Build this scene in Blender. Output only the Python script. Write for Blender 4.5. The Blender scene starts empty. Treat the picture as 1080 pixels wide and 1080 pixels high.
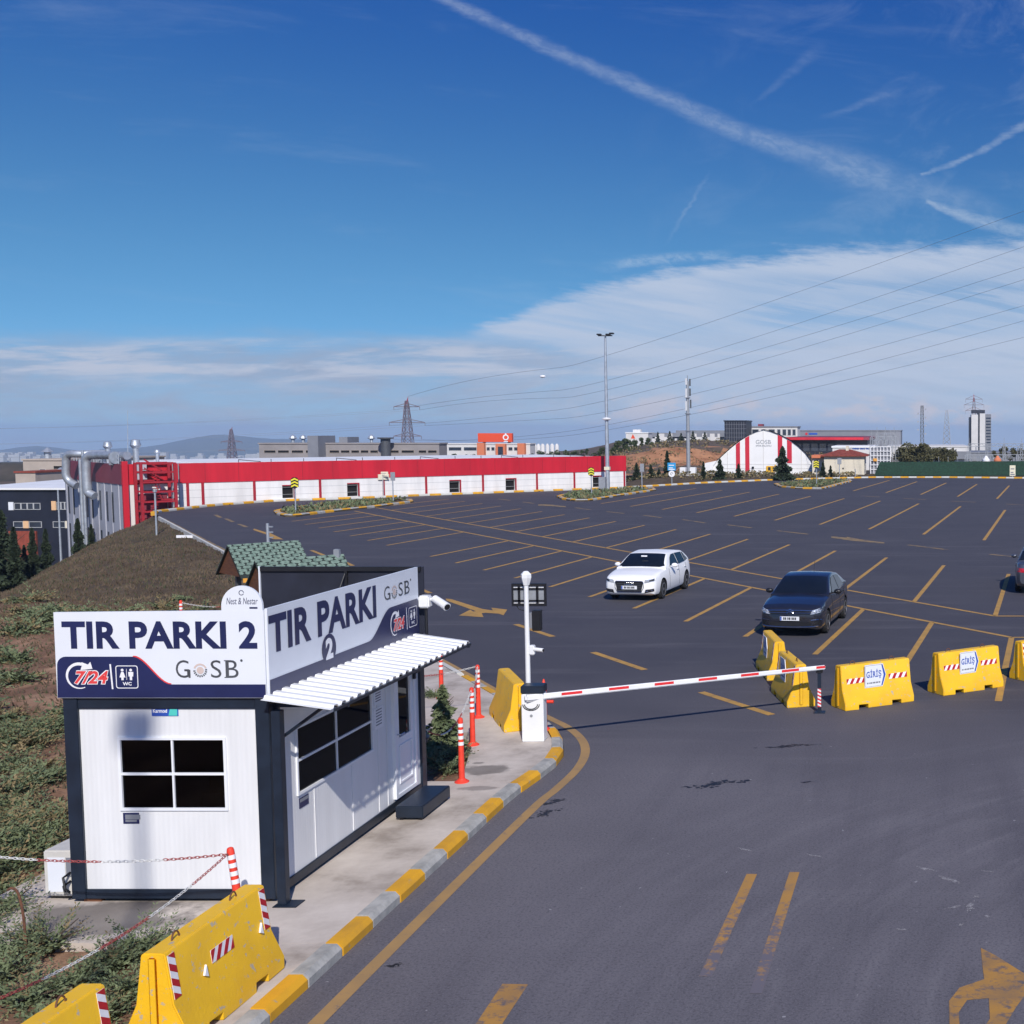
import bpy, bmesh, math, random
import numpy as np
from mathutils import Vector, Matrix
R = math.radians
PI = math.pi
scene = bpy.context.scene
COL = scene.collection
random.seed(7)

# ------------------------------------------------------------------ survey of the place
# the site was measured from the photograph: a viewpoint 5.5 m up, lens 24 mm equivalent
F = 1280.0; CX = 960.0; CY = 540.0; EYE = 5.5
PIT = math.atan(86 / 1280)
cP, sP = math.cos(PIT), math.sin(PIT)
def ray(px, py):
    x = (px - CX) / F; y = (py - CY) / F
    return (x, cP - y * sP, -sP - y * cP)
def G(px, py, z=0.0):
    d = ray(px, py); t = (z - EYE) / d[2]
    return Vector((d[0] * t, d[1] * t, z))
def AY(px, py, Y):
    d = ray(px, py); t = Y / d[1]
    return Vector((d[0] * t, Y, EYE + d[2] * t))
def AX(px, py, X):
    d = ray(px, py); t = X / d[0]
    return Vector((X, d[1] * t, EYE + d[2] * t))

# ------------------------------------------------------------------ materials
def new_mat(name):
    m = bpy.data.materials.new(name); m.use_nodes = True
    nt = m.node_tree
    return m, nt, nt.nodes['Principled BSDF']
def mat(name, col, rough=0.6, metal=0.0, var=0.12, scale=6.0, bump=0.0, bscale=60.0, spec=0.5, coat=0.0, col2=None, lo=0.35, hi=0.65, stretch=None, detail=6.0):
    m, nt, b = new_mat(name)
    L = nt.links
    tc = nt.nodes.new('ShaderNodeTexCoord')
    src = tc.outputs['Object']
    if stretch:
        mp = nt.nodes.new('ShaderNodeMapping'); mp.inputs['Scale'].default_value = stretch
        L.new(src, mp.inputs[0]); src = mp.outputs[0]
    n = nt.nodes.new('ShaderNodeTexNoise'); n.inputs['Scale'].default_value = scale
    n.inputs['Detail'].default_value = detail; n.inputs['Roughness'].default_value = 0.62
    L.new(src, n.inputs['Vector'])
    r = nt.nodes.new('ShaderNodeValToRGB')
    if col2 is None:
        c0 = [max(0, c * (1 - var)) for c in col]; c1 = [min(1, c * (1 + var)) for c in col]
    else:
        c0, c1 = col, col2
    r.color_ramp.elements[0].position = lo; r.color_ramp.elements[1].position = hi
    r.color_ramp.elements[0].color = (*c0, 1); r.color_ramp.elements[1].color = (*c1, 1)
    L.new(n.outputs['Fac'], r.inputs[0]); L.new(r.outputs[0], b.inputs['Base Color'])
    b.inputs['Roughness'].default_value = rough; b.inputs['Metallic'].default_value = metal
    b.inputs['Specular IOR Level'].default_value = spec
    b.inputs['Coat Weight'].default_value = coat
    if coat: b.inputs['Coat Roughness'].default_value = 0.05
    if bump:
        n2 = nt.nodes.new('ShaderNodeTexNoise'); n2.inputs['Scale'].default_value = bscale
        n2.inputs['Detail'].default_value = 4
        L.new(src, n2.inputs['Vector'])
        bp = nt.nodes.new('ShaderNodeBump'); bp.inputs['Strength'].default_value = bump
        bp.inputs['Distance'].default_value = 0.02
        L.new(n2.outputs['Fac'], bp.inputs['Height']); L.new(bp.outputs[0], b.inputs['Normal'])
    m['ramp'] = r.name
    return m
M = {}
M['white'] = mat('white_paint', (0.78, 0.79, 0.80), 0.4, var=0.04, scale=3)
M['white_far'] = mat('white_cladding', (0.74, 0.74, 0.73), 0.6, var=0.06, scale=0.6)
M['signwhite'] = mat('sign_white', (0.74, 0.77, 0.82), 0.35, var=0.02, scale=2)
M['navy'] = mat('navy_vinyl', (0.016, 0.022, 0.086), 0.35, var=0.1, scale=3)
M['frame'] = mat('anthracite_paint', (0.012, 0.020, 0.036), 0.4, var=0.2, scale=4)
M['black'] = mat('black_plastic', (0.012, 0.012, 0.015), 0.45, var=0.2)
M['signback'] = mat('sign_back', (0.014, 0.016, 0.028), 0.55, var=0.3, scale=2)
M['red'] = mat('red_vinyl', (0.72, 0.06, 0.06), 0.4, var=0.05)
M['grey'] = mat('grey_metal', (0.33, 0.35, 0.38), 0.45, metal=0.3, var=0.1)
M['galv'] = mat('galvanised_steel', (0.43, 0.47, 0.52), 0.48, metal=0.55, var=0.15, scale=3)
M['darkgrey'] = mat('dark_grey_metal', (0.07, 0.075, 0.085), 0.5, var=0.2)
M['accasing'] = mat('aged_white_casing', (0.58, 0.56, 0.52), 0.5, var=0.10, scale=5)
M['pvc'] = mat('white_pvc', (0.80, 0.82, 0.85), 0.3, var=0.02)
M['orange'] = mat('orange_rubber', (0.78, 0.055, 0.028), 0.5, var=0.12, scale=9)
M['chainred'] = mat('faded_red_plastic', (0.36, 0.07, 0.065), 0.6, var=0.15)
M['chainwhite'] = mat('faded_white_plastic', (0.62, 0.62, 0.60), 0.6, var=0.08)
M['refl'] = mat('white_reflective', (0.82, 0.82, 0.84), 0.35, var=0.05, scale=20)
M['tapered'] = mat('red_reflective', (0.45, 0.012, 0.018), 0.4, var=0.12, scale=20)
M['boomred'] = mat('red_sticker', (0.70, 0.03, 0.035), 0.4, var=0.06)
M["bluesign"] = mat('blue_sign', (0.03, 0.30, 0.62), 0.4, var=0.04)
M['bluelogo'] = mat('blue_vinyl', (0.03, 0.09, 0.42), 0.4, var=0.04)
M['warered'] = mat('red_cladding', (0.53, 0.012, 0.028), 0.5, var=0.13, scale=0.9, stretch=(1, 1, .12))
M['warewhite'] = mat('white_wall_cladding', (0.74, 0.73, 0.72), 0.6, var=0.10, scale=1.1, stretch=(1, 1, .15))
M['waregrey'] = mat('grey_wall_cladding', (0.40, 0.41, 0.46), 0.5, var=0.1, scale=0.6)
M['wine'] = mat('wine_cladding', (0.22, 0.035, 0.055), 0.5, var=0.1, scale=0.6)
M['steelred'] = mat('red_steel', (0.34, 0.014, 0.026), 0.5, var=0.12)
M['roofwhite'] = mat('white_roofing', (0.78, 0.79, 0.80), 0.6, var=0.05, scale=0.4)
M['blackwall'] = mat('black_cladding', (0.014, 0.017, 0.030), 0.5, var=0.2, scale=0.5)
M['beige'] = mat('beige_render', (0.42, 0.36, 0.31), 0.85, var=0.1, scale=0.5)
M['cream'] = mat('cream_render', (0.68, 0.62, 0.50), 0.85, var=0.05, scale=0.8)
M['wire'] = mat('cable_grey', (0.24, 0.26, 0.30), 0.6, var=0.1)
M['greywall'] = mat('grey_render', (0.27, 0.25, 0.25), 0.85, var=0.1, scale=0.3)
M['palewall'] = mat('pale_render', (0.62, 0.61, 0.60), 0.8, var=0.06, scale=0.3)
M['palegrey'] = mat('pale_grey_frame', (0.42, 0.43, 0.44), 0.6, var=0.08)
M['pylonsteel'] = mat('painted_pylon_steel', (0.15, 0.10, 0.11), 0.6, var=0.1)
M['midgrey'] = mat('grey_panel', (0.20, 0.21, 0.24), 0.6, var=0.12, scale=0.3)
M['orangewall'] = mat('orange_render', (0.62, 0.19, 0.09), 0.8, var=0.08)
M['orangesign'] = mat('orange_sign', (0.72, 0.075, 0.02), 0.5, var=0.05)
M['tile'] = mat('red_roof_tile', (0.24, 0.05, 0.03), 0.85, var=0.25, scale=3)
M['emblem'] = mat('pale_emblem', (0.62, 0.50, 0.45), 0.5, var=.05)
M['peach'] = mat('peach_panel', (0.72, 0.45, 0.25), 0.7, var=0.05)
M['wood'] = mat('brown_board', (0.13, 0.05, 0.022), 0.7, var=0.3, scale=5, stretch=(1, 1, 8))
M['concrete_post'] = mat('concrete_grey', (0.42, 0.41, 0.40), 0.9, var=0.15, scale=3)
M['rust'] = mat('rusty_rod', (0.13, 0.055, 0.03), 0.8, var=0.3, scale=30)
M['fabric_white'] = mat('white_membrane', (0.80, 0.80, 0.80), 0.55, var=0.04, scale=0.5)
M['fabric_red'] = mat('red_membrane', (0.55, 0.015, 0.04), 0.55, var=0.06, scale=0.5)
M['excav'] = mat('yellow_machine', (0.75, 0.42, 0.02), 0.5, var=0.12)
M['hedge'] = mat('artificial_hedge', (0.010, 0.045, 0.026), 0.8, var=0.55, scale=7, bump=1.0, bscale=30, lo=0.3, hi=0.7)
M['tyre'] = mat('tyre_rubber', (0.016, 0.016, 0.017), 0.85, var=0.2)
M['rim'] = mat('alloy_rim', (0.50, 0.51, 0.53), 0.28, metal=0.85, var=0.05)
M['chrome'] = mat('chrome', (0.65, 0.66, 0.68), 0.15, metal=1.0, var=0.03)
M['carwhite'] = mat('white_car_paint', (0.88, 0.885, 0.89), 0.35, var=0.01, coat=0.25)
M['cardark'] = mat('dark_car_paint', (0.020, 0.021, 0.032), 0.25, metal=0.3, var=0.05, coat=1.0)
M['cargrey'] = mat('grey_car_paint', (0.10, 0.11, 0.14), 0.3, metal=0.5, var=0.04, coat=1.0)
M['wet'] = mat('lamp_lens', (0.55, 0.58, 0.62), 0.08, metal=0.4, var=0.15, scale=14, coat=1.0)
M['taillens'] = mat('red_lens', (0.45, 0.01, 0.02), 0.15, var=0.1, coat=1.0)
M['plate'] = mat('number_plate', (0.75, 0.77, 0.80), 0.4, var=0.02)
M['needle'] = mat('conifer_needles', (0.010, 0.022, 0.012), 0.8, col2=(0.040, 0.062, 0.026), scale=1.6, lo=0.3, hi=0.72)
M['needleblue'] = mat('juniper_foliage', (0.055, 0.085, 0.040), 0.8, col2=(0.20, 0.235, 0.115), scale=3.0, lo=0.3, hi=0.72)
M['needledry'] = mat('dry_foliage', (0.09, 0.075, 0.030), 0.85, col2=(0.30, 0.225, 0.115), scale=3.0, lo=0.3, hi=0.7)
M['leaf'] = mat('broad_leaves', (0.028, 0.050, 0.016), 0.75, col2=(0.085, 0.110, 0.036), scale=1.0, lo=0.3, hi=0.7)
M['leafolive'] = mat('olive_leaves', (0.040, 0.045, 0.018), 0.75, col2=(0.14, 0.125, 0.05), scale=0.8, lo=0.3, hi=0.7)
M['bark'] = mat('bark', (0.06, 0.042, 0.030), 0.9, var=0.3, scale=8)
M['brassy'] = mat('orange_lettering', (0.75, 0.35, 0.05), 0.5)
M['yellowsign'] = mat('yellow_sign', (0.80, 0.72, 0.05), 0.4, var=0.04)
M['ivorysign'] = mat('ivory_sign', (0.72, 0.68, 0.52), 0.5, var=0.05)

def glass_mat(name, col, rough=0.06):
    m = mat(name, col, rough, var=0.25, scale=0.8, spec=0.6)
    return m
def real_glass(name, tint):
    m = bpy.data.materials.new(name); m.use_nodes = True; nt = m.node_tree; nt.nodes.clear()
    o = nt.nodes.new('ShaderNodeOutputMaterial'); mx = nt.nodes.new('ShaderNodeMixShader'); f = nt.nodes.new('ShaderNodeFresnel'); f.inputs['IOR'].default_value = 1.30
    t = nt.nodes.new('ShaderNodeBsdfTransparent'); t.inputs['Color'].default_value = (*tint, 1); g = nt.nodes.new('ShaderNodeBsdfGlossy'); g.inputs['Roughness'].default_value = .02
    nt.links.new(f.outputs[0], mx.inputs[0]); nt.links.new(t.outputs[0], mx.inputs[1]); nt.links.new(g.outputs[0], mx.inputs[2]); nt.links.new(mx.outputs[0], o.inputs['Surface'])
    return m
M['glass'] = real_glass('dark_window_glass', (0.15, 0.19, 0.27))
M['carglass'] = glass_mat('car_glass', (0.008, 0.011, 0.016), 0.03)
M['farglass'] = glass_mat('far_window_glass', (0.035, 0.045, 0.065), 0.12)
M['hole'] = mat('dark_interior', (0.004, 0.004, 0.005), 0.9)

def worn_paint(name, col, under, chip=0.63, scale=9.0, rough=0.5, soft=0.03, dirt=0.25, dirtcol=(0.20, 0.12, 0.04)):
    m, nt, b = new_mat(name); L = nt.links
    tc = nt.nodes.new('ShaderNodeTexCoord')
    n = nt.nodes.new('ShaderNodeTexNoise'); n.inputs['Scale'].default_value = scale; n.inputs['Detail'].default_value = 8; n.inputs['Roughness'].default_value = 0.7
    L.new(tc.outputs['Object'], n.inputs['Vector'])
    r = nt.nodes.new('ShaderNodeValToRGB'); r.color_ramp.elements[0].position = chip; r.color_ramp.elements[1].position = chip + soft
    L.new(n.outputs['Fac'], r.inputs[0])
    n3 = nt.nodes.new('ShaderNodeTexNoise'); n3.inputs['Scale'].default_value = 2.3; n3.inputs['Detail'].default_value = 7
    L.new(tc.outputs['Object'], n3.inputs['Vector'])
    r3 = nt.nodes.new('ShaderNodeMapRange'); r3.inputs['From Min'].default_value = 0.4; r3.inputs['From Max'].default_value = 0.75; r3.inputs['To Max'].default_value = dirt
    L.new(n3.outputs['Fac'], r3.inputs['Value'])
    mx0 = nt.nodes.new('ShaderNodeMix'); mx0.data_type = 'RGBA'
    mx0.inputs['A'].default_value = (*col, 1); mx0.inputs['B'].default_value = (*dirtcol, 1)
    L.new(r3.outputs[0], mx0.inputs['Factor'])
    mx = nt.nodes.new('ShaderNodeMix'); mx.data_type = 'RGBA'
    L.new(mx0.outputs['Result'], mx.inputs['A']); mx.inputs['B'].default_value = (*under, 1)
    L.new(r.outputs[0], mx.inputs['Factor']); L.new(mx.outputs['Result'], b.inputs['Base Color'])
    b.inputs['Roughness'].default_value = rough
    bp = nt.nodes.new('ShaderNodeBump'); bp.inputs['Strength'].default_value = 0.25; bp.inputs['Distance'].default_value = 0.01
    n2 = nt.nodes.new('ShaderNodeTexNoise'); n2.inputs['Scale'].default_value = 35
    L.new(tc.outputs['Object'], n2.inputs['Vector']); L.new(n2.outputs['Fac'], bp.inputs['Height']); L.new(bp.outputs[0], b.inputs['Normal'])
    return m
M['barrier'] = worn_paint('chipped_yellow_paint', (0.86, 0.50, 0.014), (0.46, 0.39, 0.27), chip=0.595, scale=11.5, dirt=0.30, dirtcol=(0.42, 0.22, 0.03))
M['kerbyellow'] = worn_paint('worn_kerb_yellow', (0.72, 0.36, 0.012), (0.36, 0.31, 0.22), chip=0.60, scale=6, rough=0.8, soft=0.08, dirt=0.5)
M['kerbgrey'] = mat('kerb_concrete', (0.27, 0.27, 0.255), 0.9, col2=(0.44, 0.43, 0.40), scale=4, bump=0.3, bscale=40)
M['kerbpale'] = mat('kerb_pale', (0.55, 0.54, 0.50), 0.9, var=0.1, scale=2)
M['linepaint'] = worn_paint('yellow_road_paint', (0.47, 0.265, 0.06), (0.10, 0.085, 0.07), chip=0.56, scale=5.5, rough=0.75, soft=0.14, dirt=0.5, dirtcol=(0.22, 0.14, 0.06))
M['linefaint'] = worn_paint('thin_road_paint', (0.30, 0.20, 0.08), (0.085, 0.08, 0.085), chip=0.47, scale=1.6, rough=0.8, soft=0.16, dirt=0.5, dirtcol=(0.12, 0.1, 0.08))
M['linegone'] = worn_paint('nearly_gone_paint', (0.30, 0.17, 0.05), (0.14, 0.125, 0.14), chip=0.40, scale=9.0, rough=0.8, soft=0.22, dirt=0.6, dirtcol=(0.15, 0.13, 0.13))
M['lineedge'] = worn_paint('kerb_edge_line', (0.37, 0.225, 0.085), (0.13, 0.115, 0.12), chip=0.575, scale=6.0, rough=0.8, soft=0.16, dirt=0.45, dirtcol=(0.20, 0.14, 0.08))
M['scuff'] = mat('pale_scuff', (0.27, 0.26, 0.27), 0.9, var=0.2, scale=20)
M['lineworn'] = worn_paint('faded_road_paint', (0.42, 0.215, 0.045), (0.105, 0.095, 0.105), chip=0.50, scale=7.0, rough=0.8, soft=0.16, dirt=0.6, dirtcol=(0.12, 0.10, 0.09))

# ribbed sandwich panel for the booth
def ribbed(name, col, freq, axis, strength=0.4):
    m = mat(name, col, 0.42, var=0.055, scale=3.0, stretch=(1, 1, .18))
    strength *= .35
    nt = m.node_tree; L = nt.links; b = nt.nodes['Principled BSDF']
    tc = nt.nodes.new('ShaderNodeTexCoord')
    w = nt.nodes.new('ShaderNodeTexWave'); w.wave_type = 'BANDS'; w.bands_direction = axis; w.wave_profile = 'SIN'
    w.inputs['Scale'].default_value = freq
    L.new(tc.outputs['Object'], w.inputs['Vector'])
    bp = nt.nodes.new('ShaderNodeBump'); bp.inputs['Strength'].default_value = strength; bp.inputs['Distance'].default_value = 0.006
    L.new(w.outputs['Fac'], bp.inputs['Height']); L.new(bp.outputs[0], b.inputs['Normal'])
    return m
M['panel_front'] = ribbed('ribbed_panel_front', (0.74, 0.745, 0.75), 5.5, 'X')
M['panel_side'] = ribbed('ribbed_panel_side', (0.74, 0.745, 0.75), 5.5, 'Y')

# hexagonal shingles
def shingle_mat():
    m, nt, b = new_mat('green_hexagon_shingles'); L = nt.links
    tc = nt.nodes.new('ShaderNodeTexCoord')
    n = nt.nodes.new('ShaderNodeTexNoise'); n.inputs['Scale'].default_value = 14; n.inputs['Detail'].default_value = 5
    L.new(tc.outputs['Object'], n.inputs['Vector'])
    r = nt.nodes.new('ShaderNodeValToRGB')
    r.color_ramp.elements[0].color = (0.10, 0.155, 0.125, 1); r.color_ramp.elements[1].color = (0.20, 0.275, 0.225, 1)
    r.color_ramp.elements[0].position = 0.35; r.color_ramp.elements[1].position = 0.65
    L.new(n.outputs['Fac'], r.inputs[0]); L.new(r.outputs[0], b.inputs['Base Color'])
    b.inputs['Roughness'].default_value = 0.9
    return m
M['shingle'] = shingle_mat()
M['shingledark'] = mat('shingle_felt', (0.02, 0.028, 0.026), 0.95)

# asphalt: dusty worn drive near the gate, darker fine lot behind, tyre streaks, stains
def asphalt_mat():
    m, nt, b = new_mat('asphalt'); L = nt.links; N = nt.nodes
    g = N.new('ShaderNodeNewGeometry')
    def noise(scale, detail=6, stretch=None, rough=0.6, dist=0.0, rot=0):
        src = g.outputs['Position']
        if stretch:
            mp = N.new('ShaderNodeMapping'); mp.inputs['Scale'].default_value = stretch; mp.inputs['Rotation'].default_value = (0, 0, rot)
            L.new(src, mp.inputs[0]); src = mp.outputs[0]
        n = N.new('ShaderNodeTexNoise'); n.inputs['Scale'].default_value = scale; n.inputs['Detail'].default_value = detail
        n.inputs['Roughness'].default_value = rough; n.inputs['Distortion'].default_value = dist
        L.new(src, n.inputs['Vector']); return n.outputs['Fac']
    def rng(x, a, c, lo=0.0, hi=1.0):
        r = N.new('ShaderNodeMapRange'); r.inputs['From Min'].default_value = a; r.inputs['From Max'].default_value = c
        r.inputs['To Min'].default_value = lo; r.inputs['To Max'].default_value = hi; L.new(x, r.inputs['Value']); return r.outputs[0]
    def mix(f, A, B):
        x = N.new('ShaderNodeMix'); x.data_type = 'RGBA'
        for k, v in (('Factor', f), ('A', A), ('B', B)):
            if isinstance(v, (tuple, float)): x.inputs[k].default_value = v if isinstance(v, float) else (*v, 1)
            else: L.new(v, x.inputs[k])
        return x.outputs['Result']
    def mul(a, c):
        x = N.new('ShaderNodeMath'); x.operation = 'MULTIPLY'
        for i, v in enumerate((a, c)):
            if isinstance(v, float): x.inputs[i].default_value = v
            else: L.new(v, x.inputs[i])
        return x.outputs[0]
    sep = N.new('ShaderNodeSeparateXYZ'); L.new(g.outputs['Position'], sep.inputs[0])
    # wear: the drive lane by the gate is dustier than the lot
    yy = N.new('ShaderNodeMath'); yy.operation = 'ADD'
    L.new(sep.outputs['Y'], yy.inputs[0]); L.new(rng(noise(0.12, 3), 0.3, 0.7, -4.0, 4.0), yy.inputs[1])
    wear = rng(yy.outputs[0], 17.0, 27.0, 1.0, 0.0)
    base = mix(wear, (0.043, 0.043, 0.057), (0.140, 0.131, 0.145))
    # patches
    p = rng(noise(0.35, 5), 0.35, 0.7)
    base = mix(mul(p, 0.45), base, (0.078, 0.075, 0.086))
    # tyre streaks running along the drive
    s = rng(noise(0.9, 6, (1.0, 0.07, 1.0), rot=R(-35), dist=0.6), 0.48, 0.66)
    base = mix(mul(mul(s, wear), 0.55), base, (0.075, 0.07, 0.085))
    s2 = rng(noise(1.3, 5, (0.10, 1.0, 1.0), rot=R(14), dist=0.4), 0.54, 0.72)
    base = mix(mul(s2, 0.34), base, (0.16, 0.152, 0.165))
    # turning tyre marks: rings about the corner that vehicles swing round
    mpc = N.new('ShaderNodeVectorMath'); mpc.operation = 'SUBTRACT'; L.new(g.outputs['Position'], mpc.inputs[0]); mpc.inputs[1].default_value = (7.2, 10.6, 0)
    sxy = N.new('ShaderNodeSeparateXYZ'); L.new(mpc.outputs[0], sxy.inputs[0])
    an = N.new('ShaderNodeMath'); an.operation = 'ARCTAN2'; L.new(sxy.outputs['Y'], an.inputs[0]); L.new(sxy.outputs['X'], an.inputs[1])
    rl = N.new('ShaderNodeVectorMath'); rl.operation = 'LENGTH'; L.new(mpc.outputs[0], rl.inputs[0])
    pc = N.new('ShaderNodeCombineXYZ'); L.new(rl.outputs['Value'], pc.inputs[0]); L.new(an.outputs[0], pc.inputs[1])
    tn = N.new('ShaderNodeTexNoise'); tn.inputs['Scale'].default_value = 2.6; tn.inputs['Detail'].default_value = 6; tn.inputs['Roughness'].default_value = .65; L.new(pc.outputs[0], tn.inputs['Vector'])
    lim = mul(rng(rl.outputs['Value'], 13.5, 9.5), rng(rl.outputs['Value'], 4.0, 6.5))
    base = mix(mul(mul(rng(tn.outputs['Fac'], 0.48, 0.66), lim), 0.42), base, (0.078, 0.074, 0.085))
    base = mix(mul(mul(rng(tn.outputs['Fac'], 0.46, 0.34), lim), 0.28), base, (0.20, 0.19, 0.20))
    # oil stains
    o = rng(noise(0.55, 8, rough=0.7), 0.70, 0.74)
    base = mix(mul(o, 0.7), base, (0.02, 0.02, 0.024))
    # aggregate
    a = noise(55, 3)
    base = mix(mul(rng(a, 0.50, 0.68), 0.55), base, (0.205, 0.192, 0.21))
    a2 = noise(30, 3)
    base = mix(mul(rng(a2, 0.50, 0.66), 0.55), base, (0.052, 0.048, 0.058))
    fl = rng(noise(9, 2), 0.735, 0.76)
    base = mix(mul(mul(fl, wear), 0.6), base, (0.42, 0.41, 0.42))
    L.new(base, b.inputs['Base Color'])
    b.inputs['Roughness'].default_value = 0.82; b.inputs['Specular IOR Level'].default_value = 0.35
    bp = N.new('ShaderNodeBump'); bp.inputs['Strength'].default_value = 0.35; bp.inputs['Distance'].default_value = 0.008
    L.new(a, bp.inputs['Height']); L.new(bp.outputs[0], b.inputs['Normal'])
    return m
M['asphalt'] = asphalt_mat()
M['oil'] = mat('oil_stain', (0.014, 0.013, 0.015), 0.5, var=0.3, scale=20)

def concrete_mat():
    m, nt, b = new_mat('pavement_concrete'); L = nt.links; N = nt.nodes
    g = N.new('ShaderNodeNewGeometry')
    def noise(s, d=6):
        n = N.new('ShaderNodeTexNoise'); n.inputs['Scale'].default_value = s; n.inputs['Detail'].default_value = d; n.inputs['Roughness'].default_value = 0.65
        L.new(g.outputs['Position'], n.inputs['Vector']); return n.outputs['Fac']
    r = N.new('ShaderNodeValToRGB'); L.new(noise(1.1), r.inputs[0])
    e = r.color_ramp.elements
    e[0].position = 0.30; e[0].color = (0.29, 0.245, 0.205, 1); e[1].position = 0.68; e[1].color = (0.60, 0.535, 0.47, 1)
    e2 = r.color_ramp.elements.new(0.48); e2.color = (0.48, 0.42, 0.365, 1)
    # damp stain before the booth and leaked stains on the pavement
    def blob(cx, cy, rx, ry, dark):
        mp = N.new('ShaderNodeMapping'); mp.vector_type = 'TEXTURE'
        mp.inputs['Location'].default_value = (cx, cy, 0); mp.inputs['Scale'].default_value = (rx, ry, 1000)
        L.new(g.outputs['Position'], mp.inputs[0])
        ln = N.new('ShaderNodeVectorMath'); ln.operation = 'LENGTH'; L.new(mp.outputs[0], ln.inputs[0])
        ad = N.new('ShaderNodeMath'); ad.operation = 'MULTIPLY_ADD'; L.new(noise(2.2), ad.inputs[0]); ad.inputs[1].default_value = 1.6; 
        L.new(ln.outputs['Value'], ad.inputs[2])
        mr = N.new('ShaderNodeMapRange'); mr.inputs['From Min'].default_value = 1.55; mr.inputs['From Max'].default_value = 1.85
        mr.inputs['To Min'].default_value = dark; mr.inputs['To Max'].default_value = 0.0
        L.new(ad.outputs[0], mr.inputs['Value']); return mr.outputs[0]
    cur = r.outputs[0]
    for args in ((-9.0, 13.05, 1.0, 0.55, 0.72), (-6.75, 18.95, 0.45, 0.30, 0.65), (-7.0, 19.35, 0.12, 0.10, 0.6), (-6.5, 17.95, 0.3, 0.12, 0.5)):
        x = N.new('ShaderNodeMix'); x.data_type = 'RGBA'; L.new(blob(*args), x.inputs['Factor'])
        L.new(cur, x.inputs['A']); x.inputs['B'].default_value = (0.085, 0.075, 0.068, 1); cur = x.outputs['Result']
    L.new(cur, b.inputs['Base Color']); b.inputs['Roughness'].default_value = 0.9
    bp = N.new('ShaderNodeBump'); bp.inputs['Strength'].default_value = 0.3; bp.inputs['Distance'].default_value = 0.01
    L.new(noise(28), bp.inputs['Height']); L.new(bp.outputs[0], b.inputs['Normal'])
    return m
M['concrete'] = concrete_mat()

def ground_mat():
    m, nt, b = new_mat('soil_and_dry_grass'); L = nt.links; N = nt.nodes
    g = N.new('ShaderNodeNewGeometry')
    sep = N.new('ShaderNodeSeparateXYZ'); L.new(g.outputs['Position'], sep.inputs[0])
    def noise(s, d=7, stretch=None, rot=0):
        src = g.outputs['Position']
        if stretch:
            mp = N.new('ShaderNodeMapping'); mp.inputs['Scale'].default_value = stretch; mp.inputs['Rotation'].default_value = (0, 0, rot)
            L.new(src, mp.inputs[0]); src = mp.outputs[0]
        n = N.new('ShaderNodeTexNoise'); n.inputs['Scale'].default_value = s; n.inputs['Detail'].default_value = d; n.inputs['Roughness'].default_value = 0.68
        L.new(src, n.inputs['Vector']); return n.outputs['Fac']
    def ramp(x, *els):
        r = N.new('ShaderNodeValToRGB'); L.new(x, r.inputs[0])
        e = r.color_ramp.elements
        e[0].position, e[0].color = els[0][0], (*els[0][1], 1); e[1].position, e[1].color = els[-1][0], (*els[-1][1], 1)
        for p, c in els[1:-1]:
            q = e.new(p); q.color = (*c, 1)
        return r.outputs[0]
    def mix(f, A, B):
        x = N.new('ShaderNodeMix'); x.data_type = 'RGBA'; L.new(f, x.inputs['Factor']); L.new(A, x.inputs['A']); L.new(B, x.inputs['B']); return x.outputs['Result']
    soil = ramp(noise(1.1, 9, (1, .35, 1), R(30)), (0.3, (0.085, 0.046, 0.030)), (0.5, (0.22, 0.125, 0.078)), (0.68, (0.42, 0.26, 0.165)))
    grass = ramp(noise(1.1, 10, (1, 0.45, 1), R(38)), (0.28, (0.052, 0.038, 0.025)), (0.5, (0.098, 0.072, 0.046)), (0.72, (0.155, 0.118, 0.074)))
    gtint = ramp(noise(0.10, 4), (0.5, (0.076, 0.053, 0.036)), (0.7, (0.066, 0.074, 0.034)))
    mr0 = N.new('ShaderNodeMapRange'); mr0.inputs['From Min'].default_value = 0.52; mr0.inputs['From Max'].default_value = 0.7; mr0.inputs['To Max'].default_value = 0.6
    L.new(noise(0.10, 4), mr0.inputs['Value'])
    grass = mix(mr0.outputs[0], grass, gtint)
    ad = N.new('ShaderNodeMath'); ad.operation = 'MULTIPLY_ADD'; L.new(noise(0.25, 5), ad.inputs[0]); ad.inputs[1].default_value = 9.0; L.new(sep.outputs['Y'], ad.inputs[2])
    mr = N.new('ShaderNodeMapRange'); mr.inputs['From Min'].default_value = 40.5; mr.inputs['From Max'].default_value = 43.5; L.new(ad.outputs[0], mr.inputs['Value'])
    near = mix(mr.outputs[0], soil, grass)
    far = ramp(noise(0.02, 8), (0.35, (0.030, 0.036, 0.022)), (0.5, (0.075, 0.062, 0.042)), (0.68, (0.14, 0.11, 0.08)))
    mr2 = N.new('ShaderNodeMapRange'); mr2.inputs['From Min'].default_value = 130.0; mr2.inputs['From Max'].default_value = 190.0; L.new(sep.outputs['Y'], mr2.inputs['Value'])
    L.new(mix(mr2.outputs[0], near, far), b.inputs['Base Color'])
    b.inputs['Roughness'].default_value = 0.95; b.inputs['Specular IOR Level'].default_value = 0.2
    bp = N.new('ShaderNodeBump'); bp.inputs['Strength'].default_value = 0.8; bp.inputs['Distance'].default_value = 0.06
    L.new(noise(5, 8), bp.inputs['Height']); L.new(bp.outputs[0], b.inputs['Normal'])
    return m
M['ground'] = ground_mat()
M['hill'] = mat('scrub_hill', (0.045, 0.035, 0.026), 0.95, col2=(0.15, 0.105, 0.070), scale=0.16, lo=0.3, hi=0.7, detail=10)
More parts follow.
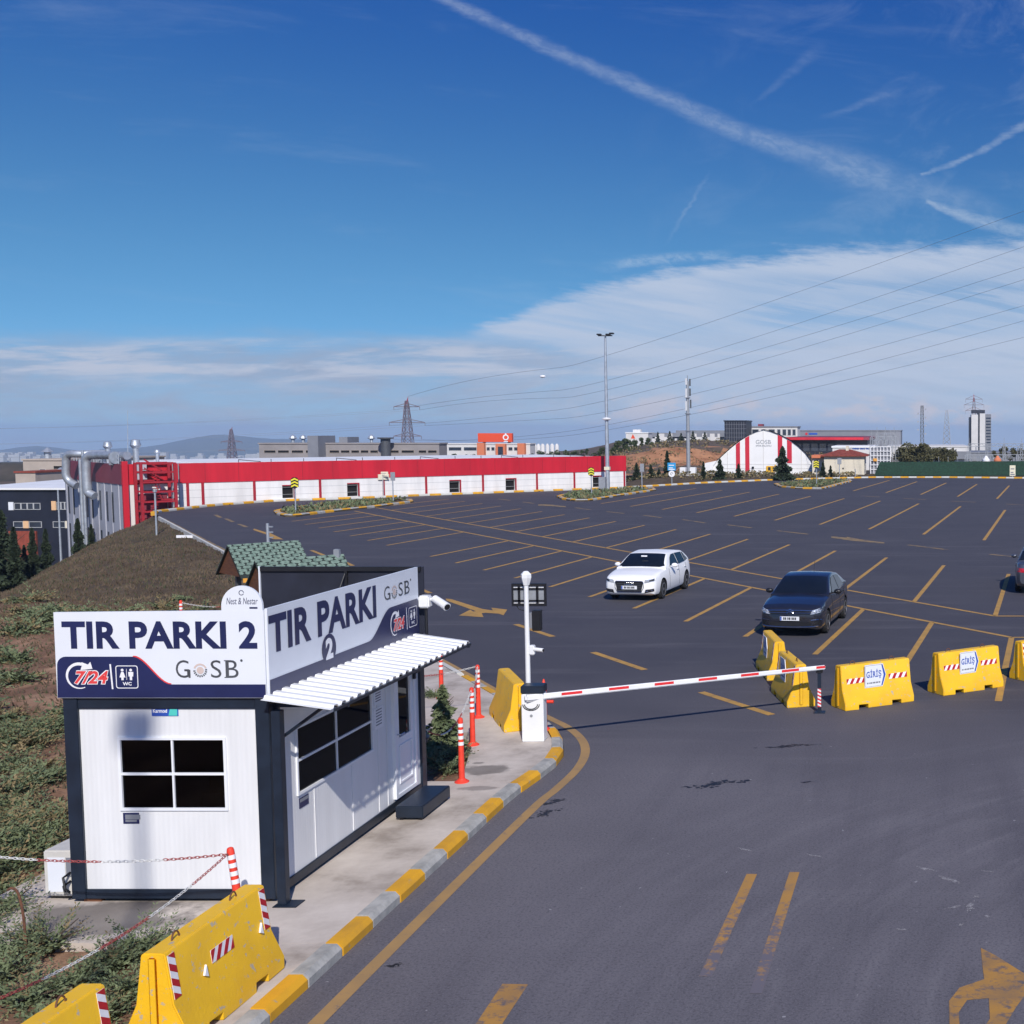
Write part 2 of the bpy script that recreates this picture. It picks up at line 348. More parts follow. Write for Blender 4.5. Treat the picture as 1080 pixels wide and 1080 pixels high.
M['cliff'] = mat('orange_earth', (0.23, 0.095, 0.042), 0.95, col2=(0.50, 0.25, 0.125), scale=0.30, lo=0.3, hi=0.68, stretch=(1, 1, 1.6), detail=10)
M['mount'] = mat('mountain_scrub', (0.03, 0.045, 0.03), 0.95, col2=(0.075, 0.085, 0.055), scale=0.002, lo=0.35, hi=0.65)

# ------------------------------------------------------------------ mesh builder
class MB:
    def __init__(s): s.v = []; s.f = []; s.m = []
    def add(s, vs, fs, mi=0):
        o = len(s.v); s.v += [tuple(p) for p in vs]; s.f += [tuple(i + o for i in f) for f in fs]; s.m += [mi] * len(fs); return s
    def box(s, x0, x1, y0, y1, z0, z1, mi=0, mtx=None):
        vs = [(x0, y0, z0), (x1, y0, z0), (x1, y1, z0), (x0, y1, z0), (x0, y0, z1), (x1, y0, z1), (x1, y1, z1), (x0, y1, z1)]
        if mtx is not None: vs = [tuple(mtx @ Vector(p)) for p in vs]
        return s.add(vs, [(0, 3, 2, 1), (4, 5, 6, 7), (0, 1, 5, 4), (1, 2, 6, 5), (2, 3, 7, 6), (3, 0, 4, 7)], mi)
    def prism(s, pts, z0, z1, mi=0, fn=None, tip=None):
        # 2-D outline (u,v) extruded from z0 to z1; fn maps (u,v,w) to world
        n = len(pts); fn = fn or (lambda u, v, w: (u, v, w))
        a = sum(pts[i][0] * pts[(i + 1) % n][1] - pts[(i + 1) % n][0] * pts[i][1] for i in range(n))
        if a < 0: pts = pts[::-1]
        vs = [fn(p[0], p[1], z0) for p in pts] + [fn(p[0], p[1], z1) for p in pts]
        fs = [tuple(range(n - 1, -1, -1)), tuple(range(n, 2 * n))] + [(i, (i + 1) % n, n + (i + 1) % n, n + i) for i in range(n)]
        return s.add(vs, fs, mi)
    def cyl(s, p0, p1, r0, r1=None, n=10, mi=0, caps=True):
        r1 = r0 if r1 is None else r1
        p0 = Vector(p0); p1 = Vector(p1); d = (p1 - p0).normalized()
        a = d.orthogonal().normalized(); b = d.cross(a)
        vs = []
        for p, r in ((p0, r0), (p1, r1)):
            for i in range(n):
                t = 2 * PI * i / n; vs.append(p + a * (r * math.cos(t)) + b * (r * math.sin(t)))
        fs = [(i, (i + 1) % n, n + (i + 1) % n, n + i) for i in range(n)]
        if caps: fs += [tuple(range(n - 1, -1, -1)), tuple(range(n, 2 * n))]
        return s.add(vs, fs, mi)
    def tube(s, path, r, n=6, mi=0, closed=False):
        path = [Vector(p) for p in path]; k = len(path); vs = []; prev = None
        for i, p in enumerate(path):
            if closed: t = path[(i + 1) % k] - path[i - 1]
            else: t = path[min(i + 1, k - 1)] - path[max(i - 1, 0)]
            t.normalize()
            a = t.orthogonal().normalized() if prev is None else (prev - t * prev.dot(t)).normalized()
            prev = a; b = t.cross(a)
            rr = r[i] if isinstance(r, (list, tuple)) else r
            for j in range(n):
                q = 2 * PI * j / n; vs.append(p + a * (rr * math.cos(q)) + b * (rr * math.sin(q)))
        fs = []
        for i in range(k if closed else k - 1):
            i2 = (i + 1) % k
            for j in range(n): fs.append((i * n + j, i * n + (j + 1) % n, i2 * n + (j + 1) % n, i2 * n + j))
        if not closed: fs += [tuple(range(n - 1, -1, -1)), tuple(range((k - 1) * n, k * n))]
        return s.add(vs, fs, mi)
    def lathe(s, prof, c=(0, 0, 0), n=16, mi=0, axis='z'):
        # prof: list of (r, h)
        vs = []; k = len(prof)
        for r, h in prof:
            for j in range(n):
                q = 2 * PI * j / n; x, y = r * math.cos(q), r * math.sin(q)
                p = (x, y, h) if axis == 'z' else ((h, x, y) if axis == 'x' else (y, h, x))
                vs.append((c[0] + p[0], c[1] + p[1], c[2] + p[2]))
        fs = [(i * n + j, i * n + (j + 1) % n, (i + 1) * n + (j + 1) % n, (i + 1) * n + j) for i in range(k - 1) for j in range(n)]
        fs += [tuple(range(n - 1, -1, -1)), tuple(range((k - 1) * n, k * n))]
        return s.add(vs, fs, mi)
    def sphere(s, c, r, n=10, mi=0, sc=(1, 1, 1)):
        prof = [(r * math.sin(PI * i / 8) + 1e-4, -r * math.cos(PI * i / 8)) for i in range(9)]
        o = len(s.v); s.lathe(prof, (0, 0, 0), n, mi)
        for i in range(o, len(s.v)):
            x, y, z = s.v[i]; s.v[i] = (c[0] + x * sc[0], c[1] + y * sc[1], c[2] + z * sc[2])
        return s
    def build(s, name, mats, parent=None, smooth=False, bevel=0.0, local=False, angle=40):
        me = bpy.data.meshes.new(name)
        vs = s.v
        if parent is not None and not local:
            o = world_loc(parent); vs = [(p[0] - o.x, p[1] - o.y, p[2] - o.z) for p in vs]
        me.from_pydata(vs, [], s.f)
        if not isinstance(mats, (list, tuple)): mats = [mats]
        for m in mats: me.materials.append(m)
        me.polygons.foreach_set('material_index', s.m)
        if bevel:
            bm = bmesh.new(); bm.from_mesh(me)
            bmesh.ops.remove_doubles(bm, verts=bm.verts, dist=1e-5)
            es = [e for e in bm.edges if len(e.link_faces) == 2 and e.calc_face_angle(0) > R(30)]
            bmesh.ops.bevel(bm, geom=es, offset=bevel, segments=2, affect='EDGES', clamp_overlap=True)
            bm.to_mesh(me); bm.free(); smooth = True
        if smooth:
            me.polygons.foreach_set('use_smooth', [True] * len(me.polygons))
            me.set_sharp_from_angle(angle=R(angle))
        me.update()
        ob = bpy.data.objects.new(name, me); COL.objects.link(ob)
        if parent is not None: ob.parent = parent
        return ob
def world_loc(o):
    v = Vector(o.location)
    while o.parent is not None: o = o.parent; v += Vector(o.location)
    return v
def tag(o, label=None, cat=None, group=None, kind=None):
    if label: o['label'] = label
    if cat: o['category'] = cat
    if group: o['group'] = group
    if kind: o['kind'] = kind
    return o
def thing(name, label, cat, loc=(0, 0, 0), rz=0.0, group=None):
    o = bpy.data.objects.new(name, None); COL.objects.link(o)
    o.empty_display_size = 0.2; o.location = loc; o.rotation_euler = (0, 0, rz)
    return tag(o, label, cat, group)
def dup(root, loc, rz=0.0, label=None, group=None, scale=None):
    def cp(o, par):
        c = o.copy(); COL.objects.link(c)
        if par is not None: c.parent = par
        for ch in o.children: cp(ch, c)
        return c
    r = cp(root, None); r.location = loc; r.rotation_euler = (0, 0, rz)
    if scale: r.scale = (scale,) * 3 if not isinstance(scale, tuple) else scale
    if label: r['label'] = label
    if group: r['group'] = group
    return r

def text_mesh(txt, bold=0.0, shear=0.0, spacing=1.0):
    cu = bpy.data.curves.new('lettering', 'FONT'); cu.body = txt; cu.size = 1.0; cu.offset = bold; cu.shear = shear
    cu.space_character = spacing; cu.resolution_u = 4; cu.extrude = 0.0; cu.fill_mode = 'FRONT'
    ob = bpy.data.objects.new('lettering', cu); COL.objects.link(ob)
    dg = bpy.context.evaluated_depsgraph_get(); dg.update()
    me = bpy.data.meshes.new_from_object(ob.evaluated_get(dg))
    vs = [tuple(v.co) for v in me.vertices]; fs = [tuple(p.vertices) for p in me.polygons]
    bpy.data.objects.remove(ob); bpy.data.meshes.remove(me); bpy.data.curves.remove(cu)
    x0 = min(v[0] for v in vs); x1 = max(v[0] for v in vs); y0 = min(v[1] for v in vs); y1 = max(v[1] for v in vs)
    vs = [((v[0] - x0) / (x1 - x0), (v[1] - y0) / (y1 - y0)) for v in vs]
    return vs, fs
def put_text(mb, txt, u0, u1, v0, v1, w, fn, mi=0, bold=0.0, shear=0.0, spacing=1.0):
    vs, fs = text_mesh(txt, bold, shear, spacing)
    return mb.add([fn(u0 + a * (u1 - u0), v0 + b * (v1 - v0), w) for a, b in vs], fs, mi)
def ring_pts(cx, cy, r, a0, a1, n):
    return [(cx + r * math.cos(R(a0 + (a1 - a0) * i / n)), cy + r * math.sin(R(a0 + (a1 - a0) * i / n))) for i in range(n + 1)]
def flat(mb, pts, w, fn, mi=0):
    n = len(pts)
    a = sum(pts[i][0] * pts[(i + 1) % n][1] - pts[(i + 1) % n][0] * pts[i][1] for i in range(n))
    if a < 0: pts = pts[::-1]
    return mb.add([fn(p[0], p[1], w) for p in pts], [tuple(range(n))], mi)
def flat_band(mb, A, B, w, fn, mi=0):
    n = len(A)
    return mb.add([fn(p[0], p[1], w) for p in A] + [fn(p[0], p[1], w) for p in B], [(i, i + 1, n + i + 1, n + i) for i in range(n - 1)], mi)
# ================================================================== GROUND, LOT, PAVEMENT
def arr(ps): return [(float(p[0]), float(p[1])) for p in ps]
kerb_near = [(-5.95, -14.0), (-5.95, 17.9), (-5.86, 18.7), (-5.80, 19.5), (-5.86, 20.2), (-6.06, 20.9), (-6.42, 21.75), (-6.92, 22.6), (-7.55, 23.42),
             (-8.35, 24.53), (-9.93, 26.73), (-11.55, 28.97), (-31.89, 55.76), (-47.3, 76.3)]
far_px = [(165.5, 542.2), (169, 540.6), (176, 539.6), (190, 538), (213, 535.3), (235.5, 533), (291, 529), (380, 526), (449, 523), (552, 519), (659, 515), (740, 510), (820, 506.5), (920, 504), (1000, 504), (1080, 504.8)]
kerb_far = [tuple(G(*p)[:2]) for p in far_px] + [(70.0, 143.0)]
lot_poly = kerb_near + kerb_far + [(70.0, -14.0)]

def seg_dist(P, pts, closed=True):
    d = np.full(len(P), 1e9)
    n = len(pts)
    for i in range(n if closed else n - 1):
        a = np.array(pts[i]); b = np.array(pts[(i + 1) % n]); ab = b - a
        t = np.clip(((P - a) @ ab) / (ab @ ab), 0, 1)
        d = np.minimum(d, np.linalg.norm(P - (a + t[:, None] * ab), axis=1))
    return d
def inside(P, pts):
    r = np.zeros(len(P), bool); n = len(pts)
    for i in range(n):
        x0, y0 = pts[i]; x1, y1 = pts[(i + 1) % n]
        c = ((y0 > P[:, 1]) != (y1 > P[:, 1])) & (P[:, 0] < (x1 - x0) * (P[:, 1] - y0) / (y1 - y0 + 1e-12) + x0)
        r ^= c
    return r
ridge = [(-33, -40), (-33.5, 20), (-34.2, 42), (-35.6, 48), (-37.6, 53), (-41.8, 61.5), (-47.2, 71), (-50.5, 78.5), (-52.5, 83.5), (-50, 92), (-42, 104), (-34, 120), (-33, 420)]
ridge_poly = ridge + [(-9000, 420), (-9000, -40)]

def vnoise(x, y, s, seed=0):
    # smooth value noise, vectorised
    x = x / s + seed * 17.3; y = y / s + seed * 9.1
    xi = np.floor(x); yi = np.floor(y); fx = x - xi; fy = y - yi
    fx = fx * fx * (3 - 2 * fx); fy = fy * fy * (3 - 2 * fy)
    h = lambda a, b: np.mod(np.sin(a * 127.1 + b * 311.7 + seed) * 43758.5453, 1.0)
    return (h(xi, yi) * (1 - fx) + h(xi + 1, yi) * fx) * (1 - fy) + (h(xi, yi + 1) * (1 - fx) + h(xi + 1, yi + 1) * fx) * fy
pave_core = [(-10.55, 12.40), (-7.05, 12.40), (-7.05, -14), (-5.95, -14)] + kerb_near[1:11] + [(-11.0, 28.2), (-9.2, 23.8), (-8.9, 20.9), (-10.55, 18.4)]
def ground_z(x, y):
    P = np.stack([x, y], 1)
    z = np.zeros(len(x))
    # everyday roughness of the soil
    z += 0.10 * (vnoise(x, y, 1.3, 1) - 0.5) + 0.05 * (vnoise(x, y, 0.45, 2) - 0.5) + 0.04
    z += 0.25 * (vnoise(x, y, 6.0, 3) - 0.45) * np.clip((-x - 10) / 8, 0, 1)
    # bank falls away beyond the ridge
    t = np.where(inside(P, ridge_poly), seg_dist(P, ridge, False), -seg_dist(P, ridge, False))
    s = np.clip(t + 6, 0, None)
    z -= np.minimum(8.0, 0.024 * s * s + np.clip(t, 0, None) * 0.22)
    # the land declines slowly beyond the lot
    r = np.hypot(x, y)
    q = np.clip(r - 148, 0, None)
    z -= 0.0205 * q * q / (q + 120) + np.clip((q - 6) * 0.05, 0, 0.5)
    # under the asphalt and the pavement
    li = inside(P, lot_poly); d = seg_dist(P, lot_poly)
    z = np.where(li, -0.45, np.where(d < 1.0, np.minimum(z, 0.10) * np.clip(d, 0, 1) + 0.06 * (1 - np.clip(d, 0, 1)), z))
    pi_ = inside(P, pave_core); dp = seg_dist(P, pave_core)
    z = np.where(pi_ & ~li, np.minimum(z, -0.02), z)
    z = np.where(~pi_ & ~li & (dp < 0.6) & (y < 30) & (x < -6), np.minimum(z, 0.05), z)
    return z
def axis_vals(*spans):
    out = []
    for a, b, st in spans:
        n = max(1, int(round((b - a) / st))); out += [a + (b - a) * i / n for i in range(n)]
    out.append(spans[-1][1]); return out
gx = axis_vals((-9000, -1000, 1000), (-1000, -200, 80), (-200, -72, 8), (-72, -36, 0.8), (-36, -14, 0.5), (-14, -4.5, 0.22), (-4.5, 70, 2.5), (70, 78, 0.8), (78, 200, 8), (200, 1000, 80), (1000, 9000, 1000))
gy = axis_vals((-3000, -200, 400), (-200, -14, 12), (-14, 8, 1.0), (8, 24, 0.22), (24, 60, 0.5), (60, 150, 0.9), (150, 260, 4), (260, 1000, 40), (1000, 9500, 850))
XX, YY = np.meshgrid(gx, gy)
zz = ground_z(XX.ravel(), YY.ravel())
nx, ny = len(gx), len(gy)
gm = MB()
gm.v = list(zip(XX.ravel().tolist(), YY.ravel().tolist(), zz.tolist()))
gm.f = [(j * nx + i, j * nx + i + 1, (j + 1) * nx + i + 1, (j + 1) * nx + i) for j in range(ny - 1) for i in range(nx - 1)]
gm.m = [0] * len(gm.f)
tag(gm.build('ground', M['ground'], smooth=True, angle=180), kind='structure')
def gz(x, y): return float(ground_z(np.array([x]), np.array([y]))[0])

# asphalt lot sheet
lot = MB(); lot.add([(p[0], p[1], 0.0) for p in lot_poly], [tuple(range(len(lot_poly)))])
tag(lot.build('car_park_asphalt', M['asphalt']), kind='structure')

# concrete pavement with its planting bed cut out
PZ = 0.125
pv = MB()
def slab(pts, z0=-0.1, z1=PZ): pv.prism(pts, z0, z1)
KI = -6.12     # inner edge of the kerb stones
slab([(-10.55, 12.42), (KI, 12.42), (KI, 18.32), (-10.55, 18.32)])
slab([(-7.06, 8.0), (KI, 8.0), (KI, 12.416), (-7.06, 12.416)])
slab([(-6.90, 18.324), (KI, 18.324), (-6.02, 18.8), (-5.98, 19.5), (-6.05, 20.15), (-6.25, 20.85), (-6.6, 21.65), (-7.08, 22.48), (-7.7, 23.3), (-8.5, 24.42), (-10.08, 26.62), (-11.7, 28.86), (-12.3, 28.3), (-9.9, 24.0), (-9.3, 21.55), (-8.3, 21.55), (-7.85, 21.3), (-7.5, 20.45)])
pvo = tag(pv.build('concrete_pavement', M['concrete']), kind='structure')

# kerb stones swept along a line: alternate yellow and bare concrete
def resample(pts, step):
    out = [Vector((*pts[0], 0))]; carry = 0.0
    for a, b in zip(pts[:-1], pts[1:]):
        a = Vector((*a, 0)); b = Vector((*b, 0)); L = (b - a).length; t = step - carry
        while t <= L + 1e-9:
            out.append(a.lerp(b, t / L)); t += step
        carry = L - (t - step)
    return out
def kerb(name, pts, step, w, h, side, start=0, mats=('kerbyellow', 'kerbgrey'), gap=0.012, cham=0.05, ratio=None):
    mb = MB(); ps = resample(pts, step)
    nrm = []
    for i in range(len(ps)):
        t = (ps[min(i + 1, len(ps) - 1)] - ps[max(i - 1, 0)]).normalized(); nrm.append(Vector((-t.y, t.x, 0)) * side)
    for i in range(len(ps) - 1):
        a, b = ps[i], ps[i + 1]; d = (b - a).normalized(); a = a + d * gap; b = b - d * gap
        jit = random.uniform(-0.006, 0.006)
        prof = [(0, -0.1), (0, h * 0.62), (cham, h), (w, h), (w, -0.1)]
        vs = [tuple(a + nrm[i] * (u + jit) + Vector((0, 0, v + jit * .5))) for u, v in prof] + [tuple(b + nrm[i + 1] * (u + jit) + Vector((0, 0, v + jit * .5))) for u, v in prof]
        k = 5
        fs = [(j, (j + 1) % k, k + (j + 1) % k, k + j) for j in range(k)] + [tuple(range(k)), tuple(range(2 * k - 1, k - 1, -1))]
        mb.add(vs, fs, (i + start) % 2)
    return tag(mb.build(name, [M[m] for m in mats], smooth=False), kind='structure')
kerb('kerb', [(-5.95, 8.05 - 0.0), (-5.95, 17.9), *kerb_near[2:11]], 0.722, 0.185, 0.142, 1, start=0)
kerb('kerb', [kerb_near[10], *kerb_near[11:]], 0.75, 0.16, 0.13, 1, mats=('kerbpale', 'kerbpale'))
kerb('kerb', kerb_far, 0.95, 0.35, 0.16, 1, mats=('kerbyellow', 'kerbpale'))

# traffic islands
def island(pxs, name):
    pts = [tuple(G(*p)[:2]) for p in pxs]
    c = (sum(p[0] for p in pts) / len(pts), sum(p[1] for p in pts) / len(pts))
    a = sum(pts[i][0] * pts[(i + 1) % len(pts)][1] - pts[(i + 1) % len(pts)][0] * pts[i][1] for i in range(len(pts)))
    if a < 0: pts = pts[::-1]
    mb = MB(); mb.prism(pts, -0.05, 0.10)
    tag(mb.build(name, M['ground']), kind='structure')
    kerb('kerb', pts + [pts[0]], 0.95, 0.30, 0.17, 1, mats=('kerbyellow', 'kerbgrey'))
    return pts
isl1 = island([(288.5, 540.5), (291, 543), (301, 545.3), (312, 545.2), (340, 541.5), (400, 535), (436, 530), (435, 528.2), (420, 528.3), (360, 531.5), (305, 537)], 'traffic_island')
isl2 = island([(587, 524.5), (592, 527), (606, 528.8), (622, 528.7), (650, 524), (692, 517.5), (690, 515.8), (660, 516.8), (620, 519.5), (596, 522.3)], 'traffic_island')
isl3 = island([(816, 511.5), (822, 514), (840, 515.6), (868, 516), (899, 508), (897, 506.9), (870, 508.0), (838, 509)], 'traffic_island')

# ------------------------------------------------------------------ painted lines
LZ = 0.004
ln = MB(); lw = MB(); lf = MB()
def stripe(mb, a, b, w=0.14, z=LZ):
    a = Vector((a[0], a[1], z)); b = Vector((b[0], b[1], z)); d = (b - a).normalized(); n = Vector((-d.y, d.x, 0)) * (w / 2)
    k = max(1, int((b - a).length / 1.5))
    for i in range(k):
        p = a.lerp(b, i / k); q = a.lerp(b, (i + 1) / k)
        mb.add([p - n, q - n, q + n, p + n], [(0, 1, 2, 3)])
def pxstripe(mb, p, q, w=0.14): stripe(mb, G(*p), G(*q), w)
lowA, lowB = Vector((2.70, 32.02, 0)), G(374, 539)
upA, upB = Vector((2.52, 35.75, 0)), G(394, 535)
stripe(ln, lowA, lowB, 0.15); stripe(ln, lowA, (40, 32.0), 0.15)
stripe(ln, upA, upB, 0.15); stripe(ln, upA, (40, 35.5), 0.15)
dl = (lowB - lowA).normalized(); du = (upB - upA).normalized(); hd = Vector((0.118, 0.993, 0))
for k in range(20):
    p = lowA + dl * (3.31 * k) - hd * 0.08
    if k == 12: continue
    stripe(ln, p, p - hd * 7.6, 0.15)
for k in range(18):
    p = upA + du * (3.84 * k) + hd * 0.08
    stripe(ln, p, p + hd * 10.6, 0.15, LZ)
for k in range(-3, 0):
    p = Vector((2.70 - 3.3 * k, 32.0, 0)) - hd * 0.08; stripe(ln, p, p - hd * 7.6, 0.15)
    p = Vector((2.52 - 3.84 * k, 35.6, 0)) + hd * 0.08; stripe(ln, p, p + hd * 10.6, 0.15)
for k in range(-5, 10):
    p = Vector((3.7 - 3.0 * k, 60.7 + 3.4 * k, 0)); stripe(ln, p, p + Vector((0.123, 0.992, 0)) * (24 if k > 0 else 23.4), 0.17)
for k in range(-6, 5):
    p = Vector((7.0 - 3.05 * k, 97.8 + 3.2 * k, 0)); stripe(ln, p, p + Vector((0.123, 0.992, 0)) * 23.5, 0.18)
for a, b in [((957.7, 574.7), (999, 579.8)), ((1044, 584.6), (1077.6, 588)), ((820, 559.8), (852, 563.4)), ((767, 553.5), (792.6, 556.7)), ((720, 548), (744, 551.6)),
             ((679, 543.4), (697.5, 546)), ((640, 539.6), (658, 541.5)), ((607, 535.5), (623, 537.7)), ((551, 529.4), (563, 531)), ((526, 526.3), (538, 527.8)),
             ((908, 523), (928, 524.2)), ((952, 525.6), (976.5, 527)), ((1003, 528.5), (1029, 529.7)), ((1061, 531.6), (1080, 532.6)), ((227, 543), (233, 546)), ((238, 547), (246, 550.5)), ((252, 552.8), (260.5, 556))]:
    pxstripe(lf, a, b, 0.22)
for a, b in [((328.6, 580.5), (341, 585.5)), ((357.8, 590), (372, 596.7)), ((438, 619), (453.6, 625.6)), ((544, 658.5), (583, 671.5)), ((625.5, 688), (680, 706.5)), ((739.5, 730), (814, 754))]:
    pxstripe(ln, a, b, 0.17)
def pxpoly(mb, pts, z=LZ):
    n = [G(*p) for p in pts]; mb.add([(p.x, p.y, z) for p in n], [tuple(range(len(n)))])
pxpoly(lf, [(876.6, 565.6), (893, 567.2), (893, 566.2), (908, 569), (932.7, 572), (932.7, 573.4), (906, 571), (893, 569.6), (876.6, 567.2)])
pxpoly(lf, [(567.5, 531.7), (580, 532.2), (597, 534.0), (597, 535), (580, 533.8), (567.5, 533.2)])
pxpoly(ln, [(268, 557.6), (282, 562), (282, 560.8), (299, 569), (288, 568.6), (281, 565.8), (283, 564.4), (267, 559)])
# forked arrow on the entry road
pxpoly(ln, [(470, 631.4), (476, 632.0), (509, 642.4), (520, 644), (518, 641), (535, 643), (531, 649), (526, 647.3), (512, 646.4), (508, 646.8), (510, 651), (484, 649.3), (496, 643), (499, 645.2), (502, 644.6), (471, 633.6)])
# line along the kerb
yl = [(-6.4, 8.0)] + [(-5.52, 9.0), (-5.52, 12.5), (-5.50, 17.2), (-5.44, 18.3), (-5.42, 19.4), (-5.55, 20.4), (-5.85, 21.3), (-6.35, 22.2), (-7.0, 23.05), (-8.3, 24.75), (-11.2, 28.75), (-14, 32.45)]
yl = yl[1:]
def strip_path(mb, path, w, z=LZ):
    n = len(path); vs = []
    for i in range(n):
        a = Vector((*path[max(i - 1, 0)], 0)); b = Vector((*path[min(i + 1, n - 1)], 0)); d = (b - a).normalized(); nn = Vector((-d.y, d.x, 0)) * (w / 2)
        p = Vector((*path[i], z)); vs += [p - nn, p + nn]
    mb.add(vs, [(2 * i, 2 * i + 2, 2 * i + 3, 2 * i + 1) for i in range(n - 1)])
def smooth_path(pts, n=6):
    out = []
    P = [Vector((*p, 0)) if len(p) == 2 else Vector(p) for p in pts]
    for i in range(len(P) - 1):
        p0 = P[max(i - 1, 0)]; p1 = P[i]; p2 = P[i + 1]; p3 = P[min(i + 2, len(P) - 1)]
        for k in range(n):
            t = k / n
            out.append(0.5 * ((2 * p1) + (p2 - p0) * t + (2 * p0 - 5 * p1 + 4 * p2 - p3) * t * t + (3 * p1 - p0 - 3 * p2 + p3) * t ** 3))
    out.append(P[-1]); return out
le = MB(); strip_path(le, [tuple(p[:2]) for p in smooth_path(yl)], 0.15)
strip_path(lf, [(-14.2, 32.2), (-31.3, 55.3), (-46.8, 75.8)], 0.16)
# near stripes and the turning arrow, half worn off
lg = MB(); pxstripe(lg, (793, 922), (744, 1030), 0.13); pxstripe(lg, (838, 920), (797, 1048), 0.125)
pxpoly(lw, [(530, 1038), (557, 1038.5), (520, 1095), (492, 1095)])
pxpoly(lw, [(1034.5, 1000), (1050, 1008), (1085, 1030), (1110, 1044), (1098, 1050), (1084, 1046), (1072, 1062), (1060, 1082), (1040, 1110), (1020, 1110), (1044, 1075), (1043, 1053), (1020, 1055), (1011, 1068), (1014, 1110), (1002, 1110), (1001, 1056), (1012, 1042), (1038, 1033), (1036, 1018)])
tag(ln.build('road_markings', M['linepaint']), kind='structure')
tag(lw.build('road_markings', M['lineworn']), kind='structure')
tag(lf.build('road_markings', M['linefaint']), kind='structure')
def fade_mat():
    m = worn_paint('paint_worn_off_towards_one_end', (0.42, 0.22, 0.05), (0.135, 0.122, 0.142), chip=0.50, scale=7.0, rough=.8, soft=.16, dirt=.4, dirtcol=(.15, .12, .10))
    nt = m.node_tree; L = nt.links; tc = nt.nodes.new('ShaderNodeTexCoord'); sp = nt.nodes.new('ShaderNodeSeparateXYZ'); L.new(tc.outputs['Generated'], sp.inputs[0])
    ramp = [n for n in nt.nodes if n.type == 'VALTORGB'][0]; src = ramp.inputs[0].links[0].from_socket
    ml = nt.nodes.new('ShaderNodeMath'); ml.operation = 'MULTIPLY_ADD'; L.new(sp.outputs['Y'], ml.inputs[0]); ml.inputs[1].default_value = -.34; ad = nt.nodes.new('ShaderNodeMath'); ad.operation = 'ADD'; L.new(src, ad.inputs[0]); ad.inputs[1].default_value = .24
    L.new(ad.outputs[0], ml.inputs[2]); L.new(ml.outputs[0], ramp.inputs[0]); return m
tag(lg.build('road_markings', fade_mat()), kind='structure')
tag(le.build('road_markings', M['lineedge']), kind='structure')

# oil patches on the drive
def blotch(cx, cy, rx, ry, seed, ang=0.0, n=26):
    rr = random.Random(seed); mb = MB(); vs = []
    for i in range(n):
        t = 2 * PI * i / n; k = 0.45 + rr.random() * 0.65
        x, y = rx * k * math.cos(t), ry * k * math.sin(t)
        vs.append((cx + x * math.cos(ang) - y * math.sin(ang), cy + x * math.sin(ang) + y * math.cos(ang), 0.003))
    mb.add(vs, [tuple(range(n))]); return mb
def spatter(cx, cy, rx, ry, seed, ang):
    rr = random.Random(seed); mb = MB()
    for i in range(70):
        u = max(-1.3, min(1.3, rr.gauss(0, .42))); k = max(.1, 1 - .7 * abs(u))
        x, y = rx * u, ry * rr.gauss(0, .20) * k + ry * .12 * math.sin(u * 5)
        s = blotch(cx + x * math.cos(ang) - y * math.sin(ang), cy + x * math.sin(ang) + y * math.cos(ang), rx * rr.uniform(.02, .13), ry * rr.uniform(.03, .16), seed * 31 + i, ang, 9)
        mb.add([(v[0], v[1], .0022 + i * .00002) for v in s.v], s.f)
    return mb
for (px, py, rx, ry, sd, an) in [(754, 827, .52, .34, 3, .45), (851, 825, .12, .10, 5, .2), (583, 846, .22, .28, 8, .9), (575, 858, .26, .26, 9, 1.0), (417, 1018, .10, .12, 10, .3), (832, 787, .55, .22, 12, .25)]:
    g = G(px, py); tag(spatter(g.x, g.y, rx, ry, sd, an).build('road_stain', M['oil']), kind='structure')

scf = MB()
for a, b, w_ in (((969, 915), (986, 918), .03), ((991, 924), (1013, 932), .03), ((1027, 945), (1032, 946), .03), ((1000, 958), (1014, 955), .02), ((1012, 975), (1015, 976), .03), ((778, 894), (793, 898), .02), ((851, 901), (867, 904), .02), ((946, 980), (957, 981), .02), ((1021, 962), (1026, 951), .03), ((1040, 965), (1042, 968), .02), ((1035, 918), (1048, 920), .015)):
    p_, q_ = G(*a), G(*b); c_ = (p_ + q_) / 2; s_ = spatter(c_.x, c_.y, (q_ - p_).length * .6, w_ * 3.2, int(a[0]), math.atan2(q_.y - p_.y, q_.x - p_.x)); scf.add(s_.v, s_.f)
tag(scf.build('road_scuffs', M['scuff']), kind='structure')

# ================================================================== TICKET BOOTH
X0, X1, Y0, Y1 = -9.55, -7.23, 13.50, 17.86
ZB, ZT, ZS = 0.17, 2.50, 3.49
booth = thing('ticket_booth', 'white prefabricated ticket booth with navy and white TIR PARKI 2 sign boards on its roof', 'booth', (-8.39, 15.68, PZ))
fr = MB()
pw = 0.16
for x in (X0, X1 - pw):
    for y in (Y0, Y1 - pw): fr.box(x, x + pw, y, y + pw, ZB, ZT)
for z0, z1 in ((ZB, ZB + 0.11), (ZT - 0.135, ZT)):
    fr.box(X0 + pw, X1 - pw, Y0 + .012, Y0 + .13, z0, z1); fr.box(X0 + pw, X1 - pw, Y1 - .13, Y1 - .012, z0, z1)
    fr.box(X0 + .012, X0 + .13, Y0 + pw, Y1 - pw, z0, z1); fr.box(X1 - .13, X1 - .012, Y0 + pw, Y1 - pw, z0, z1)
fr.build('frame', M['frame'], booth, bevel=0.006)
for x in (X0 + .1, X1 - .3):
    for y in (Y0 + .05, (Y0 + Y1) / 2, Y1 - .25): ft = MB(); ft.box(x, x + .2, y, y + .2, PZ, ZB); ft.build('foot_block', M['wood'], booth)
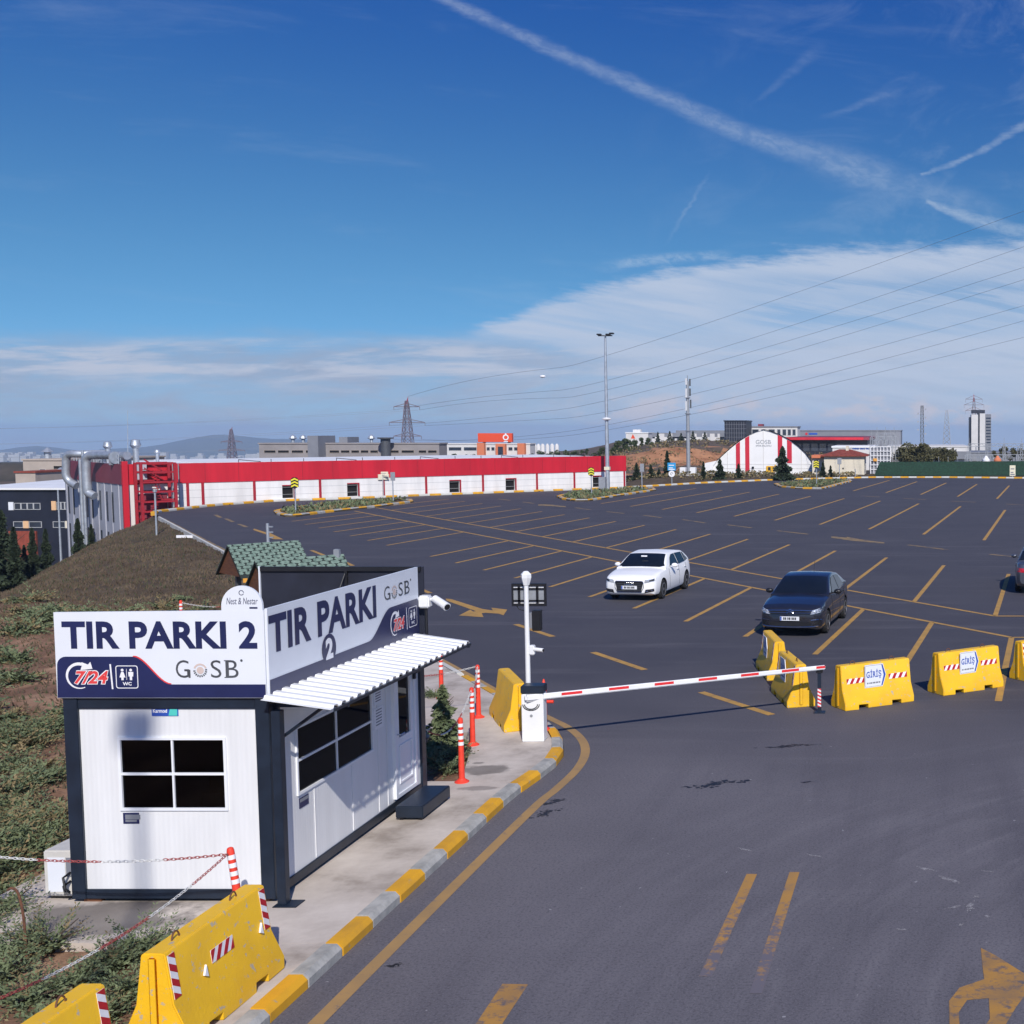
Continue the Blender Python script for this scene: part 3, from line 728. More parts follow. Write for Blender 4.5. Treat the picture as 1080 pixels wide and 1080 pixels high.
# walls as sheets set 35 mm behind the frame, window and door openings left out
def wall_with_holes(u0, u1, v0, v1, holes, t0, t1, fn, mb=None):
    mb = mb or MB()
    us = sorted({u0, u1, *[h[0] for h in holes], *[h[1] for h in holes]}); vs = sorted({v0, v1, *[h[2] for h in holes], *[h[3] for h in holes]})
    for a, b in zip(us[:-1], us[1:]):
        for c, d in zip(vs[:-1], vs[1:]):
            m_ = ((a + b) / 2, (c + d) / 2)
            if any(h[0] < m_[0] < h[1] and h[2] < m_[1] < h[3] for h in holes): continue
            mb.prism([(a, c), (b, c), (b, d), (a, d)], t0, t1, fn=fn)
    return mb
fF = lambda u, v, w: (u, Y0 - w, v)          # front plane, w towards the viewer
fS = lambda u, v, w: (X1 + w, u, v)          # road-side plane
FW = (-8.945, -7.765, 1.215, 2.015)          # front window
SW = (14.14, 16.13, 1.20, 1.985)             # side window
DR = (16.76, 17.50, 0.32, 2.25)              # door
w = wall_with_holes(X0 + pw, X1 - pw, ZB + .11, ZT - .135, [FW], -0.09, -0.035, fF)
w.build('wall', M['panel_front'], booth)
w = wall_with_holes(Y0 + pw, Y1 - pw, ZB + .11, ZT - .135, [SW, DR], -0.09, -0.035, fS)
for y in (14.52, 15.52, 16.30, 16.58): w.prism([(y, ZB + .12), (y + .012, ZB + .12), (y + .012, 1.15 if y < 16 else 2.3), (y, 1.15 if y < 16 else 2.3)], -0.034, -0.026, fn=fS)
w.build('wall', M['panel_side'], booth)
w = MB(); w.box(X0 + .035, X0 + .09, Y0 + pw, Y1 - pw, ZB + .11, ZT - .135); w.box(X0 + pw, X1 - pw, Y1 - .09, Y1 - .035, ZB + .11, ZT - .135)
w.build('wall', M['panel_side'], booth)
w = MB(); w.box(X0 + .1, X1 - .1, Y0 + .1, Y1 - .1, ZB + .03, ZB + .09); w.build('floor', M['darkgrey'], booth)
w = MB(); w.box(X0 + .14, X1 - .14, Y0 + .14, Y1 - .14, ZT - .12, ZT - .02); w.build('roof', M['grey'], booth)
# a desk and a chair back dimly inside
w = MB(); w.box(-8.2, -7.85, 13.8, 13.84, 1.02, 1.30); w.box(-8.05, -8.0, 13.8, 13.84, .90, 1.02); w.build('monitor', M['black'], booth)
w = MB(); w.lathe([(.03, 0), (.03, .16), (.012, .20), (.012, .24)], (-8.85, 13.85, .90), 10); w.build('bottle', M['refl'], booth, smooth=True)
w = MB(); w.box(-8.9, -8.1, 17.3, 17.7, .26, 1.9); w.build('locker', M['midgrey'], booth)
w = MB(); w.box(-8.55, -8.1, 14.55, 14.62, .75, 1.35); w.box(-8.55, -8.1, 14.35, 14.8, .68, .75); w.cyl((-8.32, 14.58, .26), (-8.32, 14.58, .68), .03); w.build('chair', M['black'], booth)
w = MB(); w.box(-8.9, -7.5, 13.75, 14.25, .85, .90); w.box(-8.85, -8.8, 13.8, 14.2, .26, .85); w.box(-7.6, -7.55, 13.8, 14.2, .26, .85); w.build('desk', M['midgrey'], booth)
def window(fn, W, name='window', nu=2, fz=(-0.06, -0.016), glassw=-0.042, fw=0.030, mid=0.5, extra=True):
    u0, u1, v0, v1 = W
    f = MB()
    o = 0.022
    for a, b, c, d in ((u0 - o, u1 + o, v0 - o, v0 + fw - o), (u0 - o, u1 + o, v1 - fw + o, v1 + o), (u0 - o, u0 + fw - o, v0 + fw - o, v1 - fw + o), (u1 - fw + o, u1 + o, v0 + fw - o, v1 - fw + o)):
        f.prism([(a, c), (b, c), (b, d), (a, d)], *fz, fn=fn)
    mu = u0 + (u1 - u0) * 0.5; mv = v0 + (v1 - v0) * mid
    for a, b, c, d in ((mu - .010, mu + .010, v0 + fw - o, v1 - fw + o),):
        f.prism([(a, c), (b, c), (b, d), (a, d)], fz[0] + .008, fz[1] - .006, fn=fn)
    for a, b in ((u0 + fw - o, mu - .010), (mu + .010, u1 - fw + o)):
        f.prism([(a, mv - .014), (b, mv - .014), (b, mv + .014), (a, mv + .014)], fz[0] + .008, fz[1] - .006, fn=fn)
    fo = f.build(name, M['pvc'], booth)
    for a, b in ((u0 + fw - o, mu - .010), (mu + .010, u1 - fw + o)):
        for c, d in ((v0 + fw - o, mv - .014), (mv + .014, v1 - fw + o)):
            g = MB(); g.prism([(a, c), (b, c), (b, d), (a, d)], glassw - .006, glassw, fn=fn); g.build('pane', M['glass'], fo)
    return fo
window(fF, FW)
window(fS, SW)
# door
d = MB()
a, b, c, e = DR
for q in ((a, a + .06, c, e), (b - .06, b, c, e), (a + .06, b - .06, e - .06, e), (a + .06, b - .06, c, c + .05)):
    d.prism([(q[0], q[2]), (q[1], q[2]), (q[1], q[3]), (q[0], q[3])], -.06, .012, fn=fS)
pg = (a + .17, b - .17, 1.16, 2.04)
d = wall_with_holes(a + .062, b - .062, c + .052, e - .062, [pg], -.05, -.004, fS, d)
for q in ((pg[0] - .02, pg[1] + .02, .50, .53), (pg[0] - .02, pg[1] + .02, 1.02, 1.05), (pg[0] - .02, pg[0] + .01, .53, 1.02), (pg[1] - .01, pg[1] + .02, .53, 1.02)):
    d.prism([(q[0], q[2]), (q[1], q[2]), (q[1], q[3]), (q[0], q[3])], -.0035, .008, fn=fS)
do = d.build('door', M['pvc'], booth)
g = MB(); g.prism([(pg[0], pg[2]), (pg[1], pg[2]), (pg[1], pg[3]), (pg[0], pg[3])], -.04, -.03, fn=fS); g.build('pane', M['glass'], do)
g = MB(); g.tube([fS(a + .10, 1.22, .0), fS(a + .10, 1.22, .05), fS(a + .22, 1.22, .05)], .011, 8); g.build('handle', M['chrome'], do, smooth=True)
# notices, makers plates, sticker
def plate_at(name, fn, u0, u1, v0, v1, w0, w1, m, draw=None, mats=None):
    p = MB(); p.prism([(u0, v0), (u1, v0), (u1, v1), (u0, v1)], w0, w1, fn=fn)
    ms = [M[m]]
    if draw:
        ms += [M[k] for k in mats]; draw(p)
    return p.build(name, ms, booth)
fS2 = lambda u, v, w: fS(u, v, w)
def note(p):
    for i in range(5): p.prism([(16.26, 1.96 - i * .035), (16.42, 1.96 - i * .035), (16.42, 1.972 - i * .035), (16.26, 1.972 - i * .035)], -.0265, -.0255, 1, fn=fS)
plate_at('notice', fS, 16.22, 16.46, 1.78, 2.01, -.034, -.027, 'signwhite', note, ['navy'])
def note2(p):
    for i in range(6): p.prism([(16.26, 1.69 - i * .04), (16.44, 1.69 - i * .04), (16.44, 1.705 - i * .04), (16.26, 1.705 - i * .04)], -.0265, -.0255, 1, fn=fS)
plate_at('notice', fS, 16.21, 16.49, 1.44, 1.73, -.034, -.027, 'refl', note2, ['midgrey'])
def pl1(p):
    for i, (wd, h) in enumerate(((.17, .055), (.13, .025))): p.prism([(-8.92, 1.145 - i * .06), (-8.92 + wd, 1.145 - i * .06), (-8.92 + wd, 1.145 - i * .06 - h), (-8.92, 1.145 - i * .06 - h)], -.0275, -.0265, 1, fn=fF)
plate_at('maker_plate', fF, -8.945, -8.765, 1.04, 1.165, -.034, -.028, 'navy', pl1, ['midgrey'])
def pl2(p):
    p.prism([(14.17, 1.08), (14.37, 1.08), (14.37, 1.12), (14.17, 1.12)], -.0275, -.0265, 1, fn=fS)
plate_at('maker_plate', fS, 14.16, 14.38, 1.01, 1.135, -.034, -.028, 'navy', pl2, ['midgrey'])
fFs = lambda u, v, w: fF(u, v, w)
def stick(p):
    put_text(p, 'Karmod', -8.555, -8.395, 2.318, 2.362, -.0265, fF, 1, bold=0.03)
    p.prism([(-8.38, 2.285), (-8.28, 2.285), (-8.28, 2.37), (-8.36, 2.37)], -.0275, -.0262, 2, fn=fF)
M['teal'] = mat('teal_vinyl', (0.08, 0.55, 0.48), 0.5, var=0.05)
plate_at('sticker', fF, -8.57, -8.27, 2.28, 2.37, -.034, -.028, 'bluelogo', stick, ['refl', 'teal'])

# ---- sign boards on the roof
def u_of(px, py): return AY(px, py, Y0 - .02)[0]
def v_of(px, py): return AY(px, py, Y0 - .02)[2]
fb = MB()
SX0, SX1 = -9.585, -7.235
seal = [(SX1 - .012 - .0, ZS)] + [(-7.475 + .235 * math.cos(R(t)), ZS + .03 + .235 * math.sin(R(t))) for t in range(0, 181, 12)] + [(-7.71, ZS)]
fb.prism([(SX0, ZT), (SX1, ZT), (SX1, ZS), (-7.712, ZS), (SX0, ZS - .02)], 0.0, .03, 0, fn=fF)
fso = fb.build('sign_board', M['signwhite'], booth)
# navy foot with the S-curve
def scurve(u0, v0, u1, v1, n=12):
    out = []
    for i in range(n + 1):
        t = i / n; s = t * t * (3 - 2 * t); out.append((u0 + (u1 - u0) * t, v0 + (v1 - v0) * s))
    return out
yb = [(SX0 + .004, ZT + .004), (SX1 - .004, ZT + .004), (SX1 - .004, ZT + .155), (-8.30, ZT + .155)]
yb = yb[:3] + [(-8.30, ZT + .155)] + scurve(-8.30, ZT + .155, -8.72, ZT + .47) + [(-9.46, ZT + .47)] + ring_pts(-9.47, ZT + .37, .10, 90, 172, 6)
b1 = MB(); flat(b1, yb, .033, fF)
b1.build('navy_band', M['navy'], fso)
rd = MB()
sc = scurve(-8.30, ZT + .155, -8.72, ZT + .47)
flat_band(rd, sc, [(p[0] + .006 + .008 * (1 - (p[0] + 8.72) / .42), p[1] + .012) for p in sc], .0335, fF)
rd.build('red_edge', M['red'], fso)
t = MB(); put_text(t, 'TIR PARKI 2', -9.50, -7.315, 3.06, 3.372, .033, fF, bold=0.035, spacing=1.02)
t.build('lettering', M['navy'], fso)
def gosb(fn, u0, u1, v0, v1, w, parent):
    g = MB(); W_ = u1 - u0
    def serif(mb, ch, a, b):
        put_text(mb, ch, a, b, v0, v1, w, fn, 0, bold=-0.004)
    serif(g, 'G', u0, u0 + .20 * W_); serif(g, 'S', u0 + .53 * W_, u0 + .69 * W_); serif(g, 'B', u0 + .76 * W_, u0 + .95 * W_)
    h = v1 - v0
    # thickened stems and serifs
    flat(g, [(u0 + .755 * W_, v0 + .0 * h), (u0 + .805 * W_, v0), (u0 + .805 * W_, v1), (u0 + .755 * W_, v1)], w + .0006, fn)
    flat(g, [(u0 + .735 * W_, v0), (u0 + .80 * W_, v0), (u0 + .80 * W_, v0 + .05 * h), (u0 + .735 * W_, v0 + .05 * h)], w + .0012, fn)
    flat(g, [(u0 + .735 * W_, v1 - .05 * h), (u0 + .80 * W_, v1 - .05 * h), (u0 + .80 * W_, v1), (u0 + .735 * W_, v1)], w + .0012, fn)
    flat(g, [(u0 + .19 * W_, v0 + .0 * h), (u0 + .22 * W_, v0), (u0 + .22 * W_, v0 + .46 * h), (u0 + .15 * W_, v0 + .46 * h), (u0 + .15 * W_, v0 + .41 * h), (u0 + .19 * W_, v0 + .41 * h)], w + .0006, fn)
    flat(g, ring_pts(u0 + 1.0 * W_, v1 - .02 * h, .02 * W_, 0, 330, 10), w, fn)
    # gear-like ring in place of the O
    cx, cy, r = u0 + .37 * W_, v0 + .42 * h, .088 * W_
    for i in range(10):
        t0 = 180 + i * 20
        flat(g, ring_pts(cx, cy, r * 1.2, t0, t0 + 12, 2) + ring_pts(cx, cy, r * .82, t0 + 12, t0, 2), w, fn)
    g.build('lettering', M['darkgrey'], parent)
    d_ = MB(); flat(d_, ring_pts(cx, cy, r * .62, 0, 345, 16), w, fn)
    flat_band(d_, ring_pts(cx, cy, r * 1.2, 20, 160, 10), ring_pts(cx, cy, r * .9, 20, 160, 10), w, fn)
    d_.build('emblem', M['emblem'], parent)
gosb(fF, -8.24, -7.50, ZT + .23, ZT + .43, .033, fso)
def seven24(fn, cx, cy, r, w, parent, k=1.0):
    g = MB()
    # open ring with an arrow head
    n = 22; A = []; B = []
    for i in range(n + 1):
        t = 75 + (295 - 75) * i / n; th = r * (.20 * (1 - .85 * (i / n) ** 1.5)) + .004
        A.append((cx + k * (r * math.cos(R(t))), cy + r * math.sin(R(t)))); B.append((cx + k * ((r - th) * math.cos(R(t))), cy + (r - th) * math.sin(R(t))))
    flat_band(g, A, B, w, fn)
    flat(g, [(cx + k * .22 * r, cy + 1.02 * r), (cx + k * .22 * r, cy + .70 * r), (cx + k * .12 * r, cy + .42 * r), (cx + k * 1.02 * r, cy + .52 * r), (cx + k * .88 * r, cy + 1.05 * r), (cx + k * .70 * r, cy + .84 * r)], w + .0008, fn)
    put_text(g, '7/24', cx - k * .42 * r, cx + k * 2.22 * r, cy - .70 * r, cy + .42 * r, w + .0012, fn, 0, bold=0.075, shear=.25)
    g.build('lettering', M['refl'], parent)
    h = MB(); put_text(h, '7/24', cx - k * .37 * r, cx + k * 2.17 * r, cy - .63 * r, cy + .36 * r, w + .0026, fn, 0, bold=0.03, shear=.25)
    h.build('lettering', M['red'], parent)
def wc(fn, u0, u1, v0, v1, w, parent, divu):
    g = MB(); W_ = u1 - u0; h = v1 - v0; th = .035 * h
    def rr(a, b, c, d, r):
        s = 1 if b > a else -1
        pts = []
        for qx, qy, t0 in ((b - s * r, d - r, 0), (a + s * r, d - r, 90), (a + s * r, c + r, 180), (b - s * r, c + r, 270)):
            for i in range(5):
                t = R(t0 + 90 * i / 4); pts.append((qx + s * r * math.cos(t), qy + r * math.sin(t)))
        return pts + [pts[0]]
    s = 1 if W_ > 0 else -1
    flat_band(g, rr(u0, u1, v0, v1, .1 * h), rr(u0 + s * th, u1 - s * th, v0 + th, v1 - th, .08 * h), w, fn)
    for cxx, lady in ((u0 + .30 * W_, True), (u0 + .68 * W_, False)):
        flat(g, ring_pts(cxx, v0 + .80 * h, .062 * h, 0, 330, 10), w, fn)
        if lady: flat(g, [(cxx - s * .05 * h, v0 + .72 * h), (cxx + s * .05 * h, v0 + .72 * h), (cxx + s * .13 * h, v0 + .48 * h), (cxx + s * .05 * h, v0 + .48 * h), (cxx + s * .05 * h, v0 + .36 * h), (cxx - s * .05 * h, v0 + .36 * h), (cxx - s * .05 * h, v0 + .48 * h), (cxx - s * .13 * h, v0 + .48 * h)], w, fn)
        else: flat(g, [(cxx - s * .11 * h, v0 + .72 * h), (cxx + s * .11 * h, v0 + .72 * h), (cxx + s * .10 * h, v0 + .52 * h), (cxx + s * .05 * h, v0 + .52 * h), (cxx + s * .05 * h, v0 + .36 * h), (cxx - s * .05 * h, v0 + .36 * h), (cxx - s * .05 * h, v0 + .52 * h), (cxx - s * .10 * h, v0 + .52 * h)], w, fn)
    flat(g, [(u0 + .48 * W_, v0 + .38 * h), (u0 + .50 * W_, v0 + .38 * h), (u0 + .50 * W_, v0 + .85 * h), (u0 + .48 * W_, v0 + .85 * h)], w, fn)
    put_text(g, 'WC', u0 + .30 * W_, u0 + .70 * W_, v0 + .13 * h, v0 + .28 * h, w, fn, 0, bold=0.03)
    flat(g, [(divu, v0 - .03 * h), (divu + s * .018, v0 - .03 * h), (divu + s * .002, v1 + .06 * h), (divu - s * .016, v1 + .06 * h)], w, fn)
    g.build('pictogram', M['refl'], parent)
seven24(fF, -9.325, ZT + .255, .150, .036, fso)
wc(fF, -8.915, -8.665, ZT + .11, ZT + .37, .036, fso, -8.965)
# round crest board on top of the front sign, right end
cb = MB(); cb.prism([(-7.245, ZS - .012), *[(-7.475 + .23 * math.cos(R(t)), ZS + .045 + .235 * math.sin(R(t))) for t in range(0, 181, 10)], (-7.705, ZS - .012)], .0, .0295, 0, fn=fF)
cbo = cb.build('crest_board', M['signwhite'], booth)
ct = MB(); put_text(ct, 'Nest & Nestar', -7.645, -7.295, ZS + .07, ZS + .145, .0305, fF, 0, bold=0.0, shear=.2)
A = ring_pts(-7.475, ZS + .20, .03, 0, 340, 12); flat_band(ct, A, ring_pts(-7.475, ZS + .20, .022, 0, 340, 12), .0305, fF)
flat(ct, [(-7.39, ZS + .02), (-7.30, ZS + .02), (-7.30, ZS + .04), (-7.39, ZS + .04)], .0305, fF)
ct.build('lettering', M['navy'], cbo)
# side board
sb = MB(); sb.prism([(Y0 - .02, ZT + .03), (Y1 - .22, ZT + .03), (Y1 - .22, ZS + .02), (Y0 - .02, ZS + .02)], .0, .03, 0, fn=fS)
sso = sb.build('sign_board', M['signwhite'], booth)
def yz(px, py):
    p = AX(px, py, X1 + .03); return (p[1], p[2])
w_ = .034
band = [(Y0 - .015, ZT + .034), (Y1 - .225, ZT + .034), (Y1 - .225, yz(437, 634)[1] - .03)]
pA = (yz(392, 676)[0], ZT + .40 * .5); 
band = [(Y0 - .015, ZT + .035), (Y1 - .225, ZT + .035), (Y1 - .225, ZT + .54)] + ring_pts(Y1 - .30, ZT + .49, .065, 20, 90, 4) + [(16.75, ZT + .555)] + scurve(16.68, ZT + .555, 15.98, ZT + .20, 14) + [(Y0 - .015, ZT + .20)]
bm_ = MB(); flat(bm_, band, w_, fS); flat(bm_, ring_pts(14.88, ZT + .305, .185, 0, 345, 22), w_ + .0006, fS)
bm_.build('navy_band', M['navy'], sso)
t = MB(); put_text(t, 'TIR PARKI', yz(281, 649)[0] + .03, yz(396, 619)[0], ZT + .49, ZT + .925, w_, fS, bold=0.035, spacing=1.02); t.build('lettering', M['navy'], sso)
t = MB(); put_text(t, '2', 14.79, 14.98, ZT + .175, ZT + .44, w_ + .003, fS, bold=0.05); t.build('lettering', M['refl'], sso)
gosb(fS, yz(405, 627)[0], yz(433, 620)[0], ZT + .67, ZT + .86, w_, sso)
seven24(fS, 16.80, ZT + .31, .17, w_ + .0025, sso, k=.85)
wc(fS, 17.27, 17.56, ZT + .17, ZT + .46, w_ + .0025, sso, 17.20)
# back board, its dark inside and bracing seen over the roof
bb = MB(); bb.box(X0 - .06, X1 + .03, Y1 - .02, Y1 + .01, ZT, ZS + .0)
bbo = bb.build('sign_board', M['signback'], booth)
bb = MB(); bb.box(X0 - .07, X0 - .05, Y1 - .05, Y1 - .021, ZT + .02, ZS + .01); bb.build('edge_trim', M['signwhite'], bbo)
bb = MB(); bb.box(X0 - .04, X1, Y1 - .06, Y1 - .022, ZS - .06, ZS + .005); bb.box(-8.35, -8.31, Y1 - .06, Y1 - .022, ZT, ZS - .061)
bb.cyl((-8.33, Y1 - .08, ZS - .1), (-8.45, Y1 - .6, ZT), .015); bb.build('brace', M['black'], bbo)
ib = MB(); ib.box(X0 + .02, X1 - .06, Y0 + .004, Y0 + .03, ZT + .01, ZS - .03); ib.box(X1 - .032, X1 - .004, Y0 + .04, Y1 - .26, ZT + .04, ZS - .02); ib.build('sign_backing', M['signback'], booth)
# awning of corrugated sheet
aw = MB(); n = 22; ya, yb_ = 13.27, 17.52; pitch = (yb_ - ya) / n
prof = []
for i in range(n):
    y = ya + i * pitch
    prof += [(y, 0), (y + .30 * pitch, 0), (y + .42 * pitch, .032), (y + .82 * pitch, .032), (y + .94 * pitch, 0)]
prof.append((yb_, 0))
xi, zi, xo, zo = X1 + .036, 2.525, -6.42, 2.415
vs = []
for (y, h) in prof: vs += [(xi, y, zi + h), (xo, y, zo + h), (xi, y, zi + h - .006), (xo, y, zo + h - .006)]
fs = []
for i in range(len(prof) - 1):
    a = 4 * i; b = a + 4
    fs += [(a, a + 1, b + 1, b), (a + 2, b + 2, b + 3, a + 3), (a + 1, a + 3, b + 3, b + 1), (a, b, b + 2, a + 2)]
fs += [(0, 2, 3, 1), (4 * len(prof) - 4, 4 * len(prof) - 3, 4 * len(prof) - 1, 4 * len(prof) - 2)]
aw.add(vs, fs); awo = aw.build('awning', M['white'], booth)
br = MB()
for y in (13.62, 17.42):
    br.box(X1 + .005, xo + .03, y, y + .04, 2.36, 2.40); br.tube([(X1 + .03, y + .02, 1.98), (X1 + .55, y + .02, 2.36)], .02, 6); br.box(X1 + .004, X1 + .04, y - .005, y + .045, 1.90, 2.36)
br.box(xo + .005, xo + .028, ya + .05, yb_ - .02, 2.38, 2.412)
br.build('awning_bracket', M['frame'], awo)
# steel upright with foot plate at the front corner
po = MB(); po.box(-7.17, -7.07, 13.42, 13.52, PZ + .012, 2.36); po.box(-7.20, -6.93, 13.36, 13.58, PZ, PZ + .012)
po.build('corner_post', M['frame'], booth, bevel=.004)
# ---- things by the booth
s = thing('doorstep', 'dark grey metal step below the booth door', 'step', (-6.9, 17.0, PZ))
q = MB(); q.box(-7.10, -6.72, 16.42, 17.42, PZ + .035, .33); q.build('tread', M['frame'], s, bevel=.012)
for x in (-7.06, -6.80):
    for y in (16.46, 17.34): q = MB(); q.box(x, x + .05, y, y + .05, PZ, PZ + .035); q.build('foot', M['black'], s)
s = thing('air_conditioner', 'white outdoor air conditioner unit standing left of the booth', 'air conditioner', (-9.75, 13.8, PZ))
q = MB(); q.box(-9.93, -9.585, 13.60, 14.42, .165, .70); q.build('casing', M['accasing'], s, bevel=.015)
q = MB(); q.box(-9.88, -9.68, 13.594, 13.599, .22, .62); q.build('side_panel', M['signwhite'], s)
q = MB(); q.box(-9.665, -9.595, 13.590, 13.599, .40, .62); q.build('label_plate', M['midgrey'], s)
q = MB(); 
for i in range(2): q.tube([(-9.62, 13.59, .45 - i * .1), (-9.64, 13.50, .42 - i * .1), (-9.60, 13.47, .30 - i * .06), (-9.56, 13.49, .25)], .014, 6)
q.build('pipe', M['black'], s, smooth=True)
for y in (13.65, 14.3): q = MB(); q.box(-9.90, -9.62, y, y + .05, PZ, .165); q.build('foot', M['black'], s)
q = MB(); q.tube(smooth_path([(-9.12, 12.20, 0.02), (-9.14, 12.2, .5), (-9.18, 12.2, .74), (-9.24, 12.2, .80), (-9.29, 12.2, .78)]), .013, 7)
tag(q.build('bent_rod', M['rust'], smooth=True), 'thin rusty rod bent over at its top, stuck in the soil before the booth', 'rod')
# camera on the booth corner
s = thing('security_camera', 'white bullet camera on a black post at the corner of the booth sign', 'camera', (-7.12, 17.75, 2.55))
q = MB(); q.tube([(-7.13, 17.74, 2.45), (-7.13, 17.74, 2.92)], .022, 8); q.build('bracket', M['black'], s, smooth=True)
q = MB(); q.box(-7.22, -7.06, 17.66, 17.82, 2.90, 3.08); q.build('junction_box', M['white'], s, bevel=.02)
q = MB(); q.tube([(-7.06, 17.74, 3.02), (-6.98, 17.72, 3.03), (-6.95, 17.70, 3.0)], .025, 8); q.cyl((-7.0, 17.74, 3.03), (-6.76, 17.58, 2.93), .055, .06, 12); q.build('camera_body', M['white'], s, smooth=True)
q = MB(); q.cyl((-6.759, 17.579, 2.9295), (-6.752, 17.574, 2.926), .045, .045, 12); q.build('lens', M['black'], s)
# ================================================================== SHELTERS
def clip_poly(pts, x0, x1, y0, y1):
    def c(ps, f, inter):
        out = []
        for i in range(len(ps)):
            a, b = ps[i - 1], ps[i]
            if f(b):
                if not f(a): out.append(inter(a, b))
                out.append(b)
            elif f(a): out.append(inter(a, b))
        return out
    lx = lambda X: (lambda a, b: (X, a[1] + (b[1] - a[1]) * (X - a[0]) / (b[0] - a[0])))
    ly = lambda Y: (lambda a, b: (a[0] + (b[0] - a[0]) * (Y - a[1]) / (b[1] - a[1]), Y))
    for f, g in ((lambda p: p[0] >= x0, lx(x0)), (lambda p: p[0] <= x1, lx(x1)), (lambda p: p[1] >= y0, ly(y0)), (lambda p: p[1] <= y1, ly(y1))):
        if not pts: break
        pts = c(pts, f, g)
    return pts
def make_shelter(loc, rz, L, hw, ridge, drop, label):
    s = thing('shelter', label, 'shelter', loc, rz, 'small shingled shelters behind the booth')
    sl = math.hypot(hw, drop)
    felt = MB(); tiles = MB()
    for sd in (-1, 1):
        def fn(u, v, w, sd=sd):
            # u along ridge, v down the slope
            return (u, sd * (v * hw / sl + w * drop / sl), ridge - v * drop / sl + w * hw / sl)
        felt.prism([(0, 0), (L, 0), (L, sl), (0, sl)], -.03, 0, fn=fn)
        a = .125; rows = int(sl / (a * .9)) + 2
        for r in range(rows):
            for c in range(int(L / (a * 1.75)) + 2):
                cx = c * a * 1.78 + (r % 2) * a * .89; cy = r * a * .92 * .8 + .02
                h = [(cx + a * .80 * math.cos(R(t)), cy + a * .47 * math.sin(R(t))) for t in (0, 50, 130, 180, 230, 310)]
                h = clip_poly(h, 0, L, 0.0, sl)
                if len(h) > 2: tiles.prism(h, .002, .012, fn=fn)
    fo = felt.build('roof', M['shingledark'], s, local=True)
    tiles.build('shingles', M['shingle'], fo, local=True)
    gb = MB()
    for x in (.06, L - .08): gb.prism([(-hw * .92, ridge - drop * .96), (hw * .92, ridge - drop * .96), (0, ridge - .05)], x, x + .03, fn=lambda u, v, w: (w, u, v))
    gb.build('gable_board', M['wood'], s, local=True)
    for x in (.22, L - .22):
        q = MB(); q.box(x - .05, x + .05, -.05, .05, 0, ridge - .1); q.build('post', M['darkgrey'], s, local=True)
    q = MB(); q.box(.25, L - .25, -hw * .7, -hw * .45, .42, .46); q.box(.25, L - .25, hw * .45, hw * .7, .42, .46); q.box(.3, .36, -hw * .65, hw * .65, .0, .42); q.box(L - .36, L - .3, -hw * .65, hw * .65, .0, .42)
    q.build('bench', M['wood'], s, local=True)
    q = MB(); q.box(.02, .20, -hw - .03, -hw - .01, ridge - drop - .08, ridge - drop + .02); q.build('small_plate', M['brassy'], s, local=True)
    return s
g1_ = AY(239.5, 575, 29); g2_ = AY(268.5, 591.5, 25)
sh1 = make_shelter((g1_.x, g1_.y, gz(g1_.x, g1_.y)), R(49), 1.67, .82, g1_.z - gz(g1_.x, g1_.y), .76, 'small green shingled shelter farther left, its gable clear of the booth sign')
sh2 = make_shelter((g2_.x, g2_.y, gz(g2_.x, g2_.y)), R(47), 1.80, .82, g2_.z - gz(g2_.x, g2_.y), .76, 'small green shingled shelter half hidden by the back board of the booth sign')
# thin white pole and little grey box behind
g = AY(282, 552, 36); zb = gz(g.x, g.y)
s = thing('service_pole', 'thin white pole with rungs rising behind the green shingled shelter', 'pole', (g.x, g.y, zb))
q = MB(); q.cyl((g.x, g.y, zb), (g.x, g.y, g.z), .045, .045, 8); q.build('pole', M['galv'], s, smooth=True)
for i in range(5): q = MB(); q.box(g.x, g.x + .16, g.y - .02, g.y + .02, g.z - .12 - i * .16, g.z - .08 - i * .16); q.build('rung', M['galv'], s)
g = AY(355.5, 584, 26.2); zb = gz(g.x, g.y)
s = thing('meter_post', 'small grey box on a post at the right end of the nearer shelter roof', 'post', (g.x, g.y, zb))
q = MB(); q.cyl((g.x, g.y, zb), (g.x, g.y, g.z - .1), .03, .03, 8); q.build('post', M['grey'], s)
q = MB(); q.box(g.x - .06, g.x + .06, g.y - .05, g.y + .05, g.z - .12, g.z + .10); q.build('box', M['grey'], s, bevel=.01)

# ================================================================== BOLLARDS AND CHAINS
bol = thing('bollard', '', 'bollard', (0, 0, 0), 0, 'orange delineator posts round the booth')
q = MB(); q.lathe([(.108, 0), (.108, .012), (.095, .02), (.058, .045), (.048, .06)], n=18); q.build('base', M['orange'], bol, local=True, smooth=True)
q = MB(); q.lathe([(.045, .06), (.038, .90), (.038, .955), (.031, .99), (.016, 1.0)], n=18); q.build('post', M['orange'], bol, local=True, smooth=True)
for i in range(4):
    z = .575 + i * .095; q = MB(); q.lathe([(.0428 - i * .0009, z), (.0422 - i * .0009, z + .052)], n=18); q.build('reflective_band', M['refl'], bol, local=True, smooth=True)
posts = [(-6.87, 18.28, PZ, 'orange bollard nearest to the booth doorstep, at the front corner of the planting bed'),
         (-7.49, 20.47, PZ, 'orange bollard in the middle of three beside the planting bed, chained to the one behind'),
         (-8.10, 22.47, PZ, 'orange bollard standing nearest to the yellow barrier behind the gate cabinet'),
         (-9.45, 24.17, PZ, 'orange bollard half hidden under the far end of the white awning')]
pos0 = posts[0]; bol.location = pos0[:3]; bol['label'] = pos0[3]
for p in posts[1:]: dup(bol, p[:3], random.random(), p[3])
b = dup(bol, (-7.16, 12.70, PZ), 0, 'leaning orange bollard before the front wall of the booth, behind the big yellow barrier'); b.rotation_euler = (R(-2), R(-8), 0)
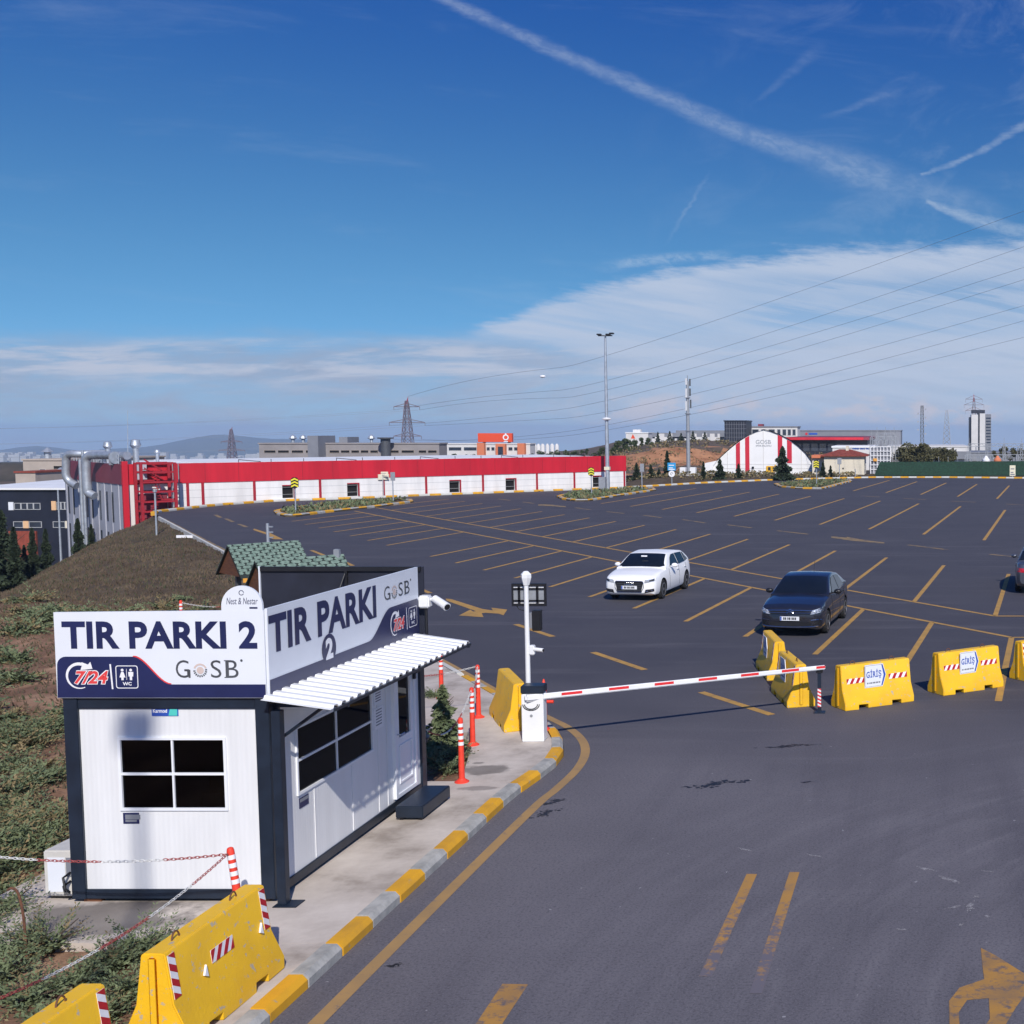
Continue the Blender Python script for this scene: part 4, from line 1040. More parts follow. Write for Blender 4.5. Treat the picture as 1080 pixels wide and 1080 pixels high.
bh = AY(190.5, 633, 31); zb = gz(bh.x, bh.y)
dup(bol, (bh.x, bh.y, bh.z - 1.0), 0, 'lone orange bollard on the brown bank, seen just above the front sign board')
dup(bol, (-10.35, 12.75, gz(-10.35, 12.75)), 0, 'orange bollard left of the booth at the edge of the concrete pad')
dup(bol, (-7.35, 9.2, gz(-7.35, 9.2)), 0, 'orange bollard in the front planting bed holding the lower end of the chain')
dup(bol, (-10.2, 22.2, gz(-10.2, 22.2)), 0, 'orange bollard hidden behind the back wall of the booth')
dup(bol, (bh.x + 1.9, bh.y - .2, bh.z - 1.0), 0, 'orange bollard on the brown bank hidden behind the front sign board')
def chain(name, a, b, sag, label, pitch=.044, run=16, th=.0042, start=0, wd=.014):
    a = Vector(a); b = Vector(b); L = (b - a).length; n = int(L * 1.02 / pitch); mb = MB()
    pt = lambda t: a.lerp(b, t) - Vector((0, 0, sag * 4 * t * (1 - t)))
    for i in range(n):
        p = pt(i / n); q = pt((i + 1) / n); d = (q - p).normalized(); c = (p + q) / 2
        s = d.orthogonal().normalized(); s = Matrix.Rotation(PI / 2 * (i % 2) + .6, 3, d) @ s
        hl = pitch * .72; path = []
        for k in range(8):
            t = 2 * PI * k / 8; path.append(c + d * (hl * math.cos(t)) + s * (wd * math.sin(t)))
        mb.tube(path, th, 4, mi=((i + start) // run) % 2, closed=True)
    o = mb.build(name, [M['chainwhite'], M['chainred']], smooth=True)
    return tag(o, label, 'chain', 'red and white plastic chains between the bollards')
b.scale = (1, 1, .93); tp = (-7.285, 12.67, .99)
chain('barrier_chain', tp, (-10.35, 12.75, 1.00), .10, 'red and white chain stretched level across the front wall of the booth', start=16)
chain('barrier_chain', tp, (-7.35, 9.2, .98), .16, 'red and white chain dropping from the leaning bollard towards the front planting bed', start=18)
chain('barrier_chain', (-8.10, 22.47, 1.10), (-10.2, 22.2, 1.0), .12, 'red and white chain running behind the booth from the bollard nearest the yellow barrier', run=14)
chain('barrier_chain', (-8.10, 22.47, 1.10), (-7.49, 20.47, 1.09), .18, 'red and white chain hanging between the two farther bollards of the planting bed', run=14)
chain('barrier_chain', (-7.49, 20.47, 1.09), (-7.26, 17.95, 1.02), .34, 'red and white chain sagging over the planting bed to the back corner of the booth', run=14)
chain('barrier_chain', (bh.x, bh.y, bh.z - .06), (bh.x + 1.9, bh.y - .2, bh.z - .06), .10, 'red and white chain on the brown bank above the front sign board', run=22)
chain('barrier_chain', (-10.35, 12.75, 1.0), (-12.6, 13.2, .9), .15, 'red and white chain leaving the picture at the left of the air conditioner', run=16)
dup(bol, (-12.6, 13.2, gz(-12.6, 13.2)), 0, 'orange bollard on the shrub bank farthest left of the booth')

# ================================================================== CONCRETE BARRIERS
BL, BH = 1.62, .86
prof = [(-.285, 0), (-.285, .13), (-.165, .40), (-.105, BH - .02), (-.09, BH), (.09, BH), (.105, BH - .02), (.165, .40), (.285, .13), (.285, 0)]
def bar_y(z):   # half width of the barrier at height z
    ps = [(.285, 0), (.285, .13), (.165, .40), (.105, BH - .02)]
    for (a, za), (b, zb_) in zip(ps[:-1], ps[1:]):
        if za <= z <= zb_: return a + (b - a) * (z - za) / (zb_ - za)
    return .1
def barrier_body():
    mb = MB(); n = len(prof)
    segs = [(-BL / 2, -.50, 0), (-.50, -.28, 1), (-.28, .28, 0), (.28, .50, 1), (.50, BL / 2, 0)]
    pr = {0: prof, 1: [(-.285, .085), (-.285, .13)] + prof[2:-2] + [(.285, .13), (.285, .085)]}
    for a, b, k in segs:
        p = pr[k]; vs = [(a, y, z) for y, z in p] + [(b, y, z) for y, z in p]
        fs = [(i, (i + 1) % n, n + (i + 1) % n, n + i) for i in range(n)]
        mb.add(vs, fs)
    def cap(x, p, flip):
        mb.add([(x, y, z) for y, z in p], [tuple(range(n)) if flip else tuple(range(n - 1, -1, -1))])
    for x, fl in ((-BL / 2, False), (BL / 2, True)): cap(x, prof, fl)
    # notch cheeks
    for x in (-.50, -.28, .28, .50): mb.add([(x, -.285, 0), (x, .285, 0), (x, .285, .085), (x, -.285, .085)], [(0, 1, 2, 3)])
    # tongue on each end
    for x, s in ((-BL / 2, -1), (BL / 2, 1)):
        a, b = sorted((x, x + s * .022)); mb.box(a, b, -.035, .035, .05, BH - .03)
    return mb
def fnB(side):
    return lambda u, v, w: (u * -side, side * (bar_y(v) + w), v)   # u to the right as seen from that side
def tape(mb, u0, u1, z0, z1, fn, n=4, ph=0.0):
    mb.prism([(u0, z0), (u1, z0), (u1, z1), (u0, z1)], .002, .005, 0, fn=fn)
    W_ = (u1 - u0) / n; sk = (z1 - z0) * .62
    for i in range(n + 1):
        pts = [(u0 + (i - .5 + ph) * W_, z0), (u0 + (i + ph) * W_, z0), (u0 + (i + ph) * W_ + sk, z1), (u0 + (i - .5 + ph) * W_ + sk, z1)]
        pts = clip_poly(pts, u0, u1, z0, z1)
        if len(pts) > 2: mb.prism(pts, .0055, .0070, 1, fn=fn)
def tape_v(mb, u0, u1, z0, z1, fn, n=3):
    mb.prism([(u0, z0), (u1, z0), (u1, z1), (u0, z1)], .002, .005, 0, fn=fn)
    H_ = (z1 - z0) / n
    for i in range(n + 1):
        pts = [(u0, z0 + i * H_), (u1, z0 + (i - .45) * H_), (u1, z0 + (i + .05) * H_), (u0, z0 + (i + .5) * H_)]
        pts = clip_poly(pts, u0, u1, z0, z1)
        if len(pts) > 2: mb.prism(pts, .0055, .0070, 1, fn=fn)
body_me = None
def barrier(loc, ang, label, sign=0, tapes='mid', loops=True, group='yellow concrete barriers'):
    global body_me
    b = thing('concrete_barrier', label, 'barrier', loc, ang, group)
    if body_me is None:
        o = barrier_body().build('body', M['barrier'], b, local=True, bevel=.012); body_me = o.data
    else:
        o = bpy.data.objects.new('body', body_me); COL.objects.link(o); o.parent = b
    if loops:
        for x in (-.48, .44):
            q = MB(); q.tube([(x + .055 * math.cos(R(t)), .0, BH - .01 + .075 * math.sin(R(t)) * 1.0) for t in range(0, 181, 20)], .008, 6); q.build('lifting_loop', M['rust'], b, local=True, smooth=True)
    f = fnB(-1)
    ends = [(tape_v, (-.785, -.69, .44, .83, f, 3)), (tape_v, (.69, .785, .44, .83, f, 3))]
    lay = {'mid': [(tape, (-.70, -.30, .50, .60, f, 3)), (tape, (.28, .72, .50, .60, f, 3))], 'near': [(tape, (-.20, .16, .50, .62, f, 3))] + ends, 'ends': ends, '': []}
    for fn_, args in lay[tapes]:
        q = MB(); fn_(q, *args); q.build('reflective_tape', [M['refl'], M['tapered']], b, local=True)
    if tapes == 'near':
        for u in (-.36, .58):
            q = MB(); q.prism([(u, .46), (u + .055, .43), (u + .05, .54)], .004, .022, fn=f); q.build('reflector', M['refl'], b, local=True)
    if sign:
        q = MB(); z0, z1 = .38, .84
        pts = [(-.30, z0), (.12, z0), (.20, (z0 + z1) / 2), (.12, z1), (-.30, z1)]
        def fl(u, v, w): return (u, -(bar_y(.40) + .006 + w), v)
        q.prism(pts, .0, .012, 0, fn=fl); so = q.build('direction_sign', M['signwhite'], b, local=True)
        q = MB()
        put_text(q, 'GİRİŞ', -.265, .085, .545, .745, .0125, fl, 0, bold=.028, spacing=1.12)
        flat(q, [(.085, z1 - .02), (.115, z1 - .02), (.188, (z0 + z1) / 2), (.115, z0 + .02), (.085, z0 + .02), (.140, (z0 + z1) / 2)], .0128, fl)
        q.build('lettering', M['bluelogo'], so, local=True)
        q = MB(); x = -.25
        for wd in (.03, .02, .05, .06, .05, .04): q.prism([(x, .455), (x + wd, .455), (x + wd, .485), (x, .485)], .0122, .0128, fn=fl); x += wd + .012
        for a, c, d, e in ((-.285, .105, z1 - .022, z1 - .016), (-.285, .105, z0 + .016, z0 + .022), (-.285, -.279, z0 + .022, z1 - .022)): q.prism([(a, d), (c, d), (c, e), (a, e)], .0122, .0128, fn=fl)
        q.build('small_print', M['midgrey'], so, local=True)
    return b
def place(p, q, ang=None):
    # p,q: ground ends of the long face that looks at the viewer, left to right
    p = Vector((p[0], p[1], 0)); q = Vector((q[0], q[1], 0)); d = (q - p).normalized(); n = Vector((-d.y, d.x, 0))
    return (p + q) / 2 + n * .285, math.atan2(d.y, d.x)
l, a = place(G(894, 750), G(962, 740)); barrier(l, a, 'yellow barrier with a GİRİŞ arrow sign, first one right of the boom end', 1)
l, a = place(G(997, 734), G(1057, 724.5)); barrier(l, a, 'yellow barrier with a GİRİŞ arrow sign, second one right of the boom end', 1)
l, a = place(G(1080, 720), G(1140, 709)); barrier(l, a, 'yellow barrier cut off by the right edge of the picture', 0, 'ends')
barrier((-2.42, 24.62, 0), R(-72), 'yellow barrier turned end-on just behind the boom tip, carrying a sign', 1, 'ends')
barrier((-3.10, 27.25, 0), R(-74), 'yellow barrier turned end-on before the dark sedan, farther from the boom tip', 1, 'ends', loops=False)
barrier((-7.36, 22.15, PZ), R(-62), 'plain yellow barrier right behind the white gate cabinet', 0, '', loops=False)
barrier((-6.55, 11.02, PZ), R(90), 'big chipped yellow barrier on the kerb before the booth front', 0, 'near')
barrier((-6.70, 8.85, PZ), R(90), 'yellow barrier nearest the viewer, only its top corner inside the picture', 0, 'near')
# ================================================================== BARRIER GATE
gA = Vector((-6.53, 20.80, PZ)); gB = G(864.4, 751.5)
bd = Vector((gB.x - gA.x, gB.y - gA.y, 0)).normalized(); ba = math.atan2(bd.y, bd.x)
gate = thing('boom_gate', 'white barrier gate with a red striped boom lowered across the entry lane', 'boom gate', gA, 0)
rotm = Matrix.Rotation(R(4), 4, 'Z'); T = Matrix.Translation(gA) @ rotm
q = MB(); q.box(-.185, .185, -.13, .14, 0, .84, mtx=T); q.build('cabinet', M['white'], gate, bevel=.012)
q = MB(); q.box(-.195, .195, -.14, .15, .845, .98, mtx=T); q.build('cabinet_cap', M['frame'], gate, bevel=.012)
q = MB()
for k, r in enumerate((.14, .11)):
    q.tube([T @ Vector((-.02 + r * math.cos(R(t)), -.135, .66 - .0 * k + r * .75 * math.sin(R(t)))) for t in range(180, 361, 15)], .008, 6)
q.build('cable', M['black'], gate, smooth=True)
q = MB(); q.cyl(T @ Vector((-.02, -.128, .46)), T @ Vector((-.02, -.137, .46)), .025, .025, 12); q.build('lock', M['grey'], gate)
bs = gA + Vector((-.10, -.19, .78)); be = Vector((gB.x, gB.y, .885)) + bd * .12
bdir = (be - bs).normalized()
q = MB(); side = Vector((-bdir.y, bdir.x, 0)).normalized(); up = bdir.cross(side) * -1
if up.z < 0: up = -up
def bf(u, v, w): return tuple(bs + bdir * u + up * v - side * w)
q.prism([(0, -.06), (.36, -.06), (.36, .06), (0, .06)], -.055, .055, fn=bf); q.build('boom_holder', M['white'], gate, bevel=.03)
q = MB(); LB = (be - bs).length
q.prism([(.30, -.05), (LB, -.042), (LB, .042), (.30, .05)], -.028, .028, fn=bf); bo = q.build('boom', M['white'], gate, bevel=.015)
for i in range(7):
    u = .62 + i * .835; e = min(u + .36, LB - .01)
    if i == 6: u = LB - .20
    q = MB(); q.prism([(u, -.012), (e, -.012), (e, .036), (u, .036)], .0282, .0295, fn=bf); q.build('red_stripe', M['boomred'], bo)
rest = thing('boom_rest', 'dark post with a red and white striped foot holding up the boom tip', 'post', gB)
q = MB(); q.box(gB.x - .035, gB.x + .035, gB.y - .035, gB.y + .035, .02, .79); q.box(gB.x - .11, gB.x + .11, gB.y - .09, gB.y + .09, 0, .02); q.build('post', M['frame'], rest)
q = MB(); q.box(gB.x - .065, gB.x + .065, gB.y - .05, gB.y + .05, .79, .82); q.box(gB.x - .065, gB.x + .065, gB.y + .04, gB.y + .06, .82, .93); q.build('cradle', M['black'], rest)
q = MB(); fr_ = lambda u, v, w: (gB.x + u, gB.y - .036 - w, v)
tape_v(q, -.034, .034, .12, .48, fr_, 5); q.build('reflective_tape', [M['refl'], M['boomred']], rest)
hy = thing('hydrant', 'small red hydrant peeking out behind the gate cabinet', 'hydrant', (-6.57, 21.50, PZ))
q = MB(); q.lathe([(.09, 0), (.09, .04), (.05, .05), (.05, .72), (.06, .74), (.05, .82), (.025, .88), (.012, .93)], (-6.57, 21.50, PZ), 14); q.build('body', M['orange'], hy, smooth=True)
q = MB(); q.cyl((-6.60, 21.50, PZ + .52), (-6.40, 21.50, PZ + .52), .03, .03, 12); q.build('outlet', M['orange'], hy, smooth=True)
# mast with its fittings
mx, my = -6.72, 21.10
mast = thing('camera_mast', 'tall white mast with a square lamp head standing behind the gate cabinet', 'mast', (mx, my, PZ))
q = MB(); q.cyl((mx, my, PZ), (mx, my, 2.84), .045, .040, 14); q.lathe([(.12, 0), (.12, .02), (.05, .03)], (mx, my, PZ), 14); q.build('pole', M['white'], mast, smooth=True)
q = MB(); q.lathe([(.055, 2.80), (.092, 2.93), (.092, 2.99), (.04, 3.045), (.01, 3.05)], (mx, my, 0), 6); q.build('lamp_head', M['white'], mast)
Z1 = 2.42
fl_ = thing('display_board', 'black framed board with grey panels mounted across the white mast', 'board', (mx, my + .07, 2.25))
q = MB(); cx = mx + .02
for a, b, c, d in ((-.30, .30, Z1+.355, Z1+.40), (-.30, .30, Z1+.0, Z1+.045), (-.30, -.27, Z1+.045, Z1+.355), (.27, .30, Z1+.045, Z1+.355), (-.19, -.15, Z1+.045, Z1+.355), (.13, .17, Z1+.045, Z1+.355), (-.27, .27, Z1+.29, Z1+.32), (-.27, .27, Z1+.08, Z1+.11)):
    q.box(cx + a, cx + b, my + .06, my + .12, c, d)
q.build('frame', M['black'], fl_)
q = MB(); q.box(cx - .27, cx + .27, my + .08, my + .10, Z1+.11, Z1+.29); q.build('panel', M['grey'], fl_)
q = MB(); q.box(cx - .27, cx + .27, my + .085, my + .105, Z1+.322, Z1+.353); q.box(cx - .27, cx + .27, my + .085, my + .105, Z1+.047, Z1+.078); q.build('light_bar', M['refl'], fl_)
q = MB(); q.tube([(cx - .22, my + .09, Z1), (cx - .18, my + .09, Z1-.06), (cx - .1, my + .09, Z1-.08), (mx, my + .05, Z1-.02)], .008, 6); q.build('cable', M['black'], fl_, smooth=True)
tl = thing('traffic_light', 'black traffic light turned away, fixed to the right of the white mast', 'traffic light', (mx + .16, my, 1.8))
q = MB(); q.box(mx + .085, mx + .23, my + .00, my + .14, 1.99, 2.35); q.build('housing', M['black'], tl, bevel=.01)
q = MB(); q.box(mx + .04, mx + .085, my + .03, my + .10, 2.03, 2.31); q.build('bracket', M['midgrey'], tl)
for z in (2.04, 2.16, 2.28): q = MB(); q.prism([(0, -.055), (.10, -.05), (.10, .05), (0, .055)], z + .03, z + .045, fn=lambda u, v, w: (mx + .157 + v * .9, my + .141 + u, w)); q.build('visor', M['black'], tl)
cc = thing('security_camera', 'small white camera fixed low on the white mast, pointing right', 'camera', (mx + .1, my, 1.3))
q = MB(); q.box(mx + .035, mx + .13, my - .05, my + .06, 1.57, 1.74); q.build('bracket', M['white'], cc, bevel=.015)
q = MB(); q.cyl((mx + .12, my - .02, 1.67), (mx + .29, my - .06, 1.66), .035, .035, 12); q.build('camera_body', M['white'], cc, smooth=True)
q = MB(); q.cyl((mx + .291, my - .0601, 1.66), (mx + .30, my - .062, 1.66), .025, .025, 12); q.build('lens', M['black'], cc)

# ================================================================== CARS
def smoothstep(t): t = max(0, min(1, t)); return t * t * (3 - 2 * t)
def interp(pts, x):
    if x <= pts[0][0]: return pts[0][1]
    for (a, va), (b, vb) in zip(pts[:-1], pts[1:]):
        if x <= b: return va + (vb - va) * (x - a) / (b - a)
    return pts[-1][1]
def sinterp(pts, x):
    # monotone-ish smooth interpolation
    xs = [p[0] for p in pts]
    if x <= xs[0]: return pts[0][1]
    if x >= xs[-1]: return pts[-1][1]
    for i in range(len(pts) - 1):
        if x <= xs[i + 1]:
            t = (x - xs[i]) / (xs[i + 1] - xs[i]); p1, p2 = pts[i][1], pts[i + 1][1]
            p0 = pts[i - 1][1] if i else p1; p3 = pts[i + 2][1] if i + 2 < len(pts) else p2
            m1 = (p2 - p0) / 2; m2 = (p3 - p1) / 2
            if (p2 - p1) == 0: m1 = m2 = 0
            return (2 * t**3 - 3 * t**2 + 1) * p1 + (t**3 - 2 * t**2 + t) * m1 + (-2 * t**3 + 3 * t**2) * p2 + (t**3 - t**2) * m2
def make_car(name, label, cat, C):
    # car points along -y (nose at y=-L/2); built at the origin
    car = thing(name, label, cat)
    L, W, H = C['L'], C['W'], C['H']; h2 = L / 2
    paint = M[C['paint']]
    hood = C['hood']          # (y, z) of the upper body line: bonnet, belt, boot
    plan = C['plan']          # (y, half width)
    sill = C['sill']          # (y, z) underside
    ys = sorted(set([round(-h2 + L * i / 46, 4) for i in range(47)] + [p[0] for p in hood]))
    NS = 12
    mb = MB(); rows = []
    for y in ys:
        hw = sinterp(plan, y); zt = sinterp(hood, y); zb = interp(sill, y)
        row = []
        # right half outline from bottom centre to top centre; mirrored afterwards
        sec = [(0, zb), (.80, zb), (.93, zb + .03), (.985, zb + .12), (1.0, zb + (zt - zb) * .45), (.995, zb + (zt - zb) * .62), (.975, zb + (zt - zb) * .80), (.945, zt - .045), (.90, zt - .012), (.78, zt + .004), (.4, zt + C['crown'] * .75), (0, zt + C['crown'])]
        pts = [(hw * a, z) for a, z in sec]
        full = pts + [(-a, z) for a, z in pts[-2:0:-1]]
        rows.append(len(mb.v)); mb.v += [(a, y, z) for a, z in full]; n = len(full)
    for i in range(len(ys) - 1):
        for j in range(n):
            mb.f.append((rows[i] + j, rows[i] + (j + 1) % n, rows[i + 1] + (j + 1) % n, rows[i + 1] + j)); mb.m.append(0)
    mb.f.append(tuple(rows[0] + j for j in range(n - 1, -1, -1))); mb.m.append(0)
    mb.f.append(tuple(rows[-1] + j for j in range(n))); mb.m.append(0)
    body = mb.build('body', paint, car, local=True, smooth=True, angle=35)
    # wheel wells cut out
    cut = MB()
    for y in (C['fa'], C['ra']):
        for s in (-1, 1):
            a, b = sorted((s * (W / 2 - .27), s * (W / 2 + .3)))
            cut.cyl((a, y, C['wr'] + .01), (b, y, C['wr'] + .01), C['wr'] + .055, n=28)
    co = cut.build('cutter', M['black'])
    bpy.context.view_layer.update()
    md = body.modifiers.new('wells', 'BOOLEAN'); md.operation = 'DIFFERENCE'; md.object = co; md.solver = 'EXACT'
    dg = bpy.context.evaluated_depsgraph_get(); dg.update()
    me = bpy.data.meshes.new_from_object(body.evaluated_get(dg))
    body.modifiers.clear(); body.data = me
    me.materials.clear(); me.materials.append(paint); me.materials.append(M['black'])
    for p in me.polygons:
        c = p.center
        well = any((c.y - y) ** 2 + (c.z - C['wr'] - .01) ** 2 < (C['wr'] + .07) ** 2 and abs(p.normal.x) < .5 and abs(c.x) < W / 2 - .01 and c.z < C['wr'] * 2 + .1 for y in (C['fa'], C['ra']))
        inner = any((c.y - y) ** 2 + (c.z - C['wr'] - .01) ** 2 < (C['wr'] + .04) ** 2 and abs(c.x) < W / 2 - .2 for y in (C['fa'], C['ra']))
        p.material_index = 1 if (well or inner) and c.z > .16 else 0
        if c.z < .2 and p.normal.z < -.7: p.material_index = 1
    me.polygons.foreach_set('use_smooth', [True] * len(me.polygons)); me.set_sharp_from_angle(angle=R(35))
    bpy.data.objects.remove(co)
    # cabin: side line in (y,z): windscreen foot, roof front, roof rear, rear foot
    wf, rf, rr_, rb = C['cab']
    roof = C['roof']          # (y,z) roof line between rf and rr_
    st = [wf[0]] + [wf[0] + (rf[0] - wf[0]) * t for t in (.25, .5, .75)] + [rf[0] + (rr_[0] - rf[0]) * t / 6 for t in range(7)] + [rr_[0] + (rb[0] - rr_[0]) * t for t in (.25, .5, .75)] + [rb[0]]
    def ztop(y):
        if y <= rf[0]:
            t = (y - wf[0]) / (rf[0] - wf[0]); return wf[1] + (rf[1] - wf[1]) * (t + .10 * math.sin(PI * t))
        if y >= rr_[0]:
            t = (y - rr_[0]) / (rb[0] - rr_[0]); return rr_[1] + (rb[1] - rr_[1]) * (t - .08 * math.sin(PI * t))
        return sinterp(roof, y)
    belt = lambda y: interp(C['belt'], y)
    def half(y, z):
        b = sinterp(plan, y) * .945; tz = (z - belt(y)) / max(.01, H - .02 - belt(y)); return b * (1 - C['tumble'] * max(0, min(1, tz)) ** 1.05)
    cb_ = MB(); rows = []
    for y in st:
        zt = ztop(y); zb = min(belt(y), zt) - .05
        pts = [(half(y, zb + .05), zb)]
        for k in range(1, 5):
            z = zb + .05 + (zt - .05 - zb - .05) * k / 4 if zt > zb + .12 else zb + .05 + .005 * k
            pts.append((half(y, z), z))
        x4, z4 = pts[-1]
        zt2 = max(zt, z4 + .004)
        pts += [(x4 * .955, z4 + (zt2 - z4) * .62), (x4 * .88, z4 + (zt2 - z4) * .85), (x4 * .5, zt2), (0, zt2 + .012)]
        full = pts + [(-a, z) for a, z in pts[-2::-1]]
        rows.append(len(cb_.v)); cb_.v += [(a, y, z) for a, z in full]; n = len(full)
    for i in range(len(st) - 1):
        for j in range(n - 1): cb_.f.append((rows[i] + j, rows[i] + j + 1, rows[i + 1] + j + 1, rows[i + 1] + j)); cb_.m.append(0)
    cb_.f.append(tuple(rows[0] + j for j in range(n - 1, -1, -1))); cb_.m.append(0); cb_.f.append(tuple(rows[-1] + j for j in range(n))); cb_.m.append(0)
    cb_.build('roof', paint, car, local=True, smooth=True, angle=30)
    # screens
    def screen(nm, ya, yb, frac0=.04, frac1=.93, off=.012):
        q = MB(); K = 8; J = 10; vs = []
        nrm = Vector((0, -(ztop(yb) - ztop(ya)), (yb - ya))).normalized()
        if nrm.z < 0: nrm = -nrm
        for i in range(K + 1):
            y = ya + (yb - ya) * (frac0 + (frac1 - frac0) * i / K); zt = ztop(y)
            hx = half(y, max(belt(y), zt - .06)) * (.90 if zt - belt(y) > .1 else .93)
            for j in range(J + 1):
                u = -1 + 2 * j / J
                zz_ = zt + .012 * (1 - u * u) - .012 * abs(u) ** 6
                p = Vector((hx * u, y, zz_)) + nrm * off; vs.append(tuple(p))
        fs = [(i * (J + 1) + j, i * (J + 1) + j + 1, (i + 1) * (J + 1) + j + 1, (i + 1) * (J + 1) + j) for i in range(K) for j in range(J)]
        q.add(vs, fs); return q.build(nm, M['carglass'], car, local=True, smooth=True, angle=80)
    screen('windscreen', wf[0], rf[0], .05, .95); screen('rear_window', rr_[0], rb[0], .10, .86)
    # side glass
    for s in (-1, 1):
        for poly in C['glass']:
            q = MB(); vs = []; n_ = len(poly)
            for (y, z) in poly: vs.append((s * (half(y, z) + .012), y, z))
            q.add(vs, [tuple(range(n_)) if s > 0 else tuple(range(n_ - 1, -1, -1))]); q.build('side_window', M['carglass'], car, local=True)
        # mirror
        y, z = C['mirror']
        q = MB(); q.sphere((s * (half(y, z) + .16), y, z + .03), .10, 10, sc=(1.1, .75, .72)); q.box(min(s * half(y, z), s * (half(y, z) + .12)), max(s * half(y, z), s * (half(y, z) + .12)), y - .02, y + .04, z - .02, z + .01)
        q.build('wing_mirror', M[C['mirrorm']], car, local=True, smooth=True)
        # door seams and handles
        q = MB()
        for (y0_, za, zb2) in C['seams']:
            pts = []
            for k in range(6):
                z = za + (zb2 - za) * k / 5
                hw = sinterp(plan, y0_); zt = sinterp(hood, y0_); zbm = interp(sill, y0_)
                t = (z - zbm) / (zt - zbm); a = interp([(0, .93), (.12, .985), (.45, 1.0), (.62, .995), (.80, .975), (.95, .945)], t)
                pts.append((s * (hw * a + .001), y0_, z))
            q.tube(pts, .006, 4)
        q.build('door_seam', M['black'], car, local=True)
        for y0_ in C['handles']:
            z = C['hz']; hw = sinterp(plan, y0_); q = MB(); q.box(min(s * hw * .985, s * (hw + .015)), max(s * hw * .985, s * (hw + .015)), y0_ - .09, y0_ + .09, z - .015, z + .015); q.build('door_handle', paint, car, local=True, bevel=.006)
    # wheels
    for y in (C['fa'], C['ra']):
        for s in (-1, 1):
            r = C['wr']; x = s * (W / 2 - .115)
            q = MB(); q.lathe([(r * .66, -.10), (r * .93, -.10), (r, -.07), (r, .07), (r * .93, .10), (r * .66, .10)], (x, y, r), 28, axis='x')
            wo = q.build('wheel', M['tyre'], car, local=True, smooth=True, angle=50)
            q = MB(); f = x + s * .085
            q.lathe([(r * .67, -.03), (r * .67, .02), (r * .60, .022), (r * .58, -.03)] if s > 0 else [(r * .58, .03), (r * .60, -.022), (r * .67, -.02), (r * .67, .03)], (f, y, r), 28, axis='x')
            for k in range(C['spokes']):
                t = 2 * PI * k / C['spokes'] + .2
                d = Vector((0, math.cos(t), math.sin(t))); e = Vector((0, -math.sin(t), math.cos(t)))
                c = Vector((f, y, r)); vs = []
                for rad, wd in ((.03, .03), (r * .62, .022)):
                    for xx in (-.012, .012):
                        for ww in (-wd, wd): vs.append(tuple(c + d * rad + e * ww + Vector((xx, 0, 0))))
                q.add(vs, [(0, 1, 3, 2), (4, 6, 7, 5), (0, 4, 5, 1), (2, 3, 7, 6), (0, 2, 6, 4), (1, 5, 7, 3)])
            q.cyl((f - .02, y, r), (f + .02, y, r), .05, n=12)
            q.build('rim', M['rim'], wo, local=True)
            q = MB(); q.cyl((x + s * .02, y, r), (x + s * .04, y, r), r * .6, n=20); q.build('brake_disc', M['black'], wo, local=True)
    from mathutils.bvhtree import BVHTree
    bv = BVHTree.FromPolygons([v.co.copy() for v in body.data.vertices], [tuple(p.vertices) for p in body.data.polygons])
    def front(u, v, w):
        h = bv.ray_cast(Vector((u, -6, v)), Vector((0, 1, 0)))[0]
        return (u, (h.y if h is not None and h.y < -1.0 else -h2 + .25) - w, v)
    def rear(u, v, w):
        h = bv.ray_cast(Vector((-u, 6, v)), Vector((0, -1, 0)))[0]
        return (-u, (h.y if h is not None and h.y > 1.0 else h2 - .25) + w, v)
    C['extra'](car, C, dict(half=half, plan=plan, hood=hood, front=front, rear=rear))
    return car
def front_fn(y0, bow, W):
    # point on the bowed front: u across, v up, w outwards
    return lambda u, v, w: (u, y0 + bow * (abs(u) / (W / 2)) ** 2.2 - w, v)
def grid_patch(mb, pts, fn, w, mi=0, n=6):
    # four-corner patch subdivided so that it follows the bow
    a, b, c, d = pts; vs = []
    for i in range(n + 1):
        for j in range(3):
            t = i / n; s = j / 2
            p = ((a[0] * (1 - t) + b[0] * t) * (1 - s) + (d[0] * (1 - t) + c[0] * t) * s, (a[1] * (1 - t) + b[1] * t) * (1 - s) + (d[1] * (1 - t) + c[1] * t) * s)
            vs.append(fn(p[0], p[1], w))
    mb.add(vs, [(i * 3 + j, (i + 1) * 3 + j, (i + 1) * 3 + j + 1, i * 3 + j + 1) for i in range(n) for j in range(2)], mi)
def number_plate(car, fn, u0, u1, v0, v1, w, rear=False):
    q = MB(); q.prism([(u0, v0), (u1, v0), (u1, v1), (u0, v1)], w - .012, w, fn=fn); po_ = q.build('number_plate', M['plate'], car, local=True)
    q = MB(); d = (u1 - u0)
    grid_patch(q, [(u0 + .004, v0 + .004), (u0 + .045 * 1, v0 + .004), (u0 + .045, v1 - .004), (u0 + .004, v1 - .004)], fn, w + .002, n=2); q.build('blue_band', M['bluelogo'], po_, local=True)
    q = MB(); x = u0 + .09
    for wd, gp in ((.035, .012), (.035, .03), (.03, .012), (.04, .03), (.035, .012), (.03, .012), (.035, .012)):
        q.prism([(x, v0 + .022), (x + wd, v0 + .022), (x + wd, v1 - .022), (x, v1 - .022)], w + .001, w + .003, fn=fn); x += wd + gp
    q.build('characters', M['black'], po_, local=True)
